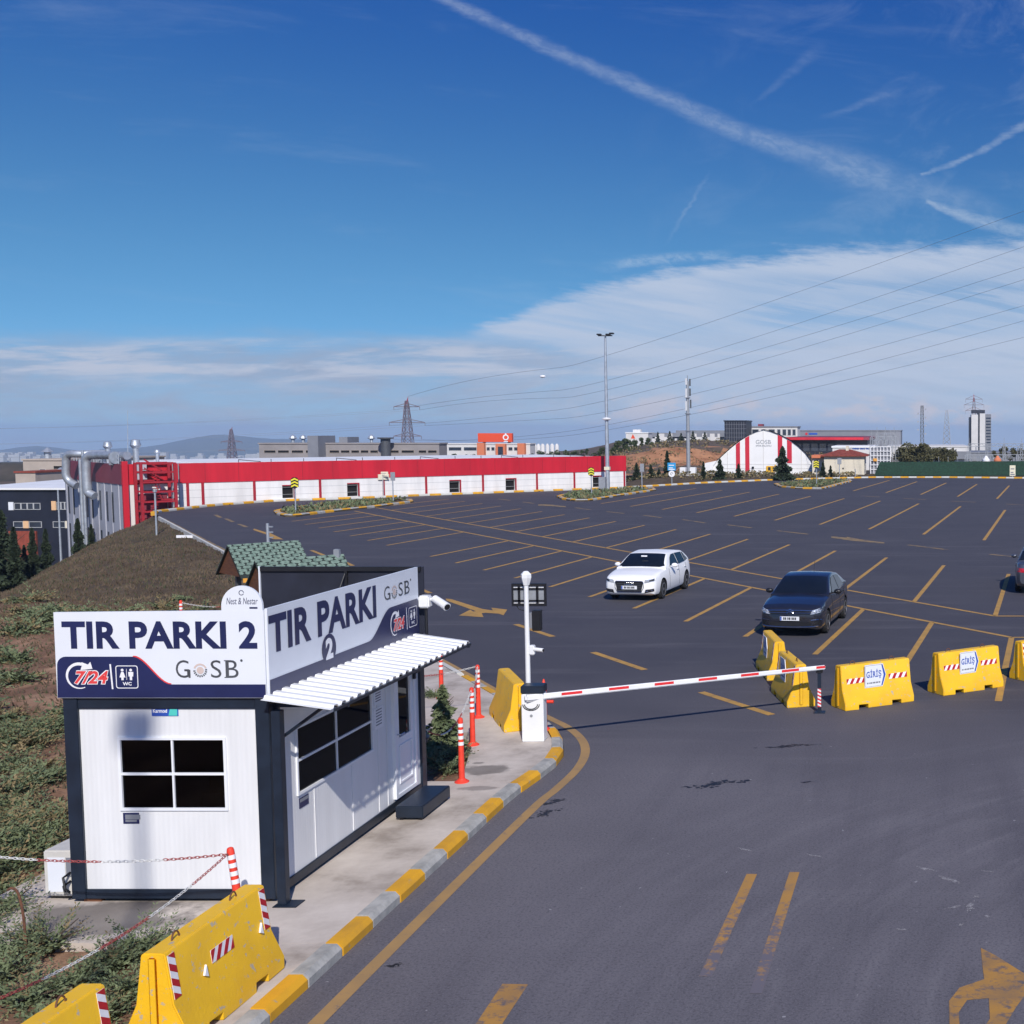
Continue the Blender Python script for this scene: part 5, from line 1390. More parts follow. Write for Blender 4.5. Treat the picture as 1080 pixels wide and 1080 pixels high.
def hatch_extra(car, C, K):
    L, W = C['L'], C['W']; fn = K['front']
    q = MB(); grid_patch(q, [(-.40, .30), (.40, .30), (.47, .66), (-.47, .66)], fn, .012); go = q.build('grille', M['black'], car, local=True)
    q = MB(); fr2 = [(-.40, .30), (.40, .30), (.47, .45), (.47, .62), (.43, .66), (-.43, .66), (-.47, .62), (-.47, .45)]
    q.tube([fn(u, v, .014) for u, v in fr2], .012, 6, closed=True); q.build('grille_surround', M['chrome'], go, local=True, smooth=True)
    q = MB()
    for i in range(5): q.prism([(-.42, .35 + i * .055), (.42, .35 + i * .055), (.42, .362 + i * .055), (-.42, .362 + i * .055)], .013, .02, fn=fn)
    q.build('grille_bar', M['darkgrey'], go, local=True)
    q = MB()
    for i in range(4): q.tube([fn(-.105 + i * .07 + .045 * math.cos(R(t)), .58 + .045 * math.sin(R(t)), .026) for t in range(0, 360, 30)], .007, 5, closed=True)
    q.build('badge', M['chrome'], go, local=True, smooth=True)
    number_plate(car, lambda u, v, w: (u, -L / 2 - .006 - w, v), -.26, .26, .40, .51, .03)
    for s in (-1, 1):
        q = MB(); pts = [(s * .50, .60), (s * .83, .66), (s * .83, .75), (s * .52, .70)]; grid_patch(q, pts, fn, .012, n=8); ho = q.build('headlight', M['wet'], car, local=True)
        q = MB(); grid_patch(q, [(s * .66, .645), (s * .80, .675), (s * .80, .725), (s * .66, .70)], fn, .018, n=3); q.build('lamp_unit', M['black'], ho, local=True)
        q = MB(); grid_patch(q, [(s * .50, .27), (s * .80, .33), (s * .80, .42), (s * .54, .39)], fn, .010); fo = q.build('air_intake', M['black'], car, local=True)
        q = MB(); q.tube([fn(s * .56, .335, .018), fn(s * .76, .36, .018)], .012, 5); q.build('fog_lamp', M['chrome'], fo, local=True)
        q = MB(); grid_patch(q, [(s * .42, .74), (s * .76, .74), (s * .78, .88), (s * .44, .86)], K['rear'], .012); q.build('tail_light', M['taillens'], car, local=True)
    q = MB(); grid_patch(q, [(-.70, .268), (.70, .268), (.72, .288), (-.72, .288)], fn, .008, n=8); q.build('splitter', M['grey'], car, local=True)
    q = MB(); q.box(-.10, .10, -.62, -.60, 1.30, 1.345); q.build('mirror_mount', M['refl'], car, local=True)
def sedan_extra(car, C, K):
    L, W = C['L'], C['W']; fn = K['front']
    q = MB(); grid_patch(q, [(-.56, .63), (.56, .63), (.60, .72), (-.60, .72)], fn, .014, n=10); go = q.build('grille', M['black'], car, local=True)
    q = MB(); q.tube([fn(-.60 + 1.2 * i / 12, .725 + .012 * (1 - abs(-1 + i / 6)), .022) for i in range(13)], .011, 5); q.tube([fn(-.58 + 1.16 * i / 12, .665 , .020) for i in range(13)], .007, 5)
    for dz in (0, .05): q.tube([fn(-.09, .655 + dz, .034), fn(0, .715 + dz, .036), fn(.09, .655 + dz, .034)], .012, 5)
    q.build('badge', M['chrome'], go, local=True, smooth=True)
    number_plate(car, lambda u, v, w: (u, -L / 2 - .012 - w, v), -.27, .25, .46, .57, .03)
    q = MB(); grid_patch(q, [(-.52, .27), (.52, .27), (.60, .42), (-.60, .42)], fn, .012, n=10); q.build('lower_grille', M['black'], car, local=True)
    q = MB(); q.tube([fn(-.74 + 1.48 * i / 14, .285 + .03 * abs(-1 + i / 7) ** 3, .020) for i in range(15)], .016, 6); q.build('chrome_strip', M['chrome'], car, local=True, smooth=True)
    for s in (-1, 1):
        q = MB(); grid_patch(q, [(s * .54, .625), (s * .83, .68), (s * .84, .80), (s * .60, .735)], fn, .016, n=8); ho = q.build('headlight', M['wet'], car, local=True)
        for u, v in ((.68, .70), (.78, .735)):
            q = MB(); q.tube([fn(s * u + .034 * math.cos(R(t)), v + .03 * math.sin(R(t)), .024) for t in range(0, 360, 30)], .008, 5, closed=True); q.build('lamp_unit', M['chrome'], ho, local=True)
        q = MB(); grid_patch(q, [(s * .60, .30), (s * .80, .34), (s * .82, .47), (s * .66, .44)], fn, .012); fo = q.build('fog_lamp', M['black'], car, local=True)
        q = MB(); q.tube([fn(s * .56, .475, .02), fn(s * .70, .49, .02), fn(s * .82, .475, .02)], .010, 5); q.build('chrome_trim', M['chrome'], fo, local=True, smooth=True)
        q = MB(); grid_patch(q, [(s * .44, .74), (s * .76, .76), (s * .77, .90), (s * .48, .88)], K['rear'], .012); q.build('tail_light', M['taillens'], car, local=True)
    number_plate(car, lambda u, v, w: (-u, L / 2 + .004 + w, v), -.26, .26, .56, .67, .02)
    q = MB(); q.tube([(0, .95, C['H'] - .02), (0, 1.10, C['H'] + .22)], .006, 5); q.build('aerial', M['black'], car, local=True)
hat = dict(L=4.31, W=1.785, H=1.43,  paint='carwhite', mirrorm='carwhite', crown=.03, spokes=10, wr=.315, fa=-1.30, ra=1.32, tumble=.25,
    hood=[(-2.155, .70), (-2.115, .755), (-1.95, .815), (-1.5, .895), (-1.0, .945), (-.75, .965), (0, .955), (1.0, .975), (1.9, .98), (2.08, .93), (2.155, .80)],
    plan=[(-2.155, .69), (-2.10, .785), (-1.97, .845), (-1.7, .875), (-1.2, .885), (0, .8925), (1.2, .885), (1.7, .86), (2.0, .80), (2.155, .69)],
    sill=[(-2.155, .26), (-2.0, .19), (-1.5, .17), (1.5, .18), (2.0, .24), (2.155, .34)],
    cab=((-.95, .955), (-.16, 1.375), (1.38, 1.355), (2.03, .98)), roof=[(-.16, 1.375), (.30, 1.418), (.75, 1.42), (1.38, 1.355)],
    belt=[(-.95, .95), (0, .945), (1.5, .985), (2.1, .98)],
    glass=[[(-.50, .975), (.43, .975), (.43, 1.335), (.06, 1.325), (-.16, 1.235)], [(.49, .975), (1.22, .995), (1.20, 1.315), (.49, 1.337)], [(1.27, .998), (1.66, 1.04), (1.36, 1.285), (1.25, 1.31)]],
    mirror=(-.42, .985), seams=[(-.62, .3, .93), (.46, .3, .93), (1.28, .62, .95)], handles=(.28, 1.14), hz=.83, extra=hatch_extra)
sed = dict(L=4.43, W=1.75, H=1.47, paint='cardark', mirrorm='black', crown=.03, spokes=9, wr=.315, fa=-1.36, ra=1.29, tumble=.25,
    hood=[(-2.215, .71), (-2.17, .775), (-2.0, .845), (-1.5, .925), (-1.0, .975), (-.80, .99), (0, .965), (.9, .985), (1.5, 1.05), (2.0, 1.045), (2.16, .99), (2.215, .86)],
    plan=[(-2.215, .66), (-2.15, .765), (-2.0, .83), (-1.7, .86), (-1.2, .87), (0, .875), (1.2, .87), (1.8, .84), (2.1, .78), (2.215, .68)],
    sill=[(-2.215, .26), (-2.0, .19), (-1.5, .17), (1.5, .18), (2.0, .25), (2.215, .36)],
    cab=((-.98, .98), (-.14, 1.405), (1.00, 1.395), (1.72, 1.045)), roof=[(-.14, 1.405), (.2, 1.452), (.6, 1.455), (1.00, 1.395)],
    belt=[(-1.0, .97), (0, .955), (1.2, 1.00), (1.8, 1.04)],
    glass=[[(-.58, .985), (.38, .985), (.38, 1.375), (0, 1.362), (-.22, 1.255)], [(.44, .99), (1.18, 1.025), (.98, 1.315), (.82, 1.355), (.44, 1.375)]],
    mirror=(-.50, 1.0), seams=[(-.70, .3, .95), (.41, .3, .95), (1.16, .62, .97)], handles=(.24, 1.02), hz=.86, extra=sedan_extra)
c1 = make_car('parked_hatchback', 'white hatchback parked alone in a bay in the middle of the lot', 'car', hat)
c1.scale = (1, .94, 1); c1.location = (-8.80, 40.85, 0); c1.rotation_euler = (0, 0, R(-7))
c2 = make_car('parked_sedan', 'dark charcoal sedan parked facing the viewer behind the yellow barriers', 'car', sed)
c2.location = (-2.92, 34.2, 0); c2.rotation_euler = (0, 0, R(-7))
sed3 = dict(sed); sed3['paint'] = 'cargrey'; sed3['mirrorm'] = 'cargrey'
c3 = make_car('parked_sedan', 'grey sedan seen from behind, cut off by the right edge of the picture', 'car', sed3)
c3.location = (4.62, 42.55, 0); c3.rotation_euler = (0, 0, R(180 - 7))
# ================================================================== RED AND WHITE WAREHOUSE
WA = Vector((-55.75, 86.2, 0)); WB = Vector((-27.35, 115.5, 0))
wd_ = (WB - WA).normalized(); WA = WA + Vector((-wd_.y, wd_.x, 0)) * .9; WB = WB + Vector((-wd_.y, wd_.x, 0)) * .9; WB = WB + wd_ * .9
wd_ = (WB - WA).normalized(); wn = Vector((wd_.y, -wd_.x, 0)); WL = (WB - WA).length      # wn looks at the lot
wang = math.atan2(wd_.y, wd_.x)
ware = thing('warehouse', 'long warehouse with a red band over white cladding along the far side of the lot', 'warehouse', (WA + WB) / 2 - wn * 20)
fW = lambda u, v, w: tuple(WA + wd_ * u + wn * w + Vector((0, 0, v)))
fL = lambda u, v, w: tuple(WA - wn * u - wd_ * w + Vector((0, 0, v)))        # end wall, u going back
RZ = 3.08; BZ = 1.62
def u_at(px):
    # where the view line through px meets the facade
    k = (px - CX) / F
    return (k * WA.y - WA.x) / (wd_.x - k * wd_.y)
holes = []
for a, b in ((297, 309), (365.6, 377), (473.6, 484.5), (533, 543), (625, 633)): holes.append((u_at(a), u_at(b), .18 if a > 300 else .22, 1.18))
w = wall_with_holes(0, WL, -6.5, BZ, holes, -.25, 0, fW); w.build('wall', M['warewhite'], ware)
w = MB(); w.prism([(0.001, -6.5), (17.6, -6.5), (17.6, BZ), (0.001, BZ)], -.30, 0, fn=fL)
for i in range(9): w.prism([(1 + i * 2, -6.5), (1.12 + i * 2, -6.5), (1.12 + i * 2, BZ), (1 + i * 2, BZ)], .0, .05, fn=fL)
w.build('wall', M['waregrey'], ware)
w = MB(); w.prism([(-.05, BZ), (WL + .02, BZ), (WL + .02, RZ), (-.05, RZ)], -.3, .06, fn=fW); w.build('fascia', M['warered'], ware)
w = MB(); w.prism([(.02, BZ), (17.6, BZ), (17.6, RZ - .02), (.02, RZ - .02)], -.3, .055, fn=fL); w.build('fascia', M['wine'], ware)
w = MB(); w.prism([(0, 0), (WL, 0), (WL, 17.5), (0, 17.5)], RZ - .4, RZ - .12, fn=lambda u, v, w: tuple(WA + wd_ * u - wn * v + Vector((0, 0, w)))); 
w.prism([(6, 2.0), (WL - 8, 2.0), (WL - 8, 16), (6, 16)], RZ - .12, RZ - .03, fn=lambda u, v, w: tuple(WA + wd_ * u - wn * v + Vector((0, 0, w))))
w.build('roof', M['roofwhite'], ware)
for px in (197, 213, 267.5, 337, 404, 449, 509, 566, 605.5, 658.3):
    u = u_at(px); q = MB(); q.prism([(u - .09, -1), (u + .09, -1), (u + .09, BZ), (u - .09, BZ)], .0, .05, fn=fW); q.build('pilaster', M['steelred'], ware)
for (a, b, c, d) in holes:
    q = MB()
    for s in ((b, b + .10, c, d), (a, b + .10, d, d + .08)): q.prism([(s[0], s[2]), (s[1], s[2]), (s[1], s[3]), (s[0], s[3])], .0, .08, fn=fW)
    o = q.build('window', M['steelred'], ware); q = MB(); q.prism([(a, c), (b, c), (b, d), (a, d)], -.22, -.2, fn=fW); q.build('pane', M['hole'], o)
for k in range(17):
    u = 3 + k * 2.3; q = MB(); q.prism([(u, BZ + .01), (u + .035, BZ + .01), (u + .035, RZ - .01), (u, RZ - .01)], .0605, .072, fn=fW); q.build('seam', M['steelred'], ware)
# red corner pillar and white strip by the stair
q = MB(); q.prism([(-.06, -6.5), (.30, -6.5), (.30, RZ + .22), (-.06, RZ + .22)], .061, .30, fn=fW); q.build('corner_pillar', M['warered'], ware)
# slit windows of the end wall
for i in range(8):
    for z0, z1 in ((-4.6, -2.0), (-1.2, 1.0)):
        u = 2.4 + i * 2.0 + (.4 if i % 3 == 0 else 0)
        q = MB(); q.prism([(u - .16, z0), (u + .16, z0), (u + .16, z1), (u - .16, z1)], .001, .04, fn=fL); q.build('window', M['farglass'], ware)
# roof rail along the end wall
q = MB()
for i in range(16): p = fL(1.2 + i * .9, RZ, -.1); q.cyl(p, (p[0], p[1], RZ + .62), .03, n=5)
for z in (.32, .62): q.cyl(fL(1.2, RZ + z, -.1), fL(14.8, RZ + z, -.1), .028, n=5)
q.build('roof_rail', M['galv'], ware)
for i in range(14): 
    u = 8 + i * 2.35 + random.uniform(-.5, .5); p = fW(u, RZ, -.4); q = MB(); q.cyl(p, (p[0], p[1], RZ + .22), .03, n=5)
    if i % 3 == 0: q.cyl((p[0], p[1], RZ + .2), (p[0] + 1.1, p[1] + 1.1, RZ + .02), .03, n=5)
    q.build('roof_anchor', M['darkgrey'], ware)
q = MB(); uu = 23.0
q.prism([(u_at(398) - .0, 1.45), (u_at(409.5), 1.45), (u_at(409.5), 1.9), (u_at(398), 1.9)], .07, .14, fn=fW); q.build('wall_box', M['ivorysign'], ware)
# exhaust ducts rising along the end wall
def duct(path, r, label):
    q = MB(); q.tube(smooth_path(path, 5), r, 12); o = q.build('exhaust_duct', M['galv'], smooth=True)
    return tag(o, label, 'duct', 'galvanised ducts of the warehouse end wall')
def eL(u, v, w): return Vector(fL(u, v, w))
duct([eL(1.0, RZ + .60, -.6), eL(2.2, RZ + .60, -.3), eL(5.4, RZ + .58, .3), eL(6.3, RZ + .45, .75), eL(6.45, RZ - .4, .8), eL(6.45, 1.2, .8), eL(6.4, .85, .75), eL(6.0, .60, .45)], .30, 'big shiny duct bending from the warehouse roof down its end wall, nearest the red corner')
duct([eL(10.2, RZ + .62, -1.6), eL(10.8, RZ + .60, .3), eL(11.7, RZ + .5, .9), eL(11.9, RZ - .4, 1.0), eL(11.9, 1.9, 1.0), eL(11.7, 1.5, .8), eL(11.2, 1.2, .5)], .29, 'shiny duct elbow at the left end of the grey warehouse wall')
duct([eL(8.9, -3.6, .5), eL(8.9, 0, .5), eL(8.9, RZ + .9, .5)], .10, 'thin vertical pipe between the two big ducts, the taller one')
duct([eL(9.8, -3.8, .5), eL(9.8, 0, .5), eL(9.8, RZ + .2, .5)], .12, 'thicker vertical pipe between the two big ducts, ending lower')
def roof_vent(px, y0, y1, Y, r, label):
    b = AY(px, y1, Y); t = AY(px, y0, Y); h = t.z - b.z
    s = thing('roof_ventilator', label, 'ventilator', (b.x, b.y, b.z - .35), 0, 'metal ventilators on the warehouse roof')
    q = MB(); q.lathe([(r, -.35), (r, h * .60)], b, 14); q.build('stack', M['galv'], s, smooth=True)
    q = MB(); q.lathe([(r * 1.1, h * .56), (r * 1.9, h * .70), (r * 1.5, h * .86), (r * 1.45, h * .96), (.02, h)], b, 14); q.build('cowl', M['galv'], s, smooth=True)
    return s
roof_vent(143.5, 463, 485, 90, .20, 'metal ventilator with a flared cowl on the roof above the red corner')
roof_vent(114, 465.5, 483, 92, .17, 'metal ventilator with a flared cowl between the ducts and the red corner')
roof_vent(166, 474, 484, 95, .12, 'small metal ventilator just right of the red stair on the roof')
s = thing('roof_unit', 'dark ventilation box with a fan drum on the warehouse roof corner', 'roof unit', AY(128, 482, 88.5))
p = AY(128, 482, 88.5); q = MB(); q.box(p.x - .7, p.x + .5, p.y - .4, p.y + .4, RZ - .1, RZ + .75); q.build('box', M['midgrey'], s, bevel=.03)
q = MB(); q.cyl((p.x - .1, p.y - .55, RZ + .45), (p.x - .1, p.y + .1, RZ + .45), .45, n=16); q.build('fan_drum', M['galv'], s, smooth=True)
p = AY(100, 482, 95); s = tag(MB().cyl((p.x - .6, p.y, RZ + .35), (p.x + .6, p.y, RZ + .35), .5, n=16).build('tank', M['grey'], smooth=True), 'grey drum lying on the warehouse roof behind the ducts', 'tank')
p = AY(134.7, 487, 89); t = AY(134.7, 433, 89)
tag(MB().cyl((p.x, p.y, RZ - .1), (t.x, t.y, t.z), .03, .015, 5).build('lightning_rod', M['galv']), 'thin lightning rod rising above the red warehouse corner', 'rod')
# red steel stair tower
stt = thing('stair_tower', 'red steel fire stair standing against the corner of the warehouse', 'stair', fW(2.6, 0, 1.0))
ua, ub = .72, u_at(191) - .9
fr2 = MB()
for u in (ua, ub):
    for w_ in (.35, 1.9): fr2.prism([(u - .09, -4), (u + .09, -4), (u + .09, RZ + .12), (u - .09, RZ + .12)], w_ - .09, w_ + .09, fn=fW)
for z in (-2.9, -1.6, -.35, .35, 1.05, 1.75, 2.45, RZ + .02):
    for w_ in (.35, 1.9): fr2.prism([(ua + .09, z), (ub - .09, z), (ub - .09, z + .13), (ua + .09, z + .13)], w_ - .05, w_ + .05, fn=fW)
fr2.build('frame', M['steelred'], stt)
for z, a, b in ((1.9, ua + .1, ua + .8), (.5, ub - .9, ub - .1), (-.9, ua + .1, ua + .8)): fl2 = MB(); fl2.prism([(a, z), (b, z), (b, z + .08), (a, z + .08)], .45, 1.8, fn=fW); fl2.build('landing', M['steelred'], stt)
for (z0, z1, a, b, w0) in ((1.95, .55, ua + .8, ub - .9, 1.15), (.55, -.85, ub - .9, ua + .8, .5), (-.85, -2.3, ua + .8, ub - .6, 1.15), (2.75, 1.95, ua + .4, ua + 1.5, .5)):
    q = MB()
    for k in (0, .62): q.prism([(a, z0 + k * 1.0 + .0), (b, z1 + k), (b, z1 + k + .12), (a, z0 + k + .12)], w0 + .58, w0 + .66, fn=fW)
    for i in range(8):
        t = (i + .5) / 8; u = a + (b - a) * t; z = z0 + (z1 - z0) * t
        q.prism([(u - .14, z - .02), (u + .14, z - .02), (u + .14, z + .02), (u - .14, z + .02)], w0, w0 + .57, fn=fW)
    q.build('flight', M['steelred'], stt)
q = MB(); q.prism([(ua + .1, BZ + .1), (ua + .75, BZ + .1), (ua + .75, RZ), (ua + .1, RZ)], .31, .34, fn=fW); q.build('panel', M['waregrey'], stt)
q = MB(); q.prism([(ua + .2, -4), (ub - .1, -4), (ub - .1, .9), (ua + .2, .9)], .061, .10, fn=fW); q.build('screen_wall', M['wine'], stt)
q = MB()
for i in range(8): q.prism([(ub + .3, -.2 + i * .25), (ub + .6, -.2 + i * .25), (ub + .6, -.16 + i * .25), (ub + .3, -.16 + i * .25)], .25, .32, fn=fW)
for u in (ub + .25, ub + .62): q.prism([(u, -.5), (u + .05, -.5), (u + .05, RZ), (u, RZ)], .24, .32, fn=fW)
q.build('ladder', M['grey'], stt)

for k in range(5):
    q = MB(); z = .28 * (k + 1) - .05; q.prism([(ub + .9, z), (WL - .2, z), (WL - .2, z + .02), (ub + .9, z + .02)], .001, .006, fn=fW); q.build('seam', M['palegrey'], ware) if k in (1, 3) else None

# ================================================================== FAR BUILDINGS
def facing_box(px0, px1, yt, yb, Y, depth, name, label, cat, wall, roofm='roofwhite', ang=0.0, parapet=0, zbase=None):
    # building whose front spans the two view lines at distance Y
    a = AY(px0, yt, Y); b = AY(px1, yt, Y)
    z0 = AY(px0, yb, Y).z if zbase is None else zbase
    o = thing(name, label, cat, ((a.x + b.x) / 2, Y, z0))
    q = MB(); q.box(a.x, b.x, Y, Y + depth, z0 - 9, a.z - .25); q.build('wall', M[wall], o)
    q = MB(); q.box(a.x - .15, b.x + .15, Y - .15, Y + depth + .15, a.z - .25, a.z); q.build('roof', M[roofm], o)
    return o, (a.x, b.x, z0, a.z)
def far_window(o, x0, x1, z0, z1, Y, m='farglass', fr='palegrey', depth=.06):
    q = MB(); t = max(.05, (z1 - z0) * .06)
    q.box(x0 - t, x1 + t, Y - depth, Y - .002, z0 - t, z0); q.box(x0 - t, x1 + t, Y - depth, Y - .002, z1, z1 + t); q.box(x0 - t, x0, Y - depth, Y - .002, z0, z1); q.box(x1, x1 + t, Y - depth, Y - .002, z0, z1)
    f = q.build('window', M[fr], o); q = MB(); q.box(x0, x1, Y - depth * .4, Y - .003, z0, z1); q.build('pane', M[m], f); return f
def X_(px, Y): return AY(px, 454, Y).x
def Z_(py, Y): return AY(960, py, Y).z

# black clad building left, lower than the lot
Y = 118
bk = thing('factory_building', 'black clad factory with a white roof and two rows of windows at the left edge', 'building', (X_(35, Y), Y, -9))
xa, xb = X_(-40, Y), X_(74, Y); zt = Z_(516.5, Y)
q = MB(); q.box(xa, xb, Y, Y + 55, -10, zt); q.build('wall', M['blackwall'], bk)
q = MB(); q.add([(xa - .3, Y - .3, zt), (xb + .3, Y - .3, zt), (xb + .3, Y + 55, zt + 1.0), (xa - .3, Y + 55, zt + 1.0), (xa - .3, Y - .3, zt + .18), (xb + .3, Y - .3, zt + .18), (xb + .3, Y + 55, zt + 1.18), (xa - .3, Y + 55, zt + 1.18)], [(0, 3, 2, 1), (4, 5, 6, 7), (0, 1, 5, 4), (1, 2, 6, 5), (2, 3, 7, 6), (3, 0, 4, 7)]); q.build('roof', M['roofwhite'], bk)
for i in range(4):
    y0 = Y + 4 + i * 9; zc = zt + .18 + (y0 - Y) / 55
    xc = X_(57, Y) - i * 2.6 * 1.3
    q = MB(); q.tube([(xc - 1.4 + 2.8 * k / 8, y0 + 3, zc + .75 * math.sin(PI * k / 8)) for k in range(9)], .05, 4)
    q.add([(xc - 1.4 + 2.8 * k / 8, yy, zc + .8 * math.sin(PI * k / 8)) for yy in (y0, y0 + 7.5) for k in range(9)], [(k, k + 1, 9 + k + 1, 9 + k) for k in range(8)]); q.build('skylight', M['midgrey'], bk)
for (a, b, c, d, pa) in ((12, 38.5, 531, 537, 'signwhite'), (57, 77, 530, 537, 'peach')):
    f = far_window(bk, X_(a, Y), X_(b, Y) if b < 74 else xb - .1, Z_(d, Y), Z_(c, Y), Y)
    q = MB(); q.box(X_(5.5 if a < 20 else 51, Y), X_(a, Y) - .12, Y - .09, Y - .004, Z_(d + 1, Y), Z_(c - 1.5, Y)); q.build('panel', M[pa], bk)
    q = MB()
    for k in range(1, 4): x = X_(a, Y) + (min(X_(b, Y), xb - .1) - X_(a, Y)) * k / 4; q.box(x - .06, x + .06, Y - .075, Y - .03, Z_(d, Y), Z_(c, Y))
    q.build('mullion', M['palegrey'], f)
for (a, b) in ((10, 19.5), (26.5, 39), (52, 64), (70.5, 73.3)): far_window(bk, X_(a, Y), X_(b, Y), Z_(556, Y), Z_(550.5, Y), Y)
for a, b, m_ in ((20.2, 25.8, 'peach'), (64.8, 70, 'cream')): q = MB(); q.box(X_(a, Y), X_(b, Y), Y - .09, Y - .004, Z_(557, Y), Z_(549.5, Y)); q.build('panel', M[m_], bk)
q = MB(); q.box(X_(5, Y), X_(34, Y), Y - .2, Y - .004, -10, Z_(560, Y)); q.build('plinth', M['tile'], bk)
p0 = AY(64.5, 590, 112); tag(MB().cyl((p0.x, 112, -9), (p0.x, 112, Z_(517, 112)), .11, .07, 8).build('flood_pole', M['galv'], smooth=True), 'thin grey pole standing before the black clad factory', 'pole')
# beige block behind it
o, (xa, xb, z0, zt) = facing_box(24, 70, 484, 500, 190, 25, 'factory_building', 'plain beige block with a flat roof behind the black clad factory', 'building', 'beige', 'beige')
far_window(o, X_(55, 190), X_(64, 190), Z_(494.5, 190), Z_(491.5, 190), 190, 'hole', 'beige'); far_window(o, X_(40, 190), X_(46, 190), Z_(500, 190), Z_(495, 190), 190, 'hole', 'palewall')
q = MB(); p = AY(50.5, 484, 195); q.lathe([(.5, 0), (.5, 1.0), (1.0, 1.0), (.1, 1.7)], (p.x, p.y, zt), 8); q.build('roof_cowl', M['galv'], o)
q = MB(); p = AY(60.5, 484, 188); q.lathe([(.9, 0), (.9, .8), (1.1, 1.0), (.2, 1.7)], (p.x, 188.8, zt - 3), 10); q.build('stack', M['galv'], o, smooth=True)
facing_box(16, 37, 497, 503, 180, 10, 'low_annex', 'low brown annex left of the plain beige block', 'building', 'beige', 'tile')

# grey office works behind the warehouse
Y = 235
o, (xa, xb, z0, zt) = facing_box(273, 463, 467, 486, Y, 4, 'office_block', 'long grey works building with a strip of windows behind the warehouse roof', 'building', 'greywall', 'greywall')
for i, (a, b) in enumerate(((278, 290), (292.5, 304), (307, 319), (322, 332), (347, 357), (359, 368), (370, 378), (380, 388), (390, 398), (401, 409), (411, 420), (423, 436), (441, 449), (451, 460))):
    far_window(o, X_(a, Y), X_(b, Y), Z_(477.5, Y), Z_(475, Y), Y, 'hole', 'beige')
q = MB(); q.box(X_(332, Y), X_(343, Y), Y - 3, Y + 4, z0, Z_(459.5, Y)); q.build('stair_shaft', M['midgrey'], o)
q = MB(); q.box(X_(347, Y), X_(356, Y), Y + 4, Y + 9, zt, Z_(461, Y)); q.build('roof_unit', M['midgrey'], o)
q = MB(); q.lathe([(.9, z0), (.9, Z_(463, Y)), (1.5, Z_(462.5, Y)), (1.5, Z_(461.3, Y))], (X_(411, Y), Y - 2, 0), 10); q.build('chimney', M['darkgrey'], o, smooth=True)
for px in (292, 303, 377): q = MB(); q.lathe([(.3, 0), (.3, .6), (.8, .8), (.5, 1.3), (.05, 1.6)], (X_(px, Y), Y + 6, zt), 8); q.build('roof_cowl', M['galv'], o)
# white and orange works with the roof sign
Y = 285
o, (xa, xb, z0, zt) = facing_box(462, 559, 467.5, 486, Y, 4, 'office_block', 'white office block with orange bays under a big orange roof sign', 'building', 'palewall', 'palewall')
for a, b, yt in ((504.5, 512, 467), (524, 534, 468), (547, 554.5, 467.5)):
    q = MB(); q.box(X_(a, Y), X_(b, Y), Y - 1.2, Y - .003, z0 - 3, Z_(yt, Y)); q.build('bay', M['orangewall'], o)
for a, b in ((465, 471), (473, 486), (489, 502), (513, 516), (518, 521), (536, 540), (542, 546)): far_window(o, X_(a, Y), X_(b, Y), Z_(475, Y), Z_(471.8, Y), Y)
q = MB(); q.box(X_(527, Y), X_(532, Y), Y - 1.5, Y - 1.21, Z_(482, Y), Z_(471, Y)); q.build('entrance_glass', M['farglass'], o)
s = thing('roof_sign', 'big orange sign with a round white emblem on top of the white office block', 'sign', (X_(510, Y), Y + 8, zt))
q = MB(); q.box(X_(491, Y), X_(528, Y), Y + 8, Y + 9, zt + .2, Z_(457, Y)); q.build('panel', M['orangesign'], s)
for px in (496, 523): q = MB(); q.box(X_(px, Y) - .3, X_(px, Y) + .3, Y + 9, Y + 9.6, zt - .3, zt + 1); q.build('leg', M['grey'], s)
q = MB(); c_ = X_(521.3, Y); fz = lambda u, v, w: (c_ + u, Y + 8 - w, Z_(461.5, Y) + v)
flat_band(q, ring_pts(0, 0, .72, 0, 360, 18), ring_pts(0, 0, .44, 0, 360, 18), .05, fz); flat(q, [(-.5, -1.1), (.5, -1.1), (.5, -.9), (-.5, -.9)], .05, fz); flat(q, [(-.12, .5), (.12, .5), (.2, .95), (-.2, .95)], .06, fz)
q.build('emblem', M['refl'], s)
# silo row
Y = 420
for i, px in enumerate((563.5, 567.5, 572, 577, 582, 587)):
    x = X_(px, Y); q = MB(); q.lathe([(.68, -8), (.68, Z_(469.5 + (i % 2) * .6, Y)), (.3, Z_(468, Y))], (x, Y, 0), 10)
    tag(q.build('silo', M['palewall'], smooth=True), 'pale silo in a row beyond the white and orange office block', 'silo', 'row of pale silos on the skyline')
# white hall with a red triangle
Y = 330
o, (xa, xb, z0, zt) = facing_box(660, 683.5, 456, 476, Y, 7, 'factory_hall', 'white hall with a small red triangle painted on its front, on the hill', 'building', 'palewall', 'roofwhite')
q = MB(); flat(q, [(X_(665.2, Y), Z_(462.6, Y)), (X_(670, Y), Z_(462.6, Y)), (X_(667.4, Y), Z_(457.8, Y))], .02, lambda u, v, w: (u, Y - w, v)); q.build('emblem', M['orangesign'], o)
q = MB(); q.box(X_(664, Y), X_(672, Y), Y + 4, Y + 6, zt, Z_(453, Y)); q.build('roof_box', M['palewall'], o)
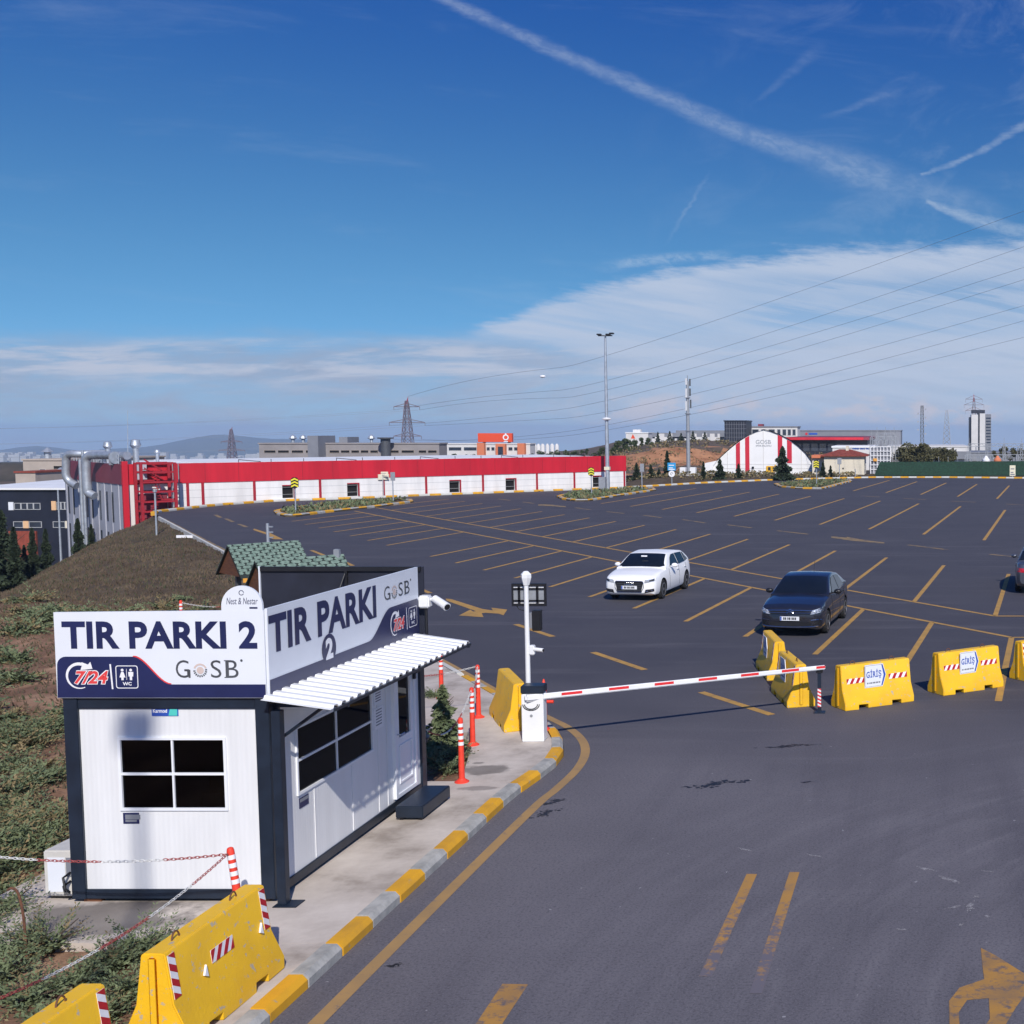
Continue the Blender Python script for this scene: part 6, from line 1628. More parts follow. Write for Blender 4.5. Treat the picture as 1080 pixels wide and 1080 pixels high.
# office row on the hill: white frames, dark glass
Y = 300
o = thing('office_row', 'white framed office row with dark glass along the top of the hill', 'building', (X_(728, Y), Y, 0))
z0, zt = Z_(470, Y), Z_(456.5, Y)
q = MB(); q.box(X_(688, Y), X_(766, Y), Y, Y + 5, z0 - 5, zt - 1); q.build('wall', M['farglass'], o)
q = MB(); q.box(X_(688, Y), X_(764, Y), Y - .4, Y + 5, zt - 1, zt); q.box(X_(712, Y), X_(766, Y), Y + 1, Y + 5, zt + .003, zt + .6); q.build('roof', M['midgrey'], o)
for a, b in ((688, 691), (695, 701), (705, 709.5), (712, 714.5), (722, 726), (729, 735), (741, 746), (749, 754), (757, 759.5)):
    q = MB(); q.box(X_(a, Y), X_(b, Y), Y - .6, Y - .41, z0 - 2, zt - (.2 if a % 2 else 1.4)); q.build('pier', M['palewall'], o)
for a, b in ((691, 705), (726, 741), (746, 757)): q = MB(); q.box(X_(a, Y), X_(b, Y), Y - .41, Y - .01, zt - 2.0, zt - 1.02); q.build('lintel', M['palewall'], o)
# dark cube tower
Y = 262
o, (xa, xb, z0, zt) = facing_box(764, 787, 443.3, 470, Y, 9, 'office_tower', 'dark glass cube rising left of the white arched hall', 'building', 'blackwall', 'blackwall')
q = MB()
for k in range(1, 9): x = xa + (xb - xa) * k / 9; q.box(x - .03, x + .03, Y - .08, Y - .002, z0, zt - .3)
for k in range(1, 6): z = z0 + (zt - z0) * k / 6; q.box(xa, xb, Y - .05, Y - .003, z - .03, z + .03)
q.build('mullion', M['midgrey'], o)
# white frame offices behind the arched hall
Y = 275
o, (xa, xb, z0, zt) = facing_box(783, 841, 449.5, 470, Y, 7, 'office_block', 'white framed office block behind the arched hall roof', 'building', 'palewall', 'midgrey')
for a, b in ((785.5, 791), (793.5, 800), (803, 807), (811, 817), (820, 823), (825.5, 829), (831, 834), (836, 839)): far_window(o, X_(a, Y), X_(b, Y), Z_(459, Y), Z_(453, Y), Y)
q = MB(); q.box(X_(796, Y), X_(801, Y), Y + 6, Y + 9, zt, Z_(447, Y)); q.build('roof_box', M['wine'], o)
# long dark hall with red eaves, and the grey long hall behind
Y = 205
o = thing('factory_hall', 'long dark glazed hall under a red roof edge right of the arched hall', 'building', (X_(875, Y), Y, -2))
q = MB(); q.box(X_(833, Y), X_(915, Y), Y, Y + 40, -5, Z_(464, Y)); q.build('wall', M['blackwall'], o)
q = MB(); q.box(X_(828, Y), X_(917, Y), Y - 1.5, Y + 41, Z_(464, Y), Z_(461, Y)); q.build('roof', M['wine'], o)
q = MB(); q.box(X_(830, Y), X_(911, Y), Y - 1.7, Y - 1.502, Z_(464, Y) + .02, Z_(461.3, Y)); q.build('eaves_band', M['warered'], o)
for k in range(9): x = X_(838, Y) + k * 1.4; q = MB(); q.box(x, x + 1.1, Y - .05, Y - .002, Z_(476, Y), Z_(468, Y)); q.build('window', M['farglass'], o)
Y = 330
o, _ = facing_box(838, 950, 453.5, 470, Y, 60, 'factory_hall', 'very long grey hall on the skyline behind the red eaved hall', 'building', 'midgrey', 'midgrey')
q = MB(); flat(q, ring_pts(X_(850.5, Y), Z_(457.5, Y), .35, 0, 340, 10), .05, lambda u, v, w: (u, Y - w, v)); q.build('emblem', M['warered'], o)
q = MB(); q.box(X_(853, Y), X_(862, Y), Y - .06, Y - .002, Z_(458.5, Y), Z_(456.5, Y)); q.build('lettering', M['bluelogo'], o)
# white building with blue letters behind the house
Y = 190
o, (xa, xb, z0, zt) = facing_box(878, 922, 470.5, 490, Y, 20, 'factory_hall', 'white flat building with a blue line of letters behind the cream house', 'building', 'palewall', 'roofwhite')
q = MB(); put_text(q, 'metal bant tic.', X_(899, Y), X_(917, Y), Z_(474, Y), Z_(471.6, Y), .04, lambda u, v, w: (u, Y - w, v), bold=.04); q.build('lettering', M['bluelogo'], o)
# long white shed, far right
Y = 300
o, (xa, xb, z0, zt) = facing_box(936, 1022, 470.5, 490, Y, 35, 'factory_hall', 'long pale shed with a grey glazed band behind the trees at the right', 'building', 'palewall', 'palewall')
q = MB(); q.box(X_(945, Y), X_(1024, Y), Y - 1, Y - .003, Z_(484, Y), Z_(476, Y)); q.build('glazed_band', M['midgrey'], o)
facing_box(1020, 1110, 477, 492, 320, 30, 'factory_hall', 'low grey shed half hidden by the substation at the right edge', 'building', 'midgrey', 'midgrey')
# tower block
Y = 560
o = thing('tower_block', 'white tower block with a dark stripe on the right skyline', 'building', (X_(1034, Y), Y, -8))
zt = Z_(435, Y)
q = MB(); q.box(X_(1024.5, Y), X_(1031.5, Y), Y, Y + 9, -10, zt - 1); q.build('wall', M['palewall'], o)
q = MB(); q.box(X_(1033.3, Y), X_(1039, Y), Y, Y + 9, -10, zt - .5); q.build('wall', M['palewall'], o)
q = MB(); q.box(X_(1031.5, Y), X_(1033.3, Y), Y + .6, Y + 9, -10, zt); q.build('dark_stripe', M['blackwall'], o)
q = MB(); q.box(X_(1039, Y), X_(1045.5, Y), Y + 1, Y + 9, -10, zt - .8); q.build('wall', M['midgrey'], o)
q = MB(); q.box(X_(1025, Y), X_(1039, Y), Y + 2, Y + 8, zt - .3, zt + 1.2); q.build('roof_box', M['blackwall'], o)
for k in range(9):
    z = zt - 3 - k * 1.4; q = MB(); q.box(X_(1040, Y), X_(1045, Y), Y + .9, Y + .998, z, z + .7); q.build('window', M['farglass'], o)
q = MB(); q.box(X_(1022.5, Y), X_(1024.5, Y), Y + 1, Y + 8, -10, Z_(440, Y)); q.build('wall', M['blackwall'], o)

# ================================================================== ARCHED HALL, HOUSE, FENCE
Y = 158
hall = thing('arched_hall', 'white membrane hall with a pointed arch front and four red stripes', 'hall', (X_(800, Y), Y, -1))
zb = Z_(503.5, Y)
outl = [(750, 502), (752, 492), (757, 485), (764, 478.5), (772, 471.5), (781, 464.5), (790, 459), (798, 455.6), (805.5, 453.6), (813, 455.4), (822, 458.8), (832, 464), (841, 470.5), (849, 478), (855, 486), (858.5, 494), (859.5, 502)]
pts = [(X_(a, Y), Z_(b, Y)) for a, b in outl]
q = MB(); q.prism(pts, 0, -.3, fn=lambda u, v, w: (u, Y - w, v)); q.build('front', M['fabric_white'], hall)
q = MB(); vs = [(u - .125 * dy, Y + dy, v + .12) for dy in (-.25, 42) for u, v in pts]; n = len(pts)
q.add(vs, [(i, i + 1, n + i + 1, n + i) for i in range(n - 1)]); q.build('roof', M['fabric_white'], hall, smooth=True)
def topz(px):
    for (a, b), (c, d) in zip(outl[:-1], outl[1:]):
        if a <= px <= c: return b + (d - b) * (px - a) / (c - a)
for a, b, yb in ((776, 780.3, 499), (785.8, 790.2, 499), (820.2, 825, 484), (830, 835, 488.5)):
    q = MB(); q.prism([(X_(a, Y), Z_(yb, Y)), (X_(b, Y), Z_(yb, Y)), (X_(b, Y), Z_(topz(b) + .6, Y)), (X_(a, Y), Z_(topz(a) + .6, Y))], .001, .05, fn=lambda u, v, w: (u, Y - w, v)); q.build('red_stripe', M['fabric_red'], hall)
fh = lambda u, v, w: (u, Y - w, v)
q = MB(); put_text(q, 'GOSB', X_(797, Y), X_(813, Y), Z_(468.3, Y), Z_(464, Y), .02, fh); put_text(q, 'SPOR SALONU', X_(797, Y), X_(813.5, Y), Z_(471, Y), Z_(469.4, Y), .02, fh, bold=.02); q.build('lettering', M['grey'], hall)
q = MB()
for z in (489.5, 494): q.box(X_(757, Y), X_(856, Y), Y - .04, Y - .002, Z_(z, Y) - .015, Z_(z, Y) + .015)
for a in (767, 805, 845): q.box(X_(a, Y) - .03, X_(a, Y) + .03, Y - .045, Y - .001, zb, Z_(topz(a) + 1, Y))
q.build('seam', M['palewall'], hall)
q = MB(); q.box(X_(792.8, Y), X_(795, Y), Y - .2, Y - .002, Z_(494, Y), Z_(492, Y)); q.build('vent', M['black'], hall)
q = MB(); q.prism([(X_(742.5, Y), zb), (X_(757.5, Y), zb), (X_(757.5, Y), Z_(485.5, Y)), (X_(743, Y), Z_(488.5, Y))], -12, -.002, fn=fh); q.build('side_annex', M['fabric_white'], hall)
q = MB(); q.box(X_(757, Y), X_(856, Y), Y - .5, Y - .301, zb - .5, Z_(501, Y)); q.build('plinth', M['concrete_post'], hall)
# cream house with a hipped roof
Y = 150
hs = thing('cream_house', 'cream house with a hipped red tile roof right of the arched hall', 'house', (X_(890, Y), Y, -1))
xa, xb = X_(869, Y), X_(911.5, Y); zt = Z_(480.3, Y); zb = Z_(504.5, Y)
q = MB(); q.box(xa, xb, Y, Y + 6, zb - 1, zt); q.build('wall', M['cream'], hs)
q = MB(); e = .45; za = zt; ap = Z_(473.8, Y + 3)
q.add([(xa - e, Y - e, za), (xb + e, Y - e, za), (xb + e, Y + 6 + e, za), (xa - e, Y + 6 + e, za), (xa + 1.7, Y + 3, ap), (xb - 1.9, Y + 3, ap), (xa - e, Y - e, za - .12), (xb + e, Y - e, za - .12), (xb + e, Y + 6 + e, za - .12), (xa - e, Y + 6 + e, za - .12)], [(0, 1, 5, 4), (1, 2, 5), (2, 3, 4, 5), (3, 0, 4), (6, 7, 1, 0), (7, 8, 2, 1), (8, 9, 3, 2), (9, 6, 0, 3), (9, 8, 7, 6)])
ro = q.build('roof', M['tile'], hs)
q = MB(); q.box(X_(891, Y), X_(894, Y), Y + 2.2, Y + 3, zt + .3, Z_(470.5, Y)); q.build('chimney', M['cream'], ro)
far_window(hs, X_(884.2, Y), X_(886.5, Y), Z_(489, Y), Z_(483.3, Y), Y, 'farglass', 'cream'); 
q = MB(); q.box(X_(888.3, Y), X_(889.8, Y), Y - .05, Y - .002, Z_(494.8, Y), Z_(493.3, Y)); q.build('vent', M['black'], hs)
q = MB()
for z in (482, 488.5, 495): q.box(xb + .002, xb + .05, Y + .6, Y + 1.6, Z_(z + 3, Y), Z_(z, Y))
q.build('side_window', M['farglass'], hs)
q = MB(); q.box(X_(856.5, 152), xa - .02, 152, 156, -2, Z_(483, 152)); hs2 = q.build('low_lodge', M['cream']); tag(hs2, 'low lodge with an orange tiled lean-to between the arched hall and the cream house', 'building')
q = MB(); q.box(X_(856, 152), xa - .03, 151.6, 156.4, Z_(483, 152) + .002, Z_(480, 152)); q.build('lodge_roof', M['orangewall'], hs2)
# yellow digger arm machine before the hall
Y = 150
ex = thing('excavator', 'small yellow digger standing before the arched hall', 'digger', (X_(811, Y), Y, -.9))
q = MB(); q.box(X_(808, Y), X_(815.5, Y), Y - .5, Y + .5, Z_(499, Y), Z_(491.5, Y)); q.build('body', M['excav'], ex, bevel=.05)
q = MB(); q.box(X_(810.2, Y), X_(813, Y), Y - .52, Y - .501, Z_(496, Y), Z_(492.5, Y)); q.build('cab_window', M['farglass'], ex)
q = MB(); q.tube([(X_(814, Y), Y - .2, Z_(495, Y)), (X_(817.5, Y), Y - .2, Z_(490.5, Y)), (X_(819.5, Y), Y - .2, Z_(498, Y))], .13, 6); q.build('arm', M['excav'], ex)
q = MB(); q.box(X_(807, Y), X_(816.5, Y), Y - .7, Y + .7, Z_(504, Y), Z_(499.3, Y)); q.build('track', M['black'], ex, bevel=.08)
# green artificial hedge fence along the far kerb
hd0 = G(922, 503); hd1 = G(1120, 503)
hf = thing('hedge_fence', 'tall fence clad in dark green artificial hedge along the far kerb', 'fence', ((hd0.x + hd1.x) / 2, hd0.y + 1.2, 0))
q = MB(); y = hd0.y + 1.3; zt0, zt1 = AY(922, 487.3, y).z, AY(1080, 485.0, y).z
x0_, x1_ = hd0.x, hd1.x + 20
q.prism([(x0_, 0.1), (x1_, .1), (x1_, zt1), (X_(928, y), zt0), (x0_ + .3, 1.0)], -.25, 0, fn=lambda u, v, w: (u, y - w, v)); q.build('hedge_panel', M['hedge'], hf)
for k in range(14):
    x = x0_ + 1 + k * 3; q = MB(); q.cyl((x, y + .32, 0), (x, y + .32, 1.75), .04, n=6); q.build('post', M['darkgrey'], hf)
# ================================================================== POLES, MASTS, SIGNS
def lattice(mb, base, h, w0, w1, n, r, arms=(), rt=None):
    b = Vector(base); cs = []
    for i in range(n + 1):
        t = i / n; w = w0 + (w1 - w0) * t; z = h * (1 - (1 - t) ** 1.25)
        cs.append([b + Vector((sx * w, sy * w, z)) for sx, sy in ((-1, -1), (1, -1), (1, 1), (-1, 1))])
    for i in range(n):
        for k in range(4):
            mb.cyl(cs[i][k], cs[i + 1][k], r, n=4, caps=False)
            mb.cyl(cs[i][k], cs[i + 1][(k + 1) % 4], r * .7, n=4, caps=False); mb.cyl(cs[i][(k + 1) % 4], cs[i + 1][k], r * .7, n=4, caps=False)
            mb.cyl(cs[i + 1][k], cs[i + 1][(k + 1) % 4], r * .7, n=4, caps=False)
def pylon(px, ytop, ybase, D, arms, label, w0=3.0, r=.24, ang=0.0):
    b = AY(px, ybase, D); t = AY(px, ytop, D); h = t.z - b.z
    o = thing('power_pylon', label, 'pylon', b, 0, 'lattice power pylons')
    q = MB(); lattice(q, b, h * .93, w0, w0 * .18, 9, r); q.build('tower', M['pylonsteel'], o)
    q = MB(); q.cyl(b + Vector((0, 0, h * .88)), t, w0 * .22, .05, 4); q.build('tip', M['steelred'], o)
    tips = []
    for (ya, hw) in arms:
        z = AY(px, ya, D).z; q = MB()
        for s in (-1, 1):
            e = Vector((b.x + s * hw, D, z)); q.cyl((b.x, D, z), e, r * 1.25, n=4); q.cyl((b.x, D, z + h * .055), e, r * 1.1, n=4)
            q.cyl(e, e - Vector((0, 0, h * .05)), r * .6, n=4); tips.append(e - Vector((0, 0, h * .05)))
        q.build('cross_arm', M['pylonsteel'], o)
    return o, b, t, tips
py1, pb, pt_, tips = pylon(430.5, 418, 486, 790, [(429, 8.4), (445.5, 11.6), (460, 9.0)], 'lattice pylon with a red tip, the larger one behind the warehouse', w0=3.7, r=.24)
pylon(245, 450, 488, 1500, [(466, 13), (475, 16)], 'lattice pylon with a red tip, small before the far mountain', w0=4.5, r=.45)
pylon(1027, 415, 486, 800, [(421, 5.5), (427, 6.5), (433, 5.5)], 'lattice pylon rising right behind the white tower block', w0=2.6, r=.13)
def wire(tip, ys, label):
    # the plan of every span is one straight line; heights follow the sag seen from the lot
    A = Vector((tip.x, tip.y)); B = Vector((10.3 + (tip.x - pb.x) * .10, 110.0)); dd = B - A
    sm = [(0.0, tip.z)]
    for px, y in ys[1:3]:
        k = (px - CX) / F; t = (k * A.y - A.x) / (dd.x - k * dd.y); sm.append((t, AY(px, y, (A + dd * t).y).z))
    for px, y in ys[:1]:
        k = (px - CX) / F; t = (k * A.y - A.x) / (dd.x - k * dd.y); sm[0] = (t, AY(px, y, (A + dd * t).y).z)
    (t0, z0), (t1, z1), (t2, z2) = sm
    zp = lambda t: z0 * (t - t1) * (t - t2) / ((t0 - t1) * (t0 - t2)) + z1 * (t - t0) * (t - t2) / ((t1 - t0) * (t1 - t2)) + z2 * (t - t0) * (t - t1) / ((t2 - t0) * (t2 - t1))
    c_ = (z0 - tip.z) / t0; m1_ = min((zp(t0 + .01) - z0) / .01, 2.5 * c_) * t0; m0_ = .35 * c_ * t0
    def zq(t):
        if t >= t0: return zp(t)
        s = t / t0; return (2*s**3 - 3*s*s + 1) * tip.z + (s**3 - 2*s*s + s) * m0_ + (3*s*s - 2*s**3) * z0 + (s**3 - s*s) * m1_
    path = [Vector(((A + dd * (i / 44))[0], (A + dd * (i / 44))[1], zq(i / 44))) for i in range(48)]; q = MB(); q.tube(path, [max(.009, p.y * .00012) for p in path], 4)
    tag(q.build('power_line', M['wire'], smooth=True), label, 'power line', 'power lines crossing the sky')
W_ = [(pt_, [(600, 387), (800, 323), (1080, 222), (1560, 40)]), (tips[0], [(600, 411), (800, 355), (1080, 259.6), (1560, 85)]), (tips[1], [(600, 419.6), (800, 369), (1080, 281.5), (1560, 118)]),
      (tips[2], [(600, 431), (800, 380.7), (1080, 294.5), (1560, 138)]), (tips[3], [(600, 441), (800, 399), (1080, 322), (1560, 180)]),
      (tips[4], [(600, 455), (800, 413), (1080, 338), (1560, 200)]), (tips[5], [(600, 459.5), (800, 422), (1080, 355.5), (1560, 225)])]
nm = ['topmost, faintest power line', 'second power line from the top', 'third power line from the top', 'fourth power line from the top', 'third power line from the bottom', 'second power line from the bottom', 'lowest power line']
for (t_, ys), l in zip(W_, nm): wire(t_, ys, l + ', from the larger pylon to the right edge')
for i, (t_, e) in enumerate(zip(tips, [(-700, 470), (-700, 473), (-700, 482), (-700, 486), (-700, 494), (-700, 498)])):
    k = Vector((-1000, 820, t_.z - 6)); path = [Vector(t_).lerp(k, j / 12) - Vector((0, 0, 10 * 4 * (j / 12) * (1 - j / 12))) for j in range(13)]
    q = MB(); q.tube(path, .07, 4); tag(q.build('power_line', M['wire']), 'faint power line left of the larger pylon, %s arm, %s side' % (('upper', 'upper', 'middle', 'middle', 'lower', 'lower')[i], ('outer', 'inner')[i % 2]), 'power line', 'power lines crossing the sky')
# high light mast on the middle island
b = G(641, 517); Yb = b.y; t = AY(638.8, 354, Yb)
lm = thing('light_mast', 'tall galvanised light mast with dark floodlight heads on the middle island', 'light mast', (b.x, b.y, .1))
q = MB(); q.cyl((b.x, Yb, .1), (b.x, Yb, t.z), .21, .09, 12); q.build('pole', M['galv'], lm, smooth=True)
q = MB(); q.box(b.x - .65, b.x + .65, Yb - .05, Yb + .05, t.z - .05, t.z + .05); q.build('crossbar', M['darkgrey'], lm)
for dx in (-.52, .30, .62):
    q = MB(); q.box(b.x + dx - .20, b.x + dx + .20, Yb - .45 + abs(dx) * .2, Yb + .1, t.z + .02 + .1 * (dx > .5), t.z + .16 + .1 * (dx > .5)); q.build('floodlight', M['black'], lm, bevel=.03)
zc = AY(640, 442.5, Yb).z; q = MB(); q.lathe([(.15, -.1), (.42, .02), (.42, .12), (.15, .2)], (b.x, Yb, zc), 12); q.build('camera_ring', M['white'], lm, smooth=True)
q = MB(); zj = AY(640, 494, Yb).z; q.box(b.x - .24, b.x + .24, Yb - .24, Yb + .24, zj - .15, zj + .15); q.build('marker', M['ivorysign'], lm)
x = G(636, 517.5); tag(MB().box(x.x - .32, x.x + .28, x.y - .3, x.y + .2, .1, 1.25).build('switch_cabinet', M['grey'], bevel=.02), 'grey switch cabinet at the foot of the tall light mast', 'cabinet')
# telecom masts
Y = 150
ct_ = thing('telecom_mast', 'tall grey telecom mast hung with white antenna panels left of the arched hall', 'mast', AY(726, 503, Y))
b = AY(726.2, 503, Y); t = AY(725, 402, Y)
q = MB(); q.cyl(b, t, .26, .17, 14); q.build('pole', M['grey'], ct_, smooth=True)
random.seed(3)
for k in range(9):
    a = k * 2.1; z = t.z - .2 - (k // 3) * 1.35; q = MB(); e_ = random.uniform(.26, .46); z += random.uniform(-.15, .2); h_ = random.uniform(.32, .62); q.box(-.09, .09, -.06, .06, -h_, h_, mtx=Matrix.Translation((b.x + e_ * math.cos(a), Y + e_ * math.sin(a), z)) @ Matrix.Rotation(a, 4, 'Z')); q.build('antenna', M['white'] if k % 3 else M['darkgrey'], ct_)
q = MB(); q.cyl(t, t + Vector((0, 0, .7)), .04, n=5); 
for zz_ in (420, 437, 455): z = AY(725, zz_, Y).z; q.lathe([(.34, 0), (.34, .12)], (b.x, Y, z), 14)
q.build('fittings', M['midgrey'], ct_)
for px, w_, l in ((720.5, .34, 'white equipment cabinet left of the telecom mast foot'), (731, .34, 'white equipment cabinet right of the telecom mast foot')):
    p = AY(px, 502, 148); tag(MB().box(p.x - w_, p.x + w_, 147.6, 148.6, p.z - .3, p.z + 1.05).build('equipment_cabinet', M['white'], bevel=.03), l, 'cabinet')
p0 = AY(712, 504, 146); p1 = AY(756, 504, 146); tag(MB().box(p0.x, p1.x, 146, 146.3, -1.2, AY(712, 499.5, 146).z).build('low_wall', M['concrete_post']), 'low concrete wall before the telecom mast', 'wall')
Y = 330
b = AY(972.5, 470, Y); t = AY(972.5, 428, Y)
o = thing('telecom_mast', 'dark lattice telecom mast with small dishes over the long pale shed', 'mast', b)
q = MB(); lattice(q, b, t.z - b.z, .48, .34, 10, .10); q.build('tower', M['darkgrey'], o)
for k in range(7): q = MB(); q.cyl((b.x + (-1.1 if k % 2 else .9), Y - .6, b.z + 3.2 + k * 1.1), (b.x + (-1.1 if k % 2 else .9), Y - .2, b.z + 3.2 + k * 1.1), .26, n=8); q.build('dish', M['grey'], o)
b = AY(998.5, 476, 900); t = AY(998.5, 433, 900); q = MB(); lattice(q, b, t.z - b.z, 3, .8, 8, .26); tag(q.build('lattice_tower', M['grey']), 'faint thin lattice tower left of the white tower block', 'tower')
# small signs on poles
def pole_sign(px, yt, yb, pxb, yg, kind, label, z0=0.0, cat='sign'):
    g = G(pxb, yg, z0) if kind != 'far' else None
    Y = g.y; a = AY(px, yt, Y); c = AY(px, yb, Y)
    o = thing('chevron_sign' if kind == 'chevron' else 'road_sign', label, cat, (g.x, Y, z0))
    q = MB(); q.cyl((g.x, Y + .06, z0), (g.x, Y + .06, a.z - .05), .045, n=8); q.build('pole', M['galv'], o, smooth=True)
    fn = lambda u, v, w: (a.x + u, Y - w, c.z + v)
    h = a.z - c.z
    return o, fn, h
def chevron(px, yt, yb, pxb, yg, label):
    o, fn, h = pole_sign(px, yt, yb, pxb, yg, 'chevron', label, .1)
    w = h * .34; q = MB()
    pts = [(-w, .18 * h), (0, 0), (w, .18 * h), (w, .80 * h), (.55 * w, h), (-.55 * w, h), (-w, .80 * h)]
    q.prism(pts, -.02, .0, fn=fn); q.build('panel', M['black'], o)
    q = MB()
    for k in range(3):
        z = .10 * h + k * .27 * h
        for s in (-1, 1): flat(q, [(0, z + .17 * h), (0, z + .31 * h), (s * w * .92, z + .13 * h + .03 * h), (s * w * .92, z + .02 * h)], .004, fn)
    q.build('chevron', M['yellowsign'], o)
chevron(310.5, 503.5, 515.5, 311.5, 541.0, 'black sign with yellow chevrons on the left traffic island')
chevron(623.4, 493, 502.5, 623.8, 523.5, 'black sign with yellow chevrons on the middle island beside the tall light mast')
chevron(860.8, 485.5, 494.5, 861.2, 512.5, 'black sign with yellow chevrons on the right island before the arched hall')
def board(px, hw, yt, yb, pxb, yg, m, label, extra=None, z0=0.0):
    o, fn, h = pole_sign(px, yt, yb, pxb, yg, 'board', label, z0)
    w = hw * G(pxb, yg, z0).y / F; q = MB(); q.prism([(-w, 0), (w, 0), (w, h), (-w, h)], -.03, 0, fn=fn); q.build('panel', M[m], o)
    if extra:
        q = MB(); extra(q, fn, w, h); q.build('marking', M['refl'] if m != 'ivorysign' else M['midgrey'], o)
    return o, fn, w, h
def lines(q, fn, w, h):
    for k, (a, c) in enumerate(((-.7, .6), (-.7, .3))): q.prism([(a * w, h * (.62 - k * .34)), (c * w, h * (.62 - k * .34)), (c * w, h * (.72 - k * .34)), (a * w, h * (.72 - k * .34))], .001, .006, fn=fn)
    q.prism([(-.75 * w, .08 * h), (.75 * w, .08 * h), (.75 * w, .2 * h), (-.75 * w, .2 * h)], .001, .006, fn=fn)
board(486, 5, 494, 502.7, 486.3, 520.5, 'bluesign', 'blue information sign on a pole before the middle of the warehouse', lines)
board(404, 5.2, 497.5, 502.7, 404, 524.5, 'ivorysign', 'ivory sign on a dark pole before the warehouse, beside the grey sign', lines)
board(414, 2.4, 498, 507, 414.5, 529.5, 'grey', 'narrow grey sign seen edge-on at the right end of the left island', None, .1)
board(677, 2.1, 489, 497.5, 677, 517.0, 'grey', 'narrow grey sign at the right end of the middle island', None, .1)
o, fn, w, h = board(708.3, 4.3, 488, 496.2, 708.5, 510.5, 'bluesign', 'blue sign over a round white sign right of the warehouse end', lines)
q = MB(); q.prism(ring_pts(0, -.34, .33, 0, 345, 16), -.025, .0, fn=fn); q.build('round_panel', M['refl'], o)
q = MB(); flat_band(q, ring_pts(0, -.34, .15, 0, 270, 10), ring_pts(0, -.34, .09, 0, 270, 10), .004, fn); q.build('marking', M['midgrey'], o)
board(885.3, 2.2, 483, 489.5, 885.3, 504.2, 'grey', 'narrow grey sign before the cream house wall')
board(1068, 3.0, 490.8, 502, 1068, 504.6, 'ivorysign', 'ivory sign with a small arrow before the green hedge fence', lines)
p = G(902, 504); tag(MB().cyl((p.x, p.y, 0), (p.x, p.y, 1.05), .05, n=6).build('marker_post', M['galv']), 'short grey post right of the sign before the cream house', 'post')
p = G(172.8, 560.5); p2 = gz(p.x - .4, p.y)
tag(MB().cyl((p.x - .4, p.y, p2 - .1), (p.x - .4, p.y, 2.15), .05, n=8).cyl((p.x - .4, p.y, 2.15), (p.x - .4, p.y, 2.3), .10, n=8).build('marker_post', M['galv']), 'lone grey post on the bank beside the road bend', 'post')
p = G(195.5, 567); tag(MB().box(p.x - .42, p.x + .42, p.y - .08, p.y + .08, gz(p.x, p.y), gz(p.x, p.y) + .13).build('white_plank', M['refl']), 'short white plank lying on the dry grass bank', 'plank')
p = AY(572.3, 397, 70); tag(MB().sphere(p, .11, 8, sc=(1.6, 1, .7)).build('bird', M['refl'], smooth=True), 'tiny pale bird in the sky left of the tall light mast', 'bird')
# ---- substation right of the house
def gantry(px0, px1, yt, yb, D, n, label):
    o = thing('substation_gantry', label, 'gantry', AY((px0 + px1) / 2, yb, D), 0, 'steel gantries of the substation')
    a = AY(px0, yt, D); c = AY(px1, yt, D); zb = AY(px0, yb, D).z - 1
    for k in range(n):
        x = a.x + (c.x - a.x) * k / max(1, n - 1); q = MB(); lattice(q, (x, D, zb), a.z - zb, .32, .14, 6, .045); q.cyl((x, D, a.z), (x, D, a.z + .9), .03, n=4); q.build('post', M['grey'], o)
    q = MB()
    zz_ = AY(px0, yt + 3, D).z
    for dz in (0, .45): q.cyl((a.x, D, zz_ + dz), (c.x, D, zz_ + dz), .05, n=4)
    m_ = max(4, int((c.x - a.x) / .6))
    for k in range(m_): x = a.x + (c.x - a.x) * k / m_; x2 = a.x + (c.x - a.x) * (k + 1) / m_; q.cyl((x, D, zz_ + (k % 2) * .45), (x2, D, zz_ + ((k + 1) % 2) * .45), .035, n=4)
    q.build('beam', M['grey'], o)
    for k in range(n): x = a.x + (c.x - a.x) * (k + .5) / n; q = MB(); q.lathe([(.06, 0), (.09, .1), (.06, .2), (.09, .3), (.06, .4), (.09, .5), (.04, .6)], (x, D, zz_ - .6), 8); q.build('insulator', M['grey'], o)
gantry(919, 946, 461, 503, 168, 5, 'tall close-set gantry left of the olive trees')
gantry(925, 943, 457, 503, 176, 3, 'tallest gantry posts just left of the olive trees')
gantry(1019, 1100, 480, 503, 160, 7, 'long low gantry over the hedge fence at the right edge')
gantry(1022, 1096, 468, 503, 185, 5, 'higher gantry behind the long low one at the right edge')
gantry(990, 1030, 489, 503, 156, 5, 'low gantry right of the olive trees')
Y = 164; o = thing('lattice_housing', 'white gridded housing between the cream house and the hedge fence', 'housing', AY(928, 500, Y))
q = MB(); xa, xb = X_(918, Y), X_(939, Y); za, zb = Z_(500, Y), Z_(471, Y)
q.box(xa, xb, Y + .5, Y + 3, za, zb - .2); q.build('panel', M['midgrey'], o); q = MB()
for k in range(7): x = xa + (xb - xa) * k / 6; q.box(x - .05, x + .05, Y + .3, Y + .499, za, zb)
for k in range(7): z = za + (zb - za) * k / 6; q.box(xa, xb, Y + .25, Y + .299, z - .04, z + .04)
q.build('grid', M['refl'], o)
q = MB(); q.box(X_(921, Y), X_(925, Y), Y + .1, Y + .24, Z_(486.5, Y), Z_(483.5, Y)); q.build('warning_plate', M['brassy'], o)
Y = 158
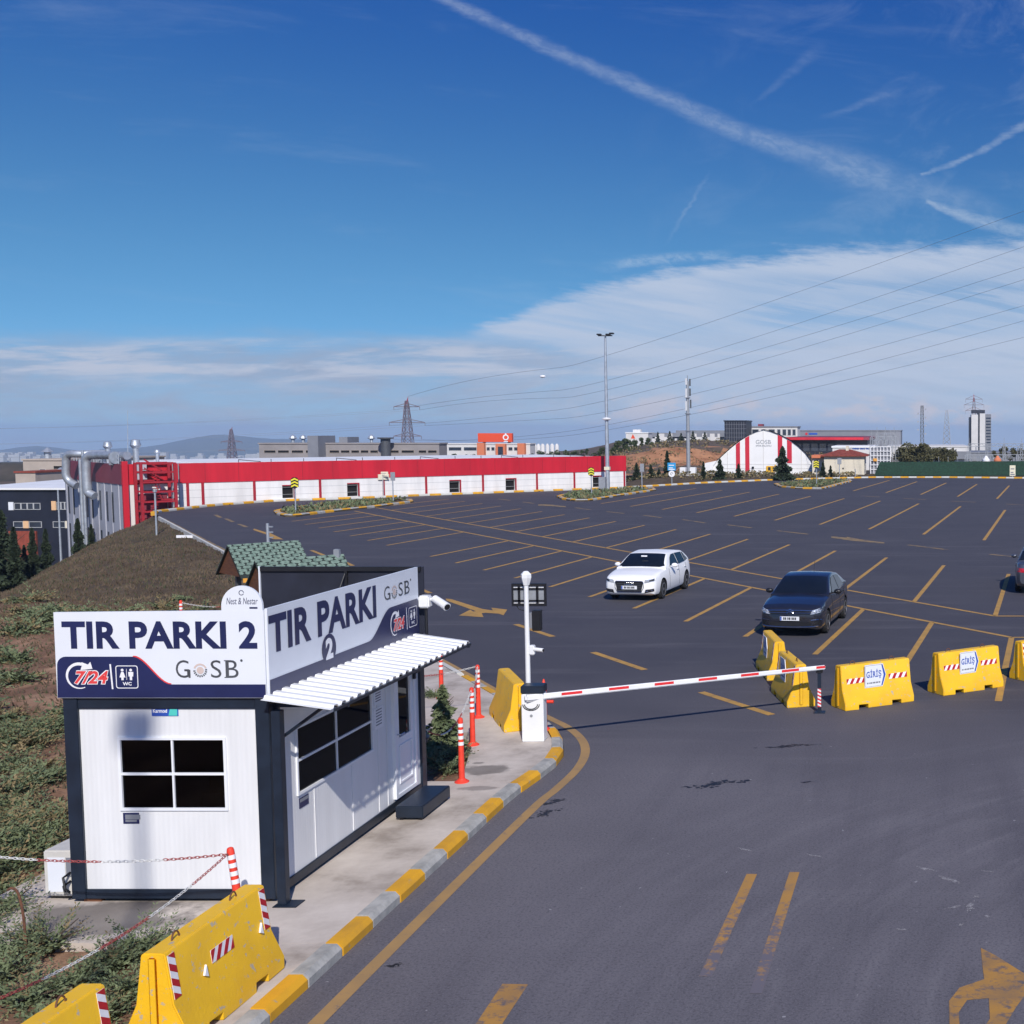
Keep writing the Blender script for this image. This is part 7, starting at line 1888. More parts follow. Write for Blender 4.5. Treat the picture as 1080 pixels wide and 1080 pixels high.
for px, m_, l in ((1040, 'refl', 'pale transformer drum behind the hedge fence near the right edge'), (1052, 'orangewall', 'orange banded transformer behind the hedge fence near the right edge')):
    b = AY(px, 492, Y); q = MB(); q.lathe([(.5, -1), (.5, .9), (.3, 1.1), (.12, 1.4)], b, 12); tag(q.build('transformer', M[m_], smooth=True), l, 'transformer')

# ================================================================== HILL, MOUNTAINS, FAR TOWN
hx = [-160 + 4 * i for i in range(60)]; hy = [176 + 3.2 * i for i in range(40)] + [310 + 25 * i for i in range(10)]
def hill_z(x, y):
    u = x / y
    k = smoothstep((u + .285) / .05) * (1 - smoothstep((u + .055) / .07))     # across
    fr_ = 198 + 6 * math.sin(x * .07) + 4 * math.sin(x * .19 + 1)
    steep = .35 + .65 * smoothstep((-.115 - u) / .05)
    t = smoothstep((y - fr_) / (10 + 26 * (1 - steep)))
    top = .75 + 1.75 * smoothstep((u + .250) / .06) + .25 * math.sin(x * .11) + (y - 215) * .004
    toe = -1.0 + .9 * smoothstep((y - 178) / 18)
    back = 1 - smoothstep((y - 420) / 120)
    z = toe + (top - toe) * t * back
    return -3.5 + (z + 3.5) * k + .35 * (math.sin(x * .9 + y * .5) * math.sin(y * .7 - x * .3)) * k
hm = MB(); nx_ = len(hx)
hm.v = [(x, y, hill_z(x, y)) for y in hy for x in hx]
for j in range(len(hy) - 1):
    for i in range(nx_ - 1):
        f = (j * nx_ + i, j * nx_ + i + 1, (j + 1) * nx_ + i + 1, (j + 1) * nx_ + i)
        cx = sum(hm.v[k][0] for k in f) / 4; cy = sum(hm.v[k][1] for k in f) / 4; dz = (hm.v[f[3]][2] - hm.v[f[0]][2]) / (hy[j + 1] - hy[j])
        u = cx / cy
        hm.f.append(f); hm.m.append(1 if (dz > .10 and -.262 < u < -.122 + .02 * math.sin(cx) and cy < 225) else 0)
tag(hm.build('hill', [M['hill'], M['cliff']], smooth=True, angle=180), kind='structure')
sky_l = [(-2600, 478), (-900, 474), (-300, 476), (-100, 478), (-40, 477), (0, 474), (20, 471.3), (40, 470), (60, 471.5), (80, 474.5), (95, 475), (110, 473), (130, 472.5), (150, 471.5), (170, 468.5), (190, 464.5), (210, 461), (225, 458.8), (237, 458), (252, 459), (270, 461.5), (290, 462.5), (310, 462.8), (330, 464), (360, 466.5), (400, 469), (440, 471), (500, 474), (600, 476), (750, 477), (1000, 478), (1600, 476), (3500, 477)]
mm = MB(); cols = []
for (px0_, y0_), (px1_, y1_) in zip(sky_l[:-1], sky_l[1:]):
    n = max(1, int(abs(px1_ - px0_) / 12)) if px0_ > -200 and px1_ < 1200 else 6
    for i in range(n): cols.append((px0_ + (px1_ - px0_) * i / n, y0_ + (y1_ - y0_) * i / n + random.uniform(-.25, .25)))
cols.append(sky_l[-1])
rowsN = 9
for (px, y) in cols:
    k = (px - CX) / F
    for r in range(rowsN):
        t = r / (rowsN - 1); Yd = 5200 + 3600 * t; crest = AY(px, y, 7200).z
        z0 = -175; s = math.sin(PI * min(1, t * .9 / .9)) if t <= .5 else math.sin(PI * t)
        z = z0 + (crest - z0) * (math.sin(PI * t) ** 1.3) + random.uniform(-4, 4) * (0 if t in (0, .5, 1) else 1)
        mm.v.append((k * Yd, Yd, z))
for i in range(len(cols) - 1):
    for r in range(rowsN - 1): mm.f.append((i * rowsN + r, (i + 1) * rowsN + r, (i + 1) * rowsN + r + 1, i * rowsN + r + 1)); mm.m.append(0)
tag(mm.build('mountains', M['mount'], smooth=True, angle=180), kind='structure')
tw = MB(); random.seed(11)
for i in range(260):
    px = random.choice((random.gauss(12, 14), random.gauss(20, 40), random.gauss(260, 60))); Yd = random.uniform(3000, 4600); y = random.uniform(480.5, 489)
    p = AY(px, y, Yd); w = random.uniform(5, 11); h = random.uniform(5, 12); tw.box(p.x - w, p.x + w, Yd, Yd + 12, p.z - 30, p.z + h)
tag(tw.build('distant_town', M['palegrey']), 'far pale town spread under the mountains at the left', 'town', kind='stuff')

# ================================================================== TREES AND PLANTS
def leafquad(mb, c, d, s, up=None, asp=.5, mi=0):
    d = d.normalized(); a = d.cross(Vector((random.gauss(0, 1), random.gauss(0, 1), random.gauss(0, 1)))).normalized()
    p = [c - d * s * .5, c + a * s * asp * .5, c + d * s * .5, c - a * s * asp * .5]
    mb.add(p, [(0, 1, 2, 3)], mi)
def conifer_crown(h, r, n, z0=.04, big=1.0):
    mb = MB()
    for i in range(n):
        t = random.random() ** 1.35; z = h * (z0 + (1 - z0) * t)
        rm = r * (1 - t) ** .85 * (.38 + .62 * abs(math.sin(t * 12 + random.random() * .5))) + .02 * r
        q = random.random() * 2 * PI; rr = rm * (.25 + .75 * random.random() ** .5)
        k = 1 + .22 * math.sin(q * 3 + t * 9)
        c = Vector((rr * k * math.cos(q), rr * k * math.sin(q), z - .10 * rr))
        d = Vector((math.cos(q), math.sin(q), -.25 + random.gauss(0, .25)))
        leafquad(mb, c, d, h * random.uniform(.045, .09) * (1.25 - .5 * t) * big, asp=random.uniform(.4, .7))
    return mb
def broad_crown(h, r, n, blobs=7, z0=.12):
    mb = MB(); bl = []
    for i in range(blobs):
        q = random.random() * 2 * PI; rr = r * random.uniform(0, .62); z = h * (z0 + (1 - z0) * random.uniform(.2, .78)); bl.append((Vector((rr * math.cos(q), rr * math.sin(q), z)), r * random.uniform(.34, .58)))
    for i in range(n):
        c, br = random.choice(bl); v = Vector((random.gauss(0, 1), random.gauss(0, 1), random.gauss(0, 1))).normalized() * br * random.random() ** .4
        leafquad(mb, c + Vector((v.x, v.y, v.z * .85)), Vector((random.gauss(0, 1), random.gauss(0, 1), random.gauss(0, .6))), r * random.uniform(.15, .30), asp=.75)
    return mb
def trunk_mb(h, r, limbs=5, spread=.3):
    mb = MB(); mb.cyl((0, 0, -.3), (0, 0, h * .9), r, r * .25, 7)
    for i in range(limbs):
        z = h * random.uniform(.3, .75); q = random.random() * 2 * PI
        mb.cyl((0, 0, z), (spread * h * math.cos(q), spread * h * math.sin(q), z + h * .15), r * .4, r * .1, 5)
    return mb
def tree(loc, h, r, label, cat='tree', kind='conifer', n=900, mk='needle', group=None, name=None, blobs=7):
    o = thing(name or ('conifer_tree' if kind == 'conifer' else 'broadleaf_tree'), label, cat, loc, random.random() * 6, group)
    trunk_mb(h, max(.03, h * .02), 5, .16 if kind == 'conifer' else .25).build('trunk', M['bark'], o, local=True)
    (conifer_crown(h, r, int(n * 1.6), big=1.0 if n > 2000 else 1.5) if kind == 'conifer' else broad_crown(h, r, int(n * 1.7), blobs)).build('crown', M[mk], o, local=True)
    return o
def tree_px(px, yt, yb, D, wpx, label, **k):
    b = AY(px, yb, D); t = AY(px, yt, D)
    if D > 200 and -160 < b.x < 70 and D < 470: b.z = max(min(b.z, t.z - 1.2), min(hill_z(b.x, D), t.z - 1.2))
    return tree(b, t.z - b.z, wpx * .5 * D / F, label, **k)
random.seed(21)
for px, yt, yb, D, w, l in ((4, 538, 625, 84, 38, 'tall dark conifer at the left edge beyond the bank'), (17, 556, 620, 82, 20, 'dark conifer just right of the one at the left edge'), (-12, 548, 625, 80, 34, 'dark conifer cut by the left edge of the picture'),
        (36, 557, 612, 86, 15, 'slim upright conifer before the black factory, left of its twin'), (50, 558, 608, 87, 15, 'slim upright conifer before the black factory, right of its twin'), (27, 575, 612, 84, 12, 'low conifer between the left edge trees and the slim pair'),
        (84, 547, 598, 90, 17, 'dark bushy conifer at the foot of the grey warehouse end wall'), (97.5, 553, 590, 92, 10, 'small conifer right of the bushy one at the grey end wall')):
    tree_px(px, yt, yb, D, w, l, n=2600, group='conifers beyond the bank')
for px, yt, yb, D, w, l in ((671.5, 488, 507, 138, 11, 'young conifer nearest to the warehouse end'), (686.5, 490, 506.5, 140, 12, 'young conifer behind the narrow grey sign of the middle island'), (695, 494, 506.5, 139, 9, 'lower young conifer right of the narrow grey sign'), (704, 476, 506, 142, 11, 'tallest young conifer behind the blue and round signs'),
        (742, 487, 507, 138, 7, 'slim conifer at the left annex of the arched hall'), (759.5, 484, 508, 136, 15, 'bushy conifer before the left flank of the arched hall'), (779, 489, 507.5, 136, 11, 'conifer before the left red stripes of the arched hall'), (825.5, 471, 508, 134, 26, 'largest conifer, before the right red stripes of the arched hall'), (868, 487, 505.5, 142, 9, 'dark conifer at the left corner of the cream house'), (876, 491, 505.5, 143, 8, 'small conifer before the cream house wall')):
    tree_px(px, yt, yb, D, w, l, n=1100, group='young conifers along the far kerb')
tree_px(680.5, 479, 500, 150, 9, 'bare brown young tree behind the conifers right of the warehouse', kind='broad', mk='needledry', n=160, name='bare_tree')
for px, yt, yb, D, w, l in ((694, 455.5, 470, 288, 6.5, 'farthest left'), (706.5, 454.5, 470, 288, 8, 'second from the left'), (718.5, 456.5, 470, 288, 8, 'third from the left'), (731, 454.5, 470, 288, 8, 'second from the right'), (743.5, 455.5, 470, 288, 8, 'farthest right')):
    tree_px(px, yt, yb, D, w, 'upright dark conifer before the white office row, ' + l, n=500, group='conifers before the office row')
for i, (px, yt, yb, D, w) in enumerate(((652, 463, 481, 250, 14), (661, 462, 480, 256, 15), (669, 464.5, 479, 252, 12), (677, 461, 478, 262, 9), (684.5, 461, 478, 266, 11), (646, 468, 483, 246, 10), (655, 472, 484, 240, 9), (664, 471, 482, 240, 9), (636, 470, 483, 260, 9))):
    tree_px(px, yt, yb, D, w, 'round green tree in the clump left on the orange hill', kind='broad', mk='leaf', n=420, group='round trees on the orange hill', blobs=4)
for i, (px, yt, yb, w) in enumerate(((562, 477, 486, 11), (570, 475, 486, 10), (579, 476.5, 486, 11), (588, 474.5, 486, 12), (597, 473, 486, 12), (605, 475, 486, 12), (613, 473, 486, 11), (619, 471, 486, 7), (626, 474, 486, 12), (633, 474, 486, 10), (640, 475, 486, 12), (500, 478, 486, 9), (493, 479, 486, 9), (479, 478.5, 486, 10))):
    tree_px(px, yt, yb, 275, w, 'dark low tree in the row behind the warehouse roof', kind='broad', mk='leaf', n=300, group='row of trees behind the warehouse roof', blobs=4)
for i, (px, yt, yb, w, D) in enumerate(((951, 470, 490, 16, 168), (962, 467, 490, 18, 172), (973, 466.5, 490, 16, 170), (984, 469, 490, 15, 168), (993, 470, 490, 16, 170), (1004, 473, 490, 14, 168), (957, 477, 491, 14, 160), (978, 476, 491, 14, 160), (998, 478, 491, 12, 160), (1058, 469, 490, 10, 210), (1068, 470, 490, 9, 212), (1078, 471, 490, 10, 210), (1048, 473, 490, 8, 210))):
    tree_px(px, yt, yb, D, w * 1.35, 'olive green tree behind the hedge fence', kind='broad', mk='leafolive', n=700, group='olive trees behind the hedge fence', blobs=11)
# scrub between the far kerb and the hill: too many to count
sc_ = MB()
for i in range(900):
    px = random.uniform(655, 900); D = random.uniform(135, 205); X = X_(px, D)
    if inside(np.array([[X, D]]), lot_poly)[0] or seg_dist(np.array([[X, D]]), lot_poly)[0] < 1.2: continue
    z = max(gz(X, D), hill_z(X, D) if -160 < X < 76 and D > 176 else -9)
    s = random.uniform(.25, .8)
    for k in range(9):
        leafquad(sc_, Vector((X + random.gauss(0, s * .5), D + random.gauss(0, s * .4), z + random.uniform(.05, s * .7))), Vector((random.gauss(0, 1), random.gauss(0, 1), .6)), s * .55, asp=.6, mi=random.choice((0, 0, 1)))
tag(sc_.build('scrub', [M['needledry'], M['leafolive']]), 'brown scrub covering the rough land beyond the far kerb', 'scrub', kind='stuff')
# scrub on the hill top and slopes
sc_ = MB()
for i in range(900):
    X = random.uniform(-75, 10); D = random.uniform(200, 285); u = X / D
    if not (-.27 < u < 0): continue
    s = random.uniform(.3, .9); z = hill_z(X, D)
    for k in range(7): leafquad(sc_, Vector((X + random.gauss(0, s * .5), D + random.gauss(0, s * .4), z + random.uniform(.0, s * .6))), Vector((random.gauss(0, 1), random.gauss(0, 1), .6)), s * .6, asp=.6, mi=random.choice((0, 0, 1)))
tag(sc_.build('scrub', [M['needledry'], M['leafolive']]), 'low scrub growing over the orange hill', 'scrub', kind='stuff')

# junipers: arching sprays of needles
def spray(mb, p, d, L, n, size, mi=0):
    q = Vector(p); d = Vector(d).normalized()
    for i in range(n):
        t = i / n; d = (d + Vector((random.gauss(0, .10), random.gauss(0, .10), -.055))).normalized(); q = q + d * (L / n)
        for s in (-1, 1):
            side = d.cross(Vector((0, 0, 1))).normalized() * s
            v = (d * .7 + side * random.uniform(.4, 1.0) + Vector((0, 0, random.gauss(.15, .35)))).normalized()
            leafquad(mb, q + v * size * .5, v, size * random.uniform(.8, 1.5) * (1.1 - .5 * t), asp=.36, mi=mi)
def juniper_mb(R_, H_, sprays, n, size, dry=.15, mb=None, at=(0, 0, 0)):
    mb = mb or MB(); at = Vector(at)
    for i in range(sprays):
        q = random.random() * 2 * PI; e = random.uniform(.12, .9)
        spray(mb, at + Vector((random.gauss(0, .10 * R_), random.gauss(0, .10 * R_), random.uniform(0, .15) * H_)), (math.cos(q) * (1 - e * .5), math.sin(q) * (1 - e * .5), e * H_ / R_ * 1.3), R_ * random.uniform(.55, 1.1), n, size, 1 if random.random() < dry else 0)
    return mb
JM = [M['needleblue'], M['needledry']]
random.seed(5)
jun = []
def juniper(x, y, R_, H_, label, sprays=75, n=11, size=.055, dry=.12, group='junipers in the front planting bed'):
    o = thing('juniper_shrub', label, 'shrub', (x, y, gz(x, y)), 0, group)
    st = MB()
    for k in range(5): q = k * 1.26; st.tube([(0, 0, -.05), (R_ * .25 * math.cos(q), R_ * .25 * math.sin(q), H_ * .3), (R_ * .6 * math.cos(q), R_ * .6 * math.sin(q), H_ * .45)], [.014, .010, .005], 5)
    st.build('stem', M['bark'], o, local=True)
    juniper_mb(R_, H_, sprays, n, size, dry).build('foliage', JM, o, local=True)
    return o
for px, py, R_, H_, l in ((52, 1006, .55, .55, 'feathery juniper reaching over the pad edge before the bent rod'), (18, 1002, .42, .45, 'juniper at the left edge just below the concrete pad'), (150, 1010, .50, .40, 'juniper under the chain beside the left end of the big barrier'), (120, 1020, .40, .32, 'low juniper left of the one beside the big barrier'),
        (135, 1052, .42, .34, 'juniper touching the big barrier base, nearest the corner barrier'), (30, 1058, .45, .30, 'juniper in the lower left corner of the picture'), (80, 1040, .36, .22, 'flat juniper in the middle of the front planting bed'), (0, 1040, .4, .35, 'juniper at the left edge below the chain'), (105, 1075, .35, .25, 'juniper behind the corner barrier top'), (60, 1085, .4, .25, 'juniper low in the front bed under the corner barrier')):
    g = G(px, py, .03); juniper(g.x, g.y, R_, H_, l)
for px, py, R_, H_, l in ((3, 965, .55, .55, 'juniper at the left edge behind the concrete pad'), (-20, 985, .5, .5, 'juniper cut by the left edge beside the pad')):
    g = G(px, py, .03); juniper(g.x, g.y, R_, H_, l, group='junipers beside the concrete pad')
# bed beside the booth
g = G(468, 792, .05); o = tree((g.x, g.y, .03), 1.15, .36, 'young blue green cedar in the planting bed right of the booth', n=900, mk='needleblue', name='young_cedar')
for px, py, R_, H_, l in ((484, 800, .38, .45, 'dark juniper between the cedar and the bollards'), (470, 812, .36, .38, 'juniper at the front of the bed beside the booth corner'), (458, 803, .4, .3, 'low juniper in the shade of the booth wall'), (459, 738, .3, .3, 'thin shrub at the far end of the booth bed')):
    g = G(px, py, .05); juniper(g.x, g.y, R_, H_, l, sprays=55, group='shrubs of the bed beside the booth', dry=.25)
# bank left of the booth: ground cover nobody could count
gc = MB(); random.seed(9); cnt = 0
for i in range(5200):
    Yd = 14.2 + 25 * random.random() ** 1.25; px = random.uniform(-60, 300); X = X_(px, Yd)
    if px > 75 and Yd < 24: continue
    if X > -10.75 and Yd < 19 or X < -32: continue
    P = np.array([[X, Yd]])
    if inside(P, lot_poly)[0] or seg_dist(P, lot_poly)[0] < .8: continue
    if Yd > 33 + 3 * math.sin(X * .7): 
        if random.random() < .8: continue
    dens = vnoise(np.array([X]), np.array([Yd]), 1.9, 5)[0]
    if dens < .50: continue
    cnt += 1
    if cnt > 118: break
    R_ = random.uniform(.35, .80); k = .55 if Yd > 22 else 1
    juniper_mb(R_, R_ * random.uniform(.35, .7), int(34 * k) + 8, 9, .075 if k == 1 else .12, random.choice((.05, .15, .3, .6)), gc, (X, Yd, gz(X, Yd)))
tag(gc.build('juniper_ground_cover', JM), 'green and dried juniper ground cover on the bank left of the booth', 'ground cover', kind='stuff')
# dry grass of the bank
gr = MB(); random.seed(13)
for i in range(19000):
    Yd = 34 + 46 * random.random() if i < 15000 else 14.2 + 22 * random.random(); px = random.uniform(-10, 245) if i < 15000 else random.uniform(-40, 230); X = X_(px, Yd)
    gr_p = (X, Yd)
    if X > -11.5 - max(0, Yd - 29) * .76 - .5 or (Yd < 19 and X > -10.8): continue
    z = 0.02
    s = random.uniform(.05, .14)
    c = Vector((X, Yd, 0))
    gr.add([(X - .03, Yd, -.02), (X + .03, Yd, -.02), (X + random.gauss(0, .05), Yd + random.gauss(0, .04), s)], [(0, 1, 2)], 0 if random.random() < .85 else 1)
zz_ = ground_z(np.array([v[0] for v in gr.v]), np.array([v[1] for v in gr.v])); gr.v = [(v[0], v[1], v[2] + float(z)) for v, z in zip(gr.v, zz_)]
M['drygrass'] = mat('dry_grass', (0.062, 0.042, 0.028), 0.9, col2=(0.135, 0.098, 0.060), scale=.5); M['greengrass'] = mat('green_grass', (0.05, 0.06, 0.025), 0.9, var=.3)
tag(gr.build('dry_grass', [M['drygrass'], M['greengrass']]), 'dry brown grass covering the bank behind the booth', 'grass', kind='stuff')
# planting on the islands
ic = MB(); random.seed(17)
for poly in (isl1, isl2, isl3):
    x0, x1 = min(p[0] for p in poly), max(p[0] for p in poly); y0, y1 = min(p[1] for p in poly), max(p[1] for p in poly); k = 0; tr = 0
    while k < 1500 and tr < 60000:
        tr += 1; X = random.uniform(x0, x1); Yd = random.uniform(y0, y1); P = np.array([[X, Yd]])
        if not inside(P, poly)[0] or seg_dist(P, poly)[0] < .5: continue
        if vnoise(np.array([X]), np.array([Yd]), 1.2, 8)[0] < .3: continue
        k += 1; leafquad(ic, Vector((X, Yd, .10 + random.random() * .26)), Vector((random.gauss(0, .7), random.gauss(0, .7), 1)), random.uniform(.16, .36), asp=.5, mi=0 if random.random() < .8 else 1)
tag(ic.build('island_planting', JM), 'low green planting covering the traffic islands', 'ground cover', kind='stuff')
# stones in the front bed
for px, py in ((46.5, 1042), (25, 975)):
    g = G(px, py, .05); q = MB(); q.sphere((g.x, g.y, gz(g.x, g.y) + .02), .045, 8, sc=(1.3, 1, .7)); tag(q.build('stone', M['kerbpale'], smooth=True), 'small pale stone lying in the front planting bed' if px > 40 else 'small pale stone beside the concrete pad', 'stone')
# lamp post behind the viewer, whose shadow falls on the booth
sdir = Vector((.39 * .785, -.92 * .785, .62)).normalized()
# ================================================================== LIGHT, SKY, CAMERA
SUN_EL = 38.0
sun_h = Vector((.365, -.931)).normalized()          # ground direction towards the sun
to_sun = Vector((sun_h.x * math.cos(R(SUN_EL)), sun_h.y * math.cos(R(SUN_EL)), math.sin(R(SUN_EL))))
# the pole that throws the soft shadow on the booth front stands behind the viewpoint
def shadow_src(x, z, t): p = Vector((x, Y0 - .035, z)) + to_sun * t; return p
hp = shadow_src(-8.73, 2.10, 27.0)
sp = thing('flood_pole', 'light pole behind the viewpoint that shades the booth front', 'pole', (hp.x, hp.y, 0))
q = MB(); q.cyl((hp.x, hp.y, 0), (hp.x, hp.y, hp.z + .05), .06, .05, 10); q.build('pole', M['galv'], sp, smooth=True)
q = MB(); q.box(hp.x - .19, hp.x + .19, hp.y - .1, hp.y + .1, hp.z - .05, hp.z + .27); q.build('lamp_head', M['darkgrey'], sp)

sun = bpy.data.lights.new('sun', 'SUN'); sun.energy = 4.4; sun.angle = R(0.55); sun.color = (1.0, 0.945, 0.87)
so = bpy.data.objects.new('sun', sun); COL.objects.link(so); so.rotation_euler = to_sun.to_track_quat('Z', 'Y').to_euler(); so.location = (20, -40, 60)

w = bpy.data.worlds.new('World'); scene.world = w; w.use_nodes = True
w.cycles.sampling_method = 'MANUAL'; w.cycles.sample_map_resolution = 256
nt = w.node_tree; nt.nodes.clear(); NN = nt.nodes; LL = nt.links
class E:
    def __init__(s, v): s.s = v
    @staticmethod
    def op(o, *a, clamp=False):
        n = NN.new('ShaderNodeMath'); n.operation = o; n.use_clamp = clamp
        for i, x in enumerate(a):
            if isinstance(x, E): LL.new(x.s, n.inputs[i])
            else: n.inputs[i].default_value = x
        return E(n.outputs[0])
    def __add__(s, o): return E.op('ADD', s, o)
    __radd__ = __add__
    def __sub__(s, o): return E.op('SUBTRACT', s, o)
    def __rsub__(s, o): return E.op('SUBTRACT', o, s)
    def __mul__(s, o): return E.op('MULTIPLY', s, o)
    __rmul__ = __mul__
    def __truediv__(s, o): return E.op('DIVIDE', s, o)
    def __rtruediv__(s, o): return E.op('DIVIDE', o, s)
def ss(x, a, b):
    n = NN.new('ShaderNodeMapRange'); n.interpolation_type = 'SMOOTHSTEP'; n.clamp = True
    n.inputs['From Min'].default_value = a; n.inputs['From Max'].default_value = b
    LL.new(x.s, n.inputs['Value']); return E(n.outputs[0])
def comb(x, y, z=0.0):
    n = NN.new('ShaderNodeCombineXYZ')
    for i, v in enumerate((x, y, z)):
        if isinstance(v, E): LL.new(v.s, n.inputs[i])
        else: n.inputs[i].default_value = v
    return n.outputs[0]
def noise(vec, scale, detail=6, rough=.6, dist=0.0):
    n = NN.new('ShaderNodeTexNoise'); n.inputs['Scale'].default_value = scale; n.inputs['Detail'].default_value = detail; n.inputs['Roughness'].default_value = rough; n.inputs['Distortion'].default_value = dist
    LL.new(vec, n.inputs['Vector']); return E(n.outputs['Fac'])
tc = NN.new('ShaderNodeTexCoord'); sp_ = NN.new('ShaderNodeSeparateXYZ'); LL.new(tc.outputs['Generated'], sp_.inputs[0])
dx, dy, dz = (E(sp_.outputs[i]) for i in range(3))
# the real horizon lies a little below eye level: the land falls away
dzs = E.op('MAXIMUM', dz * 1.55 + .135, .02)
vn = NN.new('ShaderNodeVectorMath'); vn.operation = 'NORMALIZE'; LL.new(comb(dx, dy, dzs), vn.inputs[0])
sky = NN.new('ShaderNodeTexSky'); sky.sky_type = 'NISHITA'; sky.sun_disc = False
sky.sun_elevation = R(SUN_EL); sky.sun_rotation = math.atan2(sun_h.x, sun_h.y)
sky.altitude = 300; sky.air_density = 1.0; sky.dust_density = 0.6; sky.ozone_density = 3.0
LL.new(vn.outputs[0], sky.inputs['Vector'])
hs = NN.new('ShaderNodeHueSaturation'); hs.inputs['Saturation'].default_value = 1.26; hs.inputs['Value'].default_value = 0.132; hs.inputs['Hue'].default_value = .502
LL.new(sky.outputs[0], hs.inputs['Color'])
# cloud layer coordinates: bearing u = x/y and height v = z/y, front half of the sky and mirrored behind
ay = E.op('MAXIMUM', E.op('ABSOLUTE', dy), .05)
u = dx / ay; v = dz / ay
# px-like units for readability: U to the right of the view axis of the wide photo, V up from eye level, in 1/1280
U = u * 1280.0 + 960.0; V = v * 1280.0
st = comb(U * .0030, V * .012); st2 = comb(U * .010 + V * .012, V * .05)
n1 = noise(st, 2.2, 7, .62, .5); n2 = noise(st2, 1.6, 8, .62, .3); n3 = noise(comb(U * .012, V * .016), 1.5, 8, .62, .4)
n4 = noise(comb(U * .02 + V * .02, V * .09), 1.5, 6, .65); n5 = noise(comb(U * .05 - V * .03, V * .10 + U * .03), 1.0, 6, .7, .4)
def up_line(px, y):   # the V of a picture height at a bearing
    d = ray(px, y); return d[2] / d[1] * 1280
def piecewise(pts):
    # piecewise linear function of U through (px, y)
    cur = None
    P = [(px, up_line(px, y)) for px, y in pts]
    n = NN.new('ShaderNodeFloatCurve'); lo, hi = P[0][0], P[-1][0]; vlo = min(p[1] for p in P) - 1; vhi = max(p[1] for p in P) + 1
    c = n.mapping.curves[0]
    c.points[0].location = (0, (P[0][1] - vlo) / (vhi - vlo)); c.points[1].location = (1, (P[-1][1] - vlo) / (vhi - vlo))
    for px, vv in P[1:-1]: c.points.new((px - lo) / (hi - lo), (vv - vlo) / (vhi - vlo))
    n.mapping.update()
    LL.new(((U - lo) * (1 / (hi - lo))).s, n.inputs['Value'])
    return E(n.outputs[0]) * (vhi - vlo) + vlo
ft = noise(comb(U * .0045 - V * .004, V * .030 + U * .004), 1.0, 9, .68, .25)
# big lens shaped cloud
top = piecewise([(300, 352), (470, 351), (520, 338), (600, 309), (700, 284), (800, 268), (900, 259), (1080, 250), (1700, 236)])
m_big = ss(top - V + (ft - .5) * 44 + (n4 - .5) * 26, -4, 15) * ss(U + (ft - .5) * 40, 462, 525)
low = ss(V + (n2 - .5) * 22 - (U - 500) * -.10 - 96, -6, 14)
gap = 1 - ss(U, 540, 720) * .8
m_big = m_big * (1 - (1 - low) * gap * .75)
streak = noise(comb(U * .0022 - V * .001, V * .034 + U * .006), 1.3, 8, .62, .3)
m_big = m_big * (.68 + .32 * ss(streak, .36, .60)) * (1 - .55 * ss(U, 730, 830) * ss(V + (streak - .5) * 60, 95, 125) * (1 - ss(V + (streak - .5) * 40, 150, 175)) * ss(streak, .45, .58))
# veil along the horizon
m_low = ss(109 + (ft - .5) * 44 + (n2 - .5) * 22 - V, -6, 40) * (.55 + .40 * ss(n1, .32, .68))
wn = noise(comb(U * .0045 + V * .01, V * .045 - U * .002), 1.2, 9, .66, .35)
m_wisp = ss(wn, .40, .60) * ss(V + (ft - .5) * 30, 42, 66) * (1 - ss(V + (ft - .5) * 30, 84, 100)) + ss(wn, .50, .72) * .55 * ss(V, 5, 30) * (1 - ss(V, 50, 90))
# thin high cirrus over the right
ci = noise(comb(U * .004 + V * .004, V * .010 - U * .003), 1.4, 9, .68, .8)
m_ci = ss(ci, .50, .80) * ss(U - V * .3, 500, 950) * .20 + ss(noise(comb(U * .0016, V * .012 + U * .001), 1.5, 8, .66, .4), .52, .82) * .16 * ss(V, 60, 160)
# contrails
def trail(pts, w0, w1, dens, soft=.10, ns=.45, fade=False):
    tot = None
    for (a, b), (wa, wb) in zip(zip(pts[:-1], pts[1:]), zip(w0, w1)):
        ax, av = a[0], up_line(*a); bx, bv = b[0], up_line(*b); L2 = (bx - ax) ** 2 + (bv - av) ** 2; Ln = math.sqrt(L2)
        t = ((U - ax) * (bx - ax) + (V - av) * (bv - av)) * (1 / L2)
        d = ((U - ax) * (-(bv - av)) + (V - av) * (bx - ax)) * (1 / Ln)
        d = d + (n4 - .5) * 9 + (n3 - .5) * 8
        ww = t * (wb - wa) + wa
        e = 1 - ss(E.op('ABSOLUTE', d) / ww, soft, 1.0)
        lo_, hi_ = (-.12, .25) if fade else (-.06, 0.0); lo2, hi2 = (.75, 1.12) if fade else (1.0, 1.06)
        inn = ss(t, lo_, hi_) * (1 - ss(t, lo2, hi2))
        m = e * inn * (ns + (1 - ns) * ss(n5, .34, .66))
        tot = m if tot is None else E.op('MAXIMUM', tot, m)
    return tot * dens
t1 = trail([(400, -34), (480, -1), (620, 66), (700, 101), (790, 142), (935, 186)], (6, 9, 11, 13, 15), (9, 11, 13, 15, 26), .26, .05) * (1 - ss(U, 800, 985) * .85)
t1b = trail([(860, 168), (1060, 226)], (34,), (16,), .16, .05, fade=True)
t2 = trail([(978, 213), (1030, 233), (1085, 246), (1300, 290)], (4, 11, 12), (11, 10, 10), .38, .05)
t3 = trail([(972, 184), (1010, 170), (1036, 158), (1082, 128), (1200, 60)], (2.5, 5, 6, 6), (5, 5, 6, 9), .26, .1)
t4 = trail([(708, 252), (750, 185)], (3,), (3,), .12, .1, fade=True)
t5 = trail([(800, 108), (870, 48)], (4,), (11,), .08, .05, fade=True)
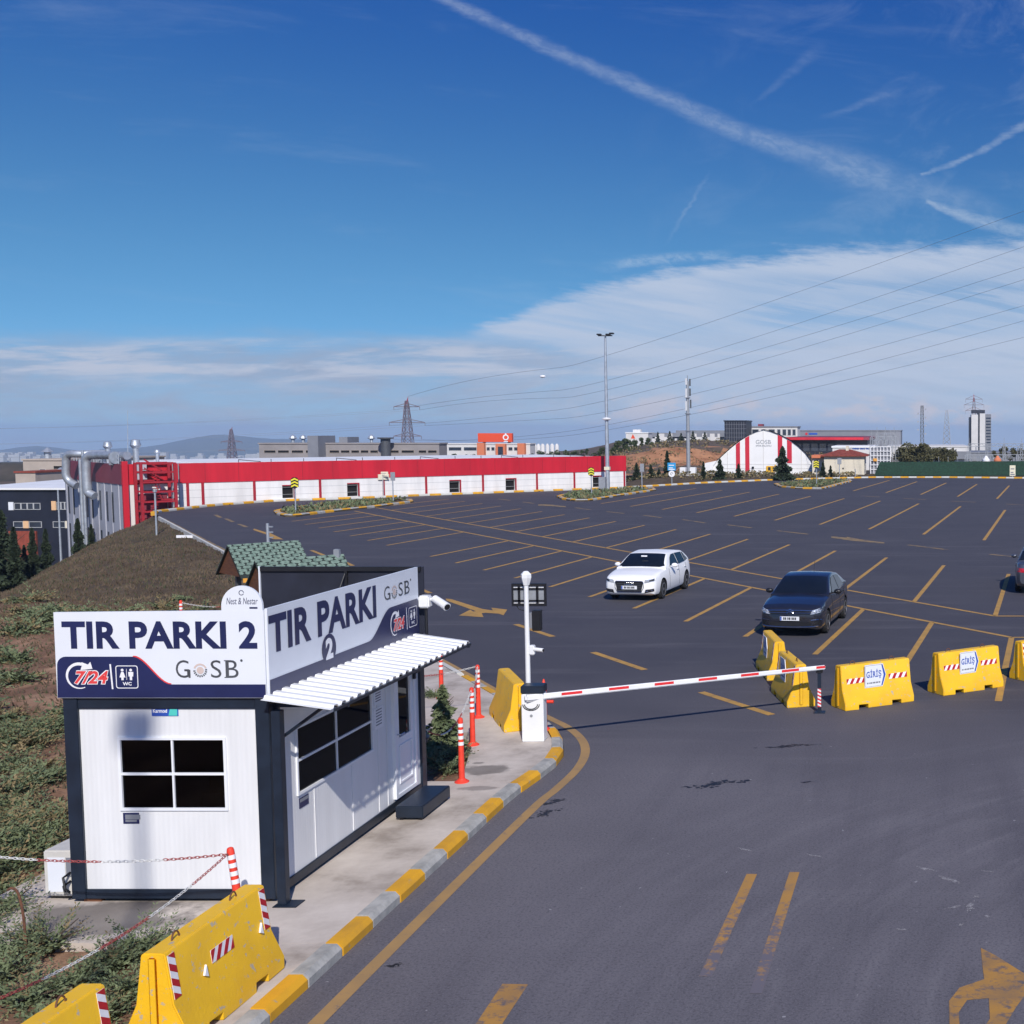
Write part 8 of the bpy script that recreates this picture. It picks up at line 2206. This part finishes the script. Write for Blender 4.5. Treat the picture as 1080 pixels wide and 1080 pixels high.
t6 = trail([(870, 124), (950, 94)], (4,), (8,), .10, .05, fade=True)
cl = ss(noise(comb(U * .02, V * .03), 1.0, 5, .6), .3, .7)
wis = trail([(640, 280), (770, 268)], (10,), (8,), .34, .05, .15, fade=True)
# cumulus heads low on the right
cu_n = noise(comb(U * .014, V * .034), 1.3, 8, .60)
m_cu = ss(cu_n + (30 - E.op('ABSOLUTE', V - 20)) * .006, .60, .74) * ss(U, 560, 680) * (1 - ss(V, 24, 50)) * ss(V, -4, 8)
m_cu2 = ss(noise(comb(U * .010, V * .03 + 3), 1.3, 8, .6), .52, .70) * (1 - ss(V, 30, 60)) * ss(V, 4, 18) * .55 * (1 - ss(U, 560, 700))
def mixc(f, A, B):
    n = NN.new('ShaderNodeMix'); n.data_type = 'RGBA'
    LL.new(f.s, n.inputs['Factor'])
    for k, x in (('A', A), ('B', B)):
        if isinstance(x, tuple): n.inputs[k].default_value = (*x, 1)
        else: LL.new(x, n.inputs[k])
    return n.outputs['Result']
def mulc(A, Bc):
    n = NN.new('ShaderNodeMix'); n.data_type = 'RGBA'; n.blend_type = 'MULTIPLY'; n.inputs['Factor'].default_value = 1.0
    LL.new(A, n.inputs['A']); LL.new(Bc, n.inputs['B']); return n.outputs['Result']
cur = mulc(hs.outputs['Color'], mixc(ss(dz, .10, .40), (.92, 1.0, .90), (.33, .61, 1.02)))
clampf = lambda x: E.op('MINIMUM', E.op('MAXIMUM', x, 0.0), 1.0)
cur = mixc(clampf(m_ci), cur, (.50, .60, .74))
for t_ in (t1, t1b, t2, t3, t4, t5, t6, wis): cur = mixc(clampf(t_), cur, (.60, .69, .80))
cur = mixc(clampf(m_low * .98), cur, (.335, .40, .545))
cur = mixc(clampf(m_wisp * .85), cur, (.50, .555, .685))
cur = mixc(clampf(m_big * .98), cur, (.475, .565, .73))
cur = mixc(clampf(m_cu2 * .40), cur, (.50, .50, .60))
cur = mixc(clampf(m_cu * .70), cur, (.60, .57, .64))
bg = NN.new('ShaderNodeBackground'); bg.inputs['Strength'].default_value = 1.0; LL.new(cur, bg.inputs['Color'])
wo = NN.new('ShaderNodeOutputWorld'); LL.new(bg.outputs[0], wo.inputs['Surface'])

cam = bpy.data.cameras.new('camera'); co = bpy.data.objects.new('camera', cam); COL.objects.link(co)
co.location = (0, 0, EYE); co.rotation_euler = (PI / 2 - PIT, 0, 0)
cam.sensor_width = 36; cam.lens = 36 * F / 1080; cam.shift_x = (540 - CX) / 1080; cam.shift_y = 0
cam.clip_start = .1; cam.clip_end = 30000
scene.camera = co
# air: one closed box of thin haze round the whole place
hz = MB(); hz.box(-9700, 9700, -3400, 9900, -330, 42)
hm_, hnt, hb_ = new_mat('thin_haze'); hnt.nodes.remove(hb_)
pv_ = hnt.nodes.new('ShaderNodeVolumePrincipled'); pv_.inputs['Density'].default_value = 0.00014; pv_.inputs['Color'].default_value = (.56, .74, 1.0, 1); pv_.inputs['Anisotropy'].default_value = 0.0
hnt.links.new(pv_.outputs[0], [n for n in hnt.nodes if n.type == 'OUTPUT_MATERIAL'][0].inputs['Volume'])
tag(hz.build('haze', hm_), 'thin blue haze lying over the distance', 'haze', kind='stuff')
scene.view_settings.view_transform = 'Standard'; scene.view_settings.look = 'None'; scene.view_settings.exposure = 0.0; scene.view_settings.gamma = 1.0
scene.cycles.max_bounces = 6; scene.cycles.diffuse_bounces = 3; scene.cycles.glossy_bounces = 3; scene.cycles.transmission_bounces = 4; scene.cycles.volume_bounces = 1
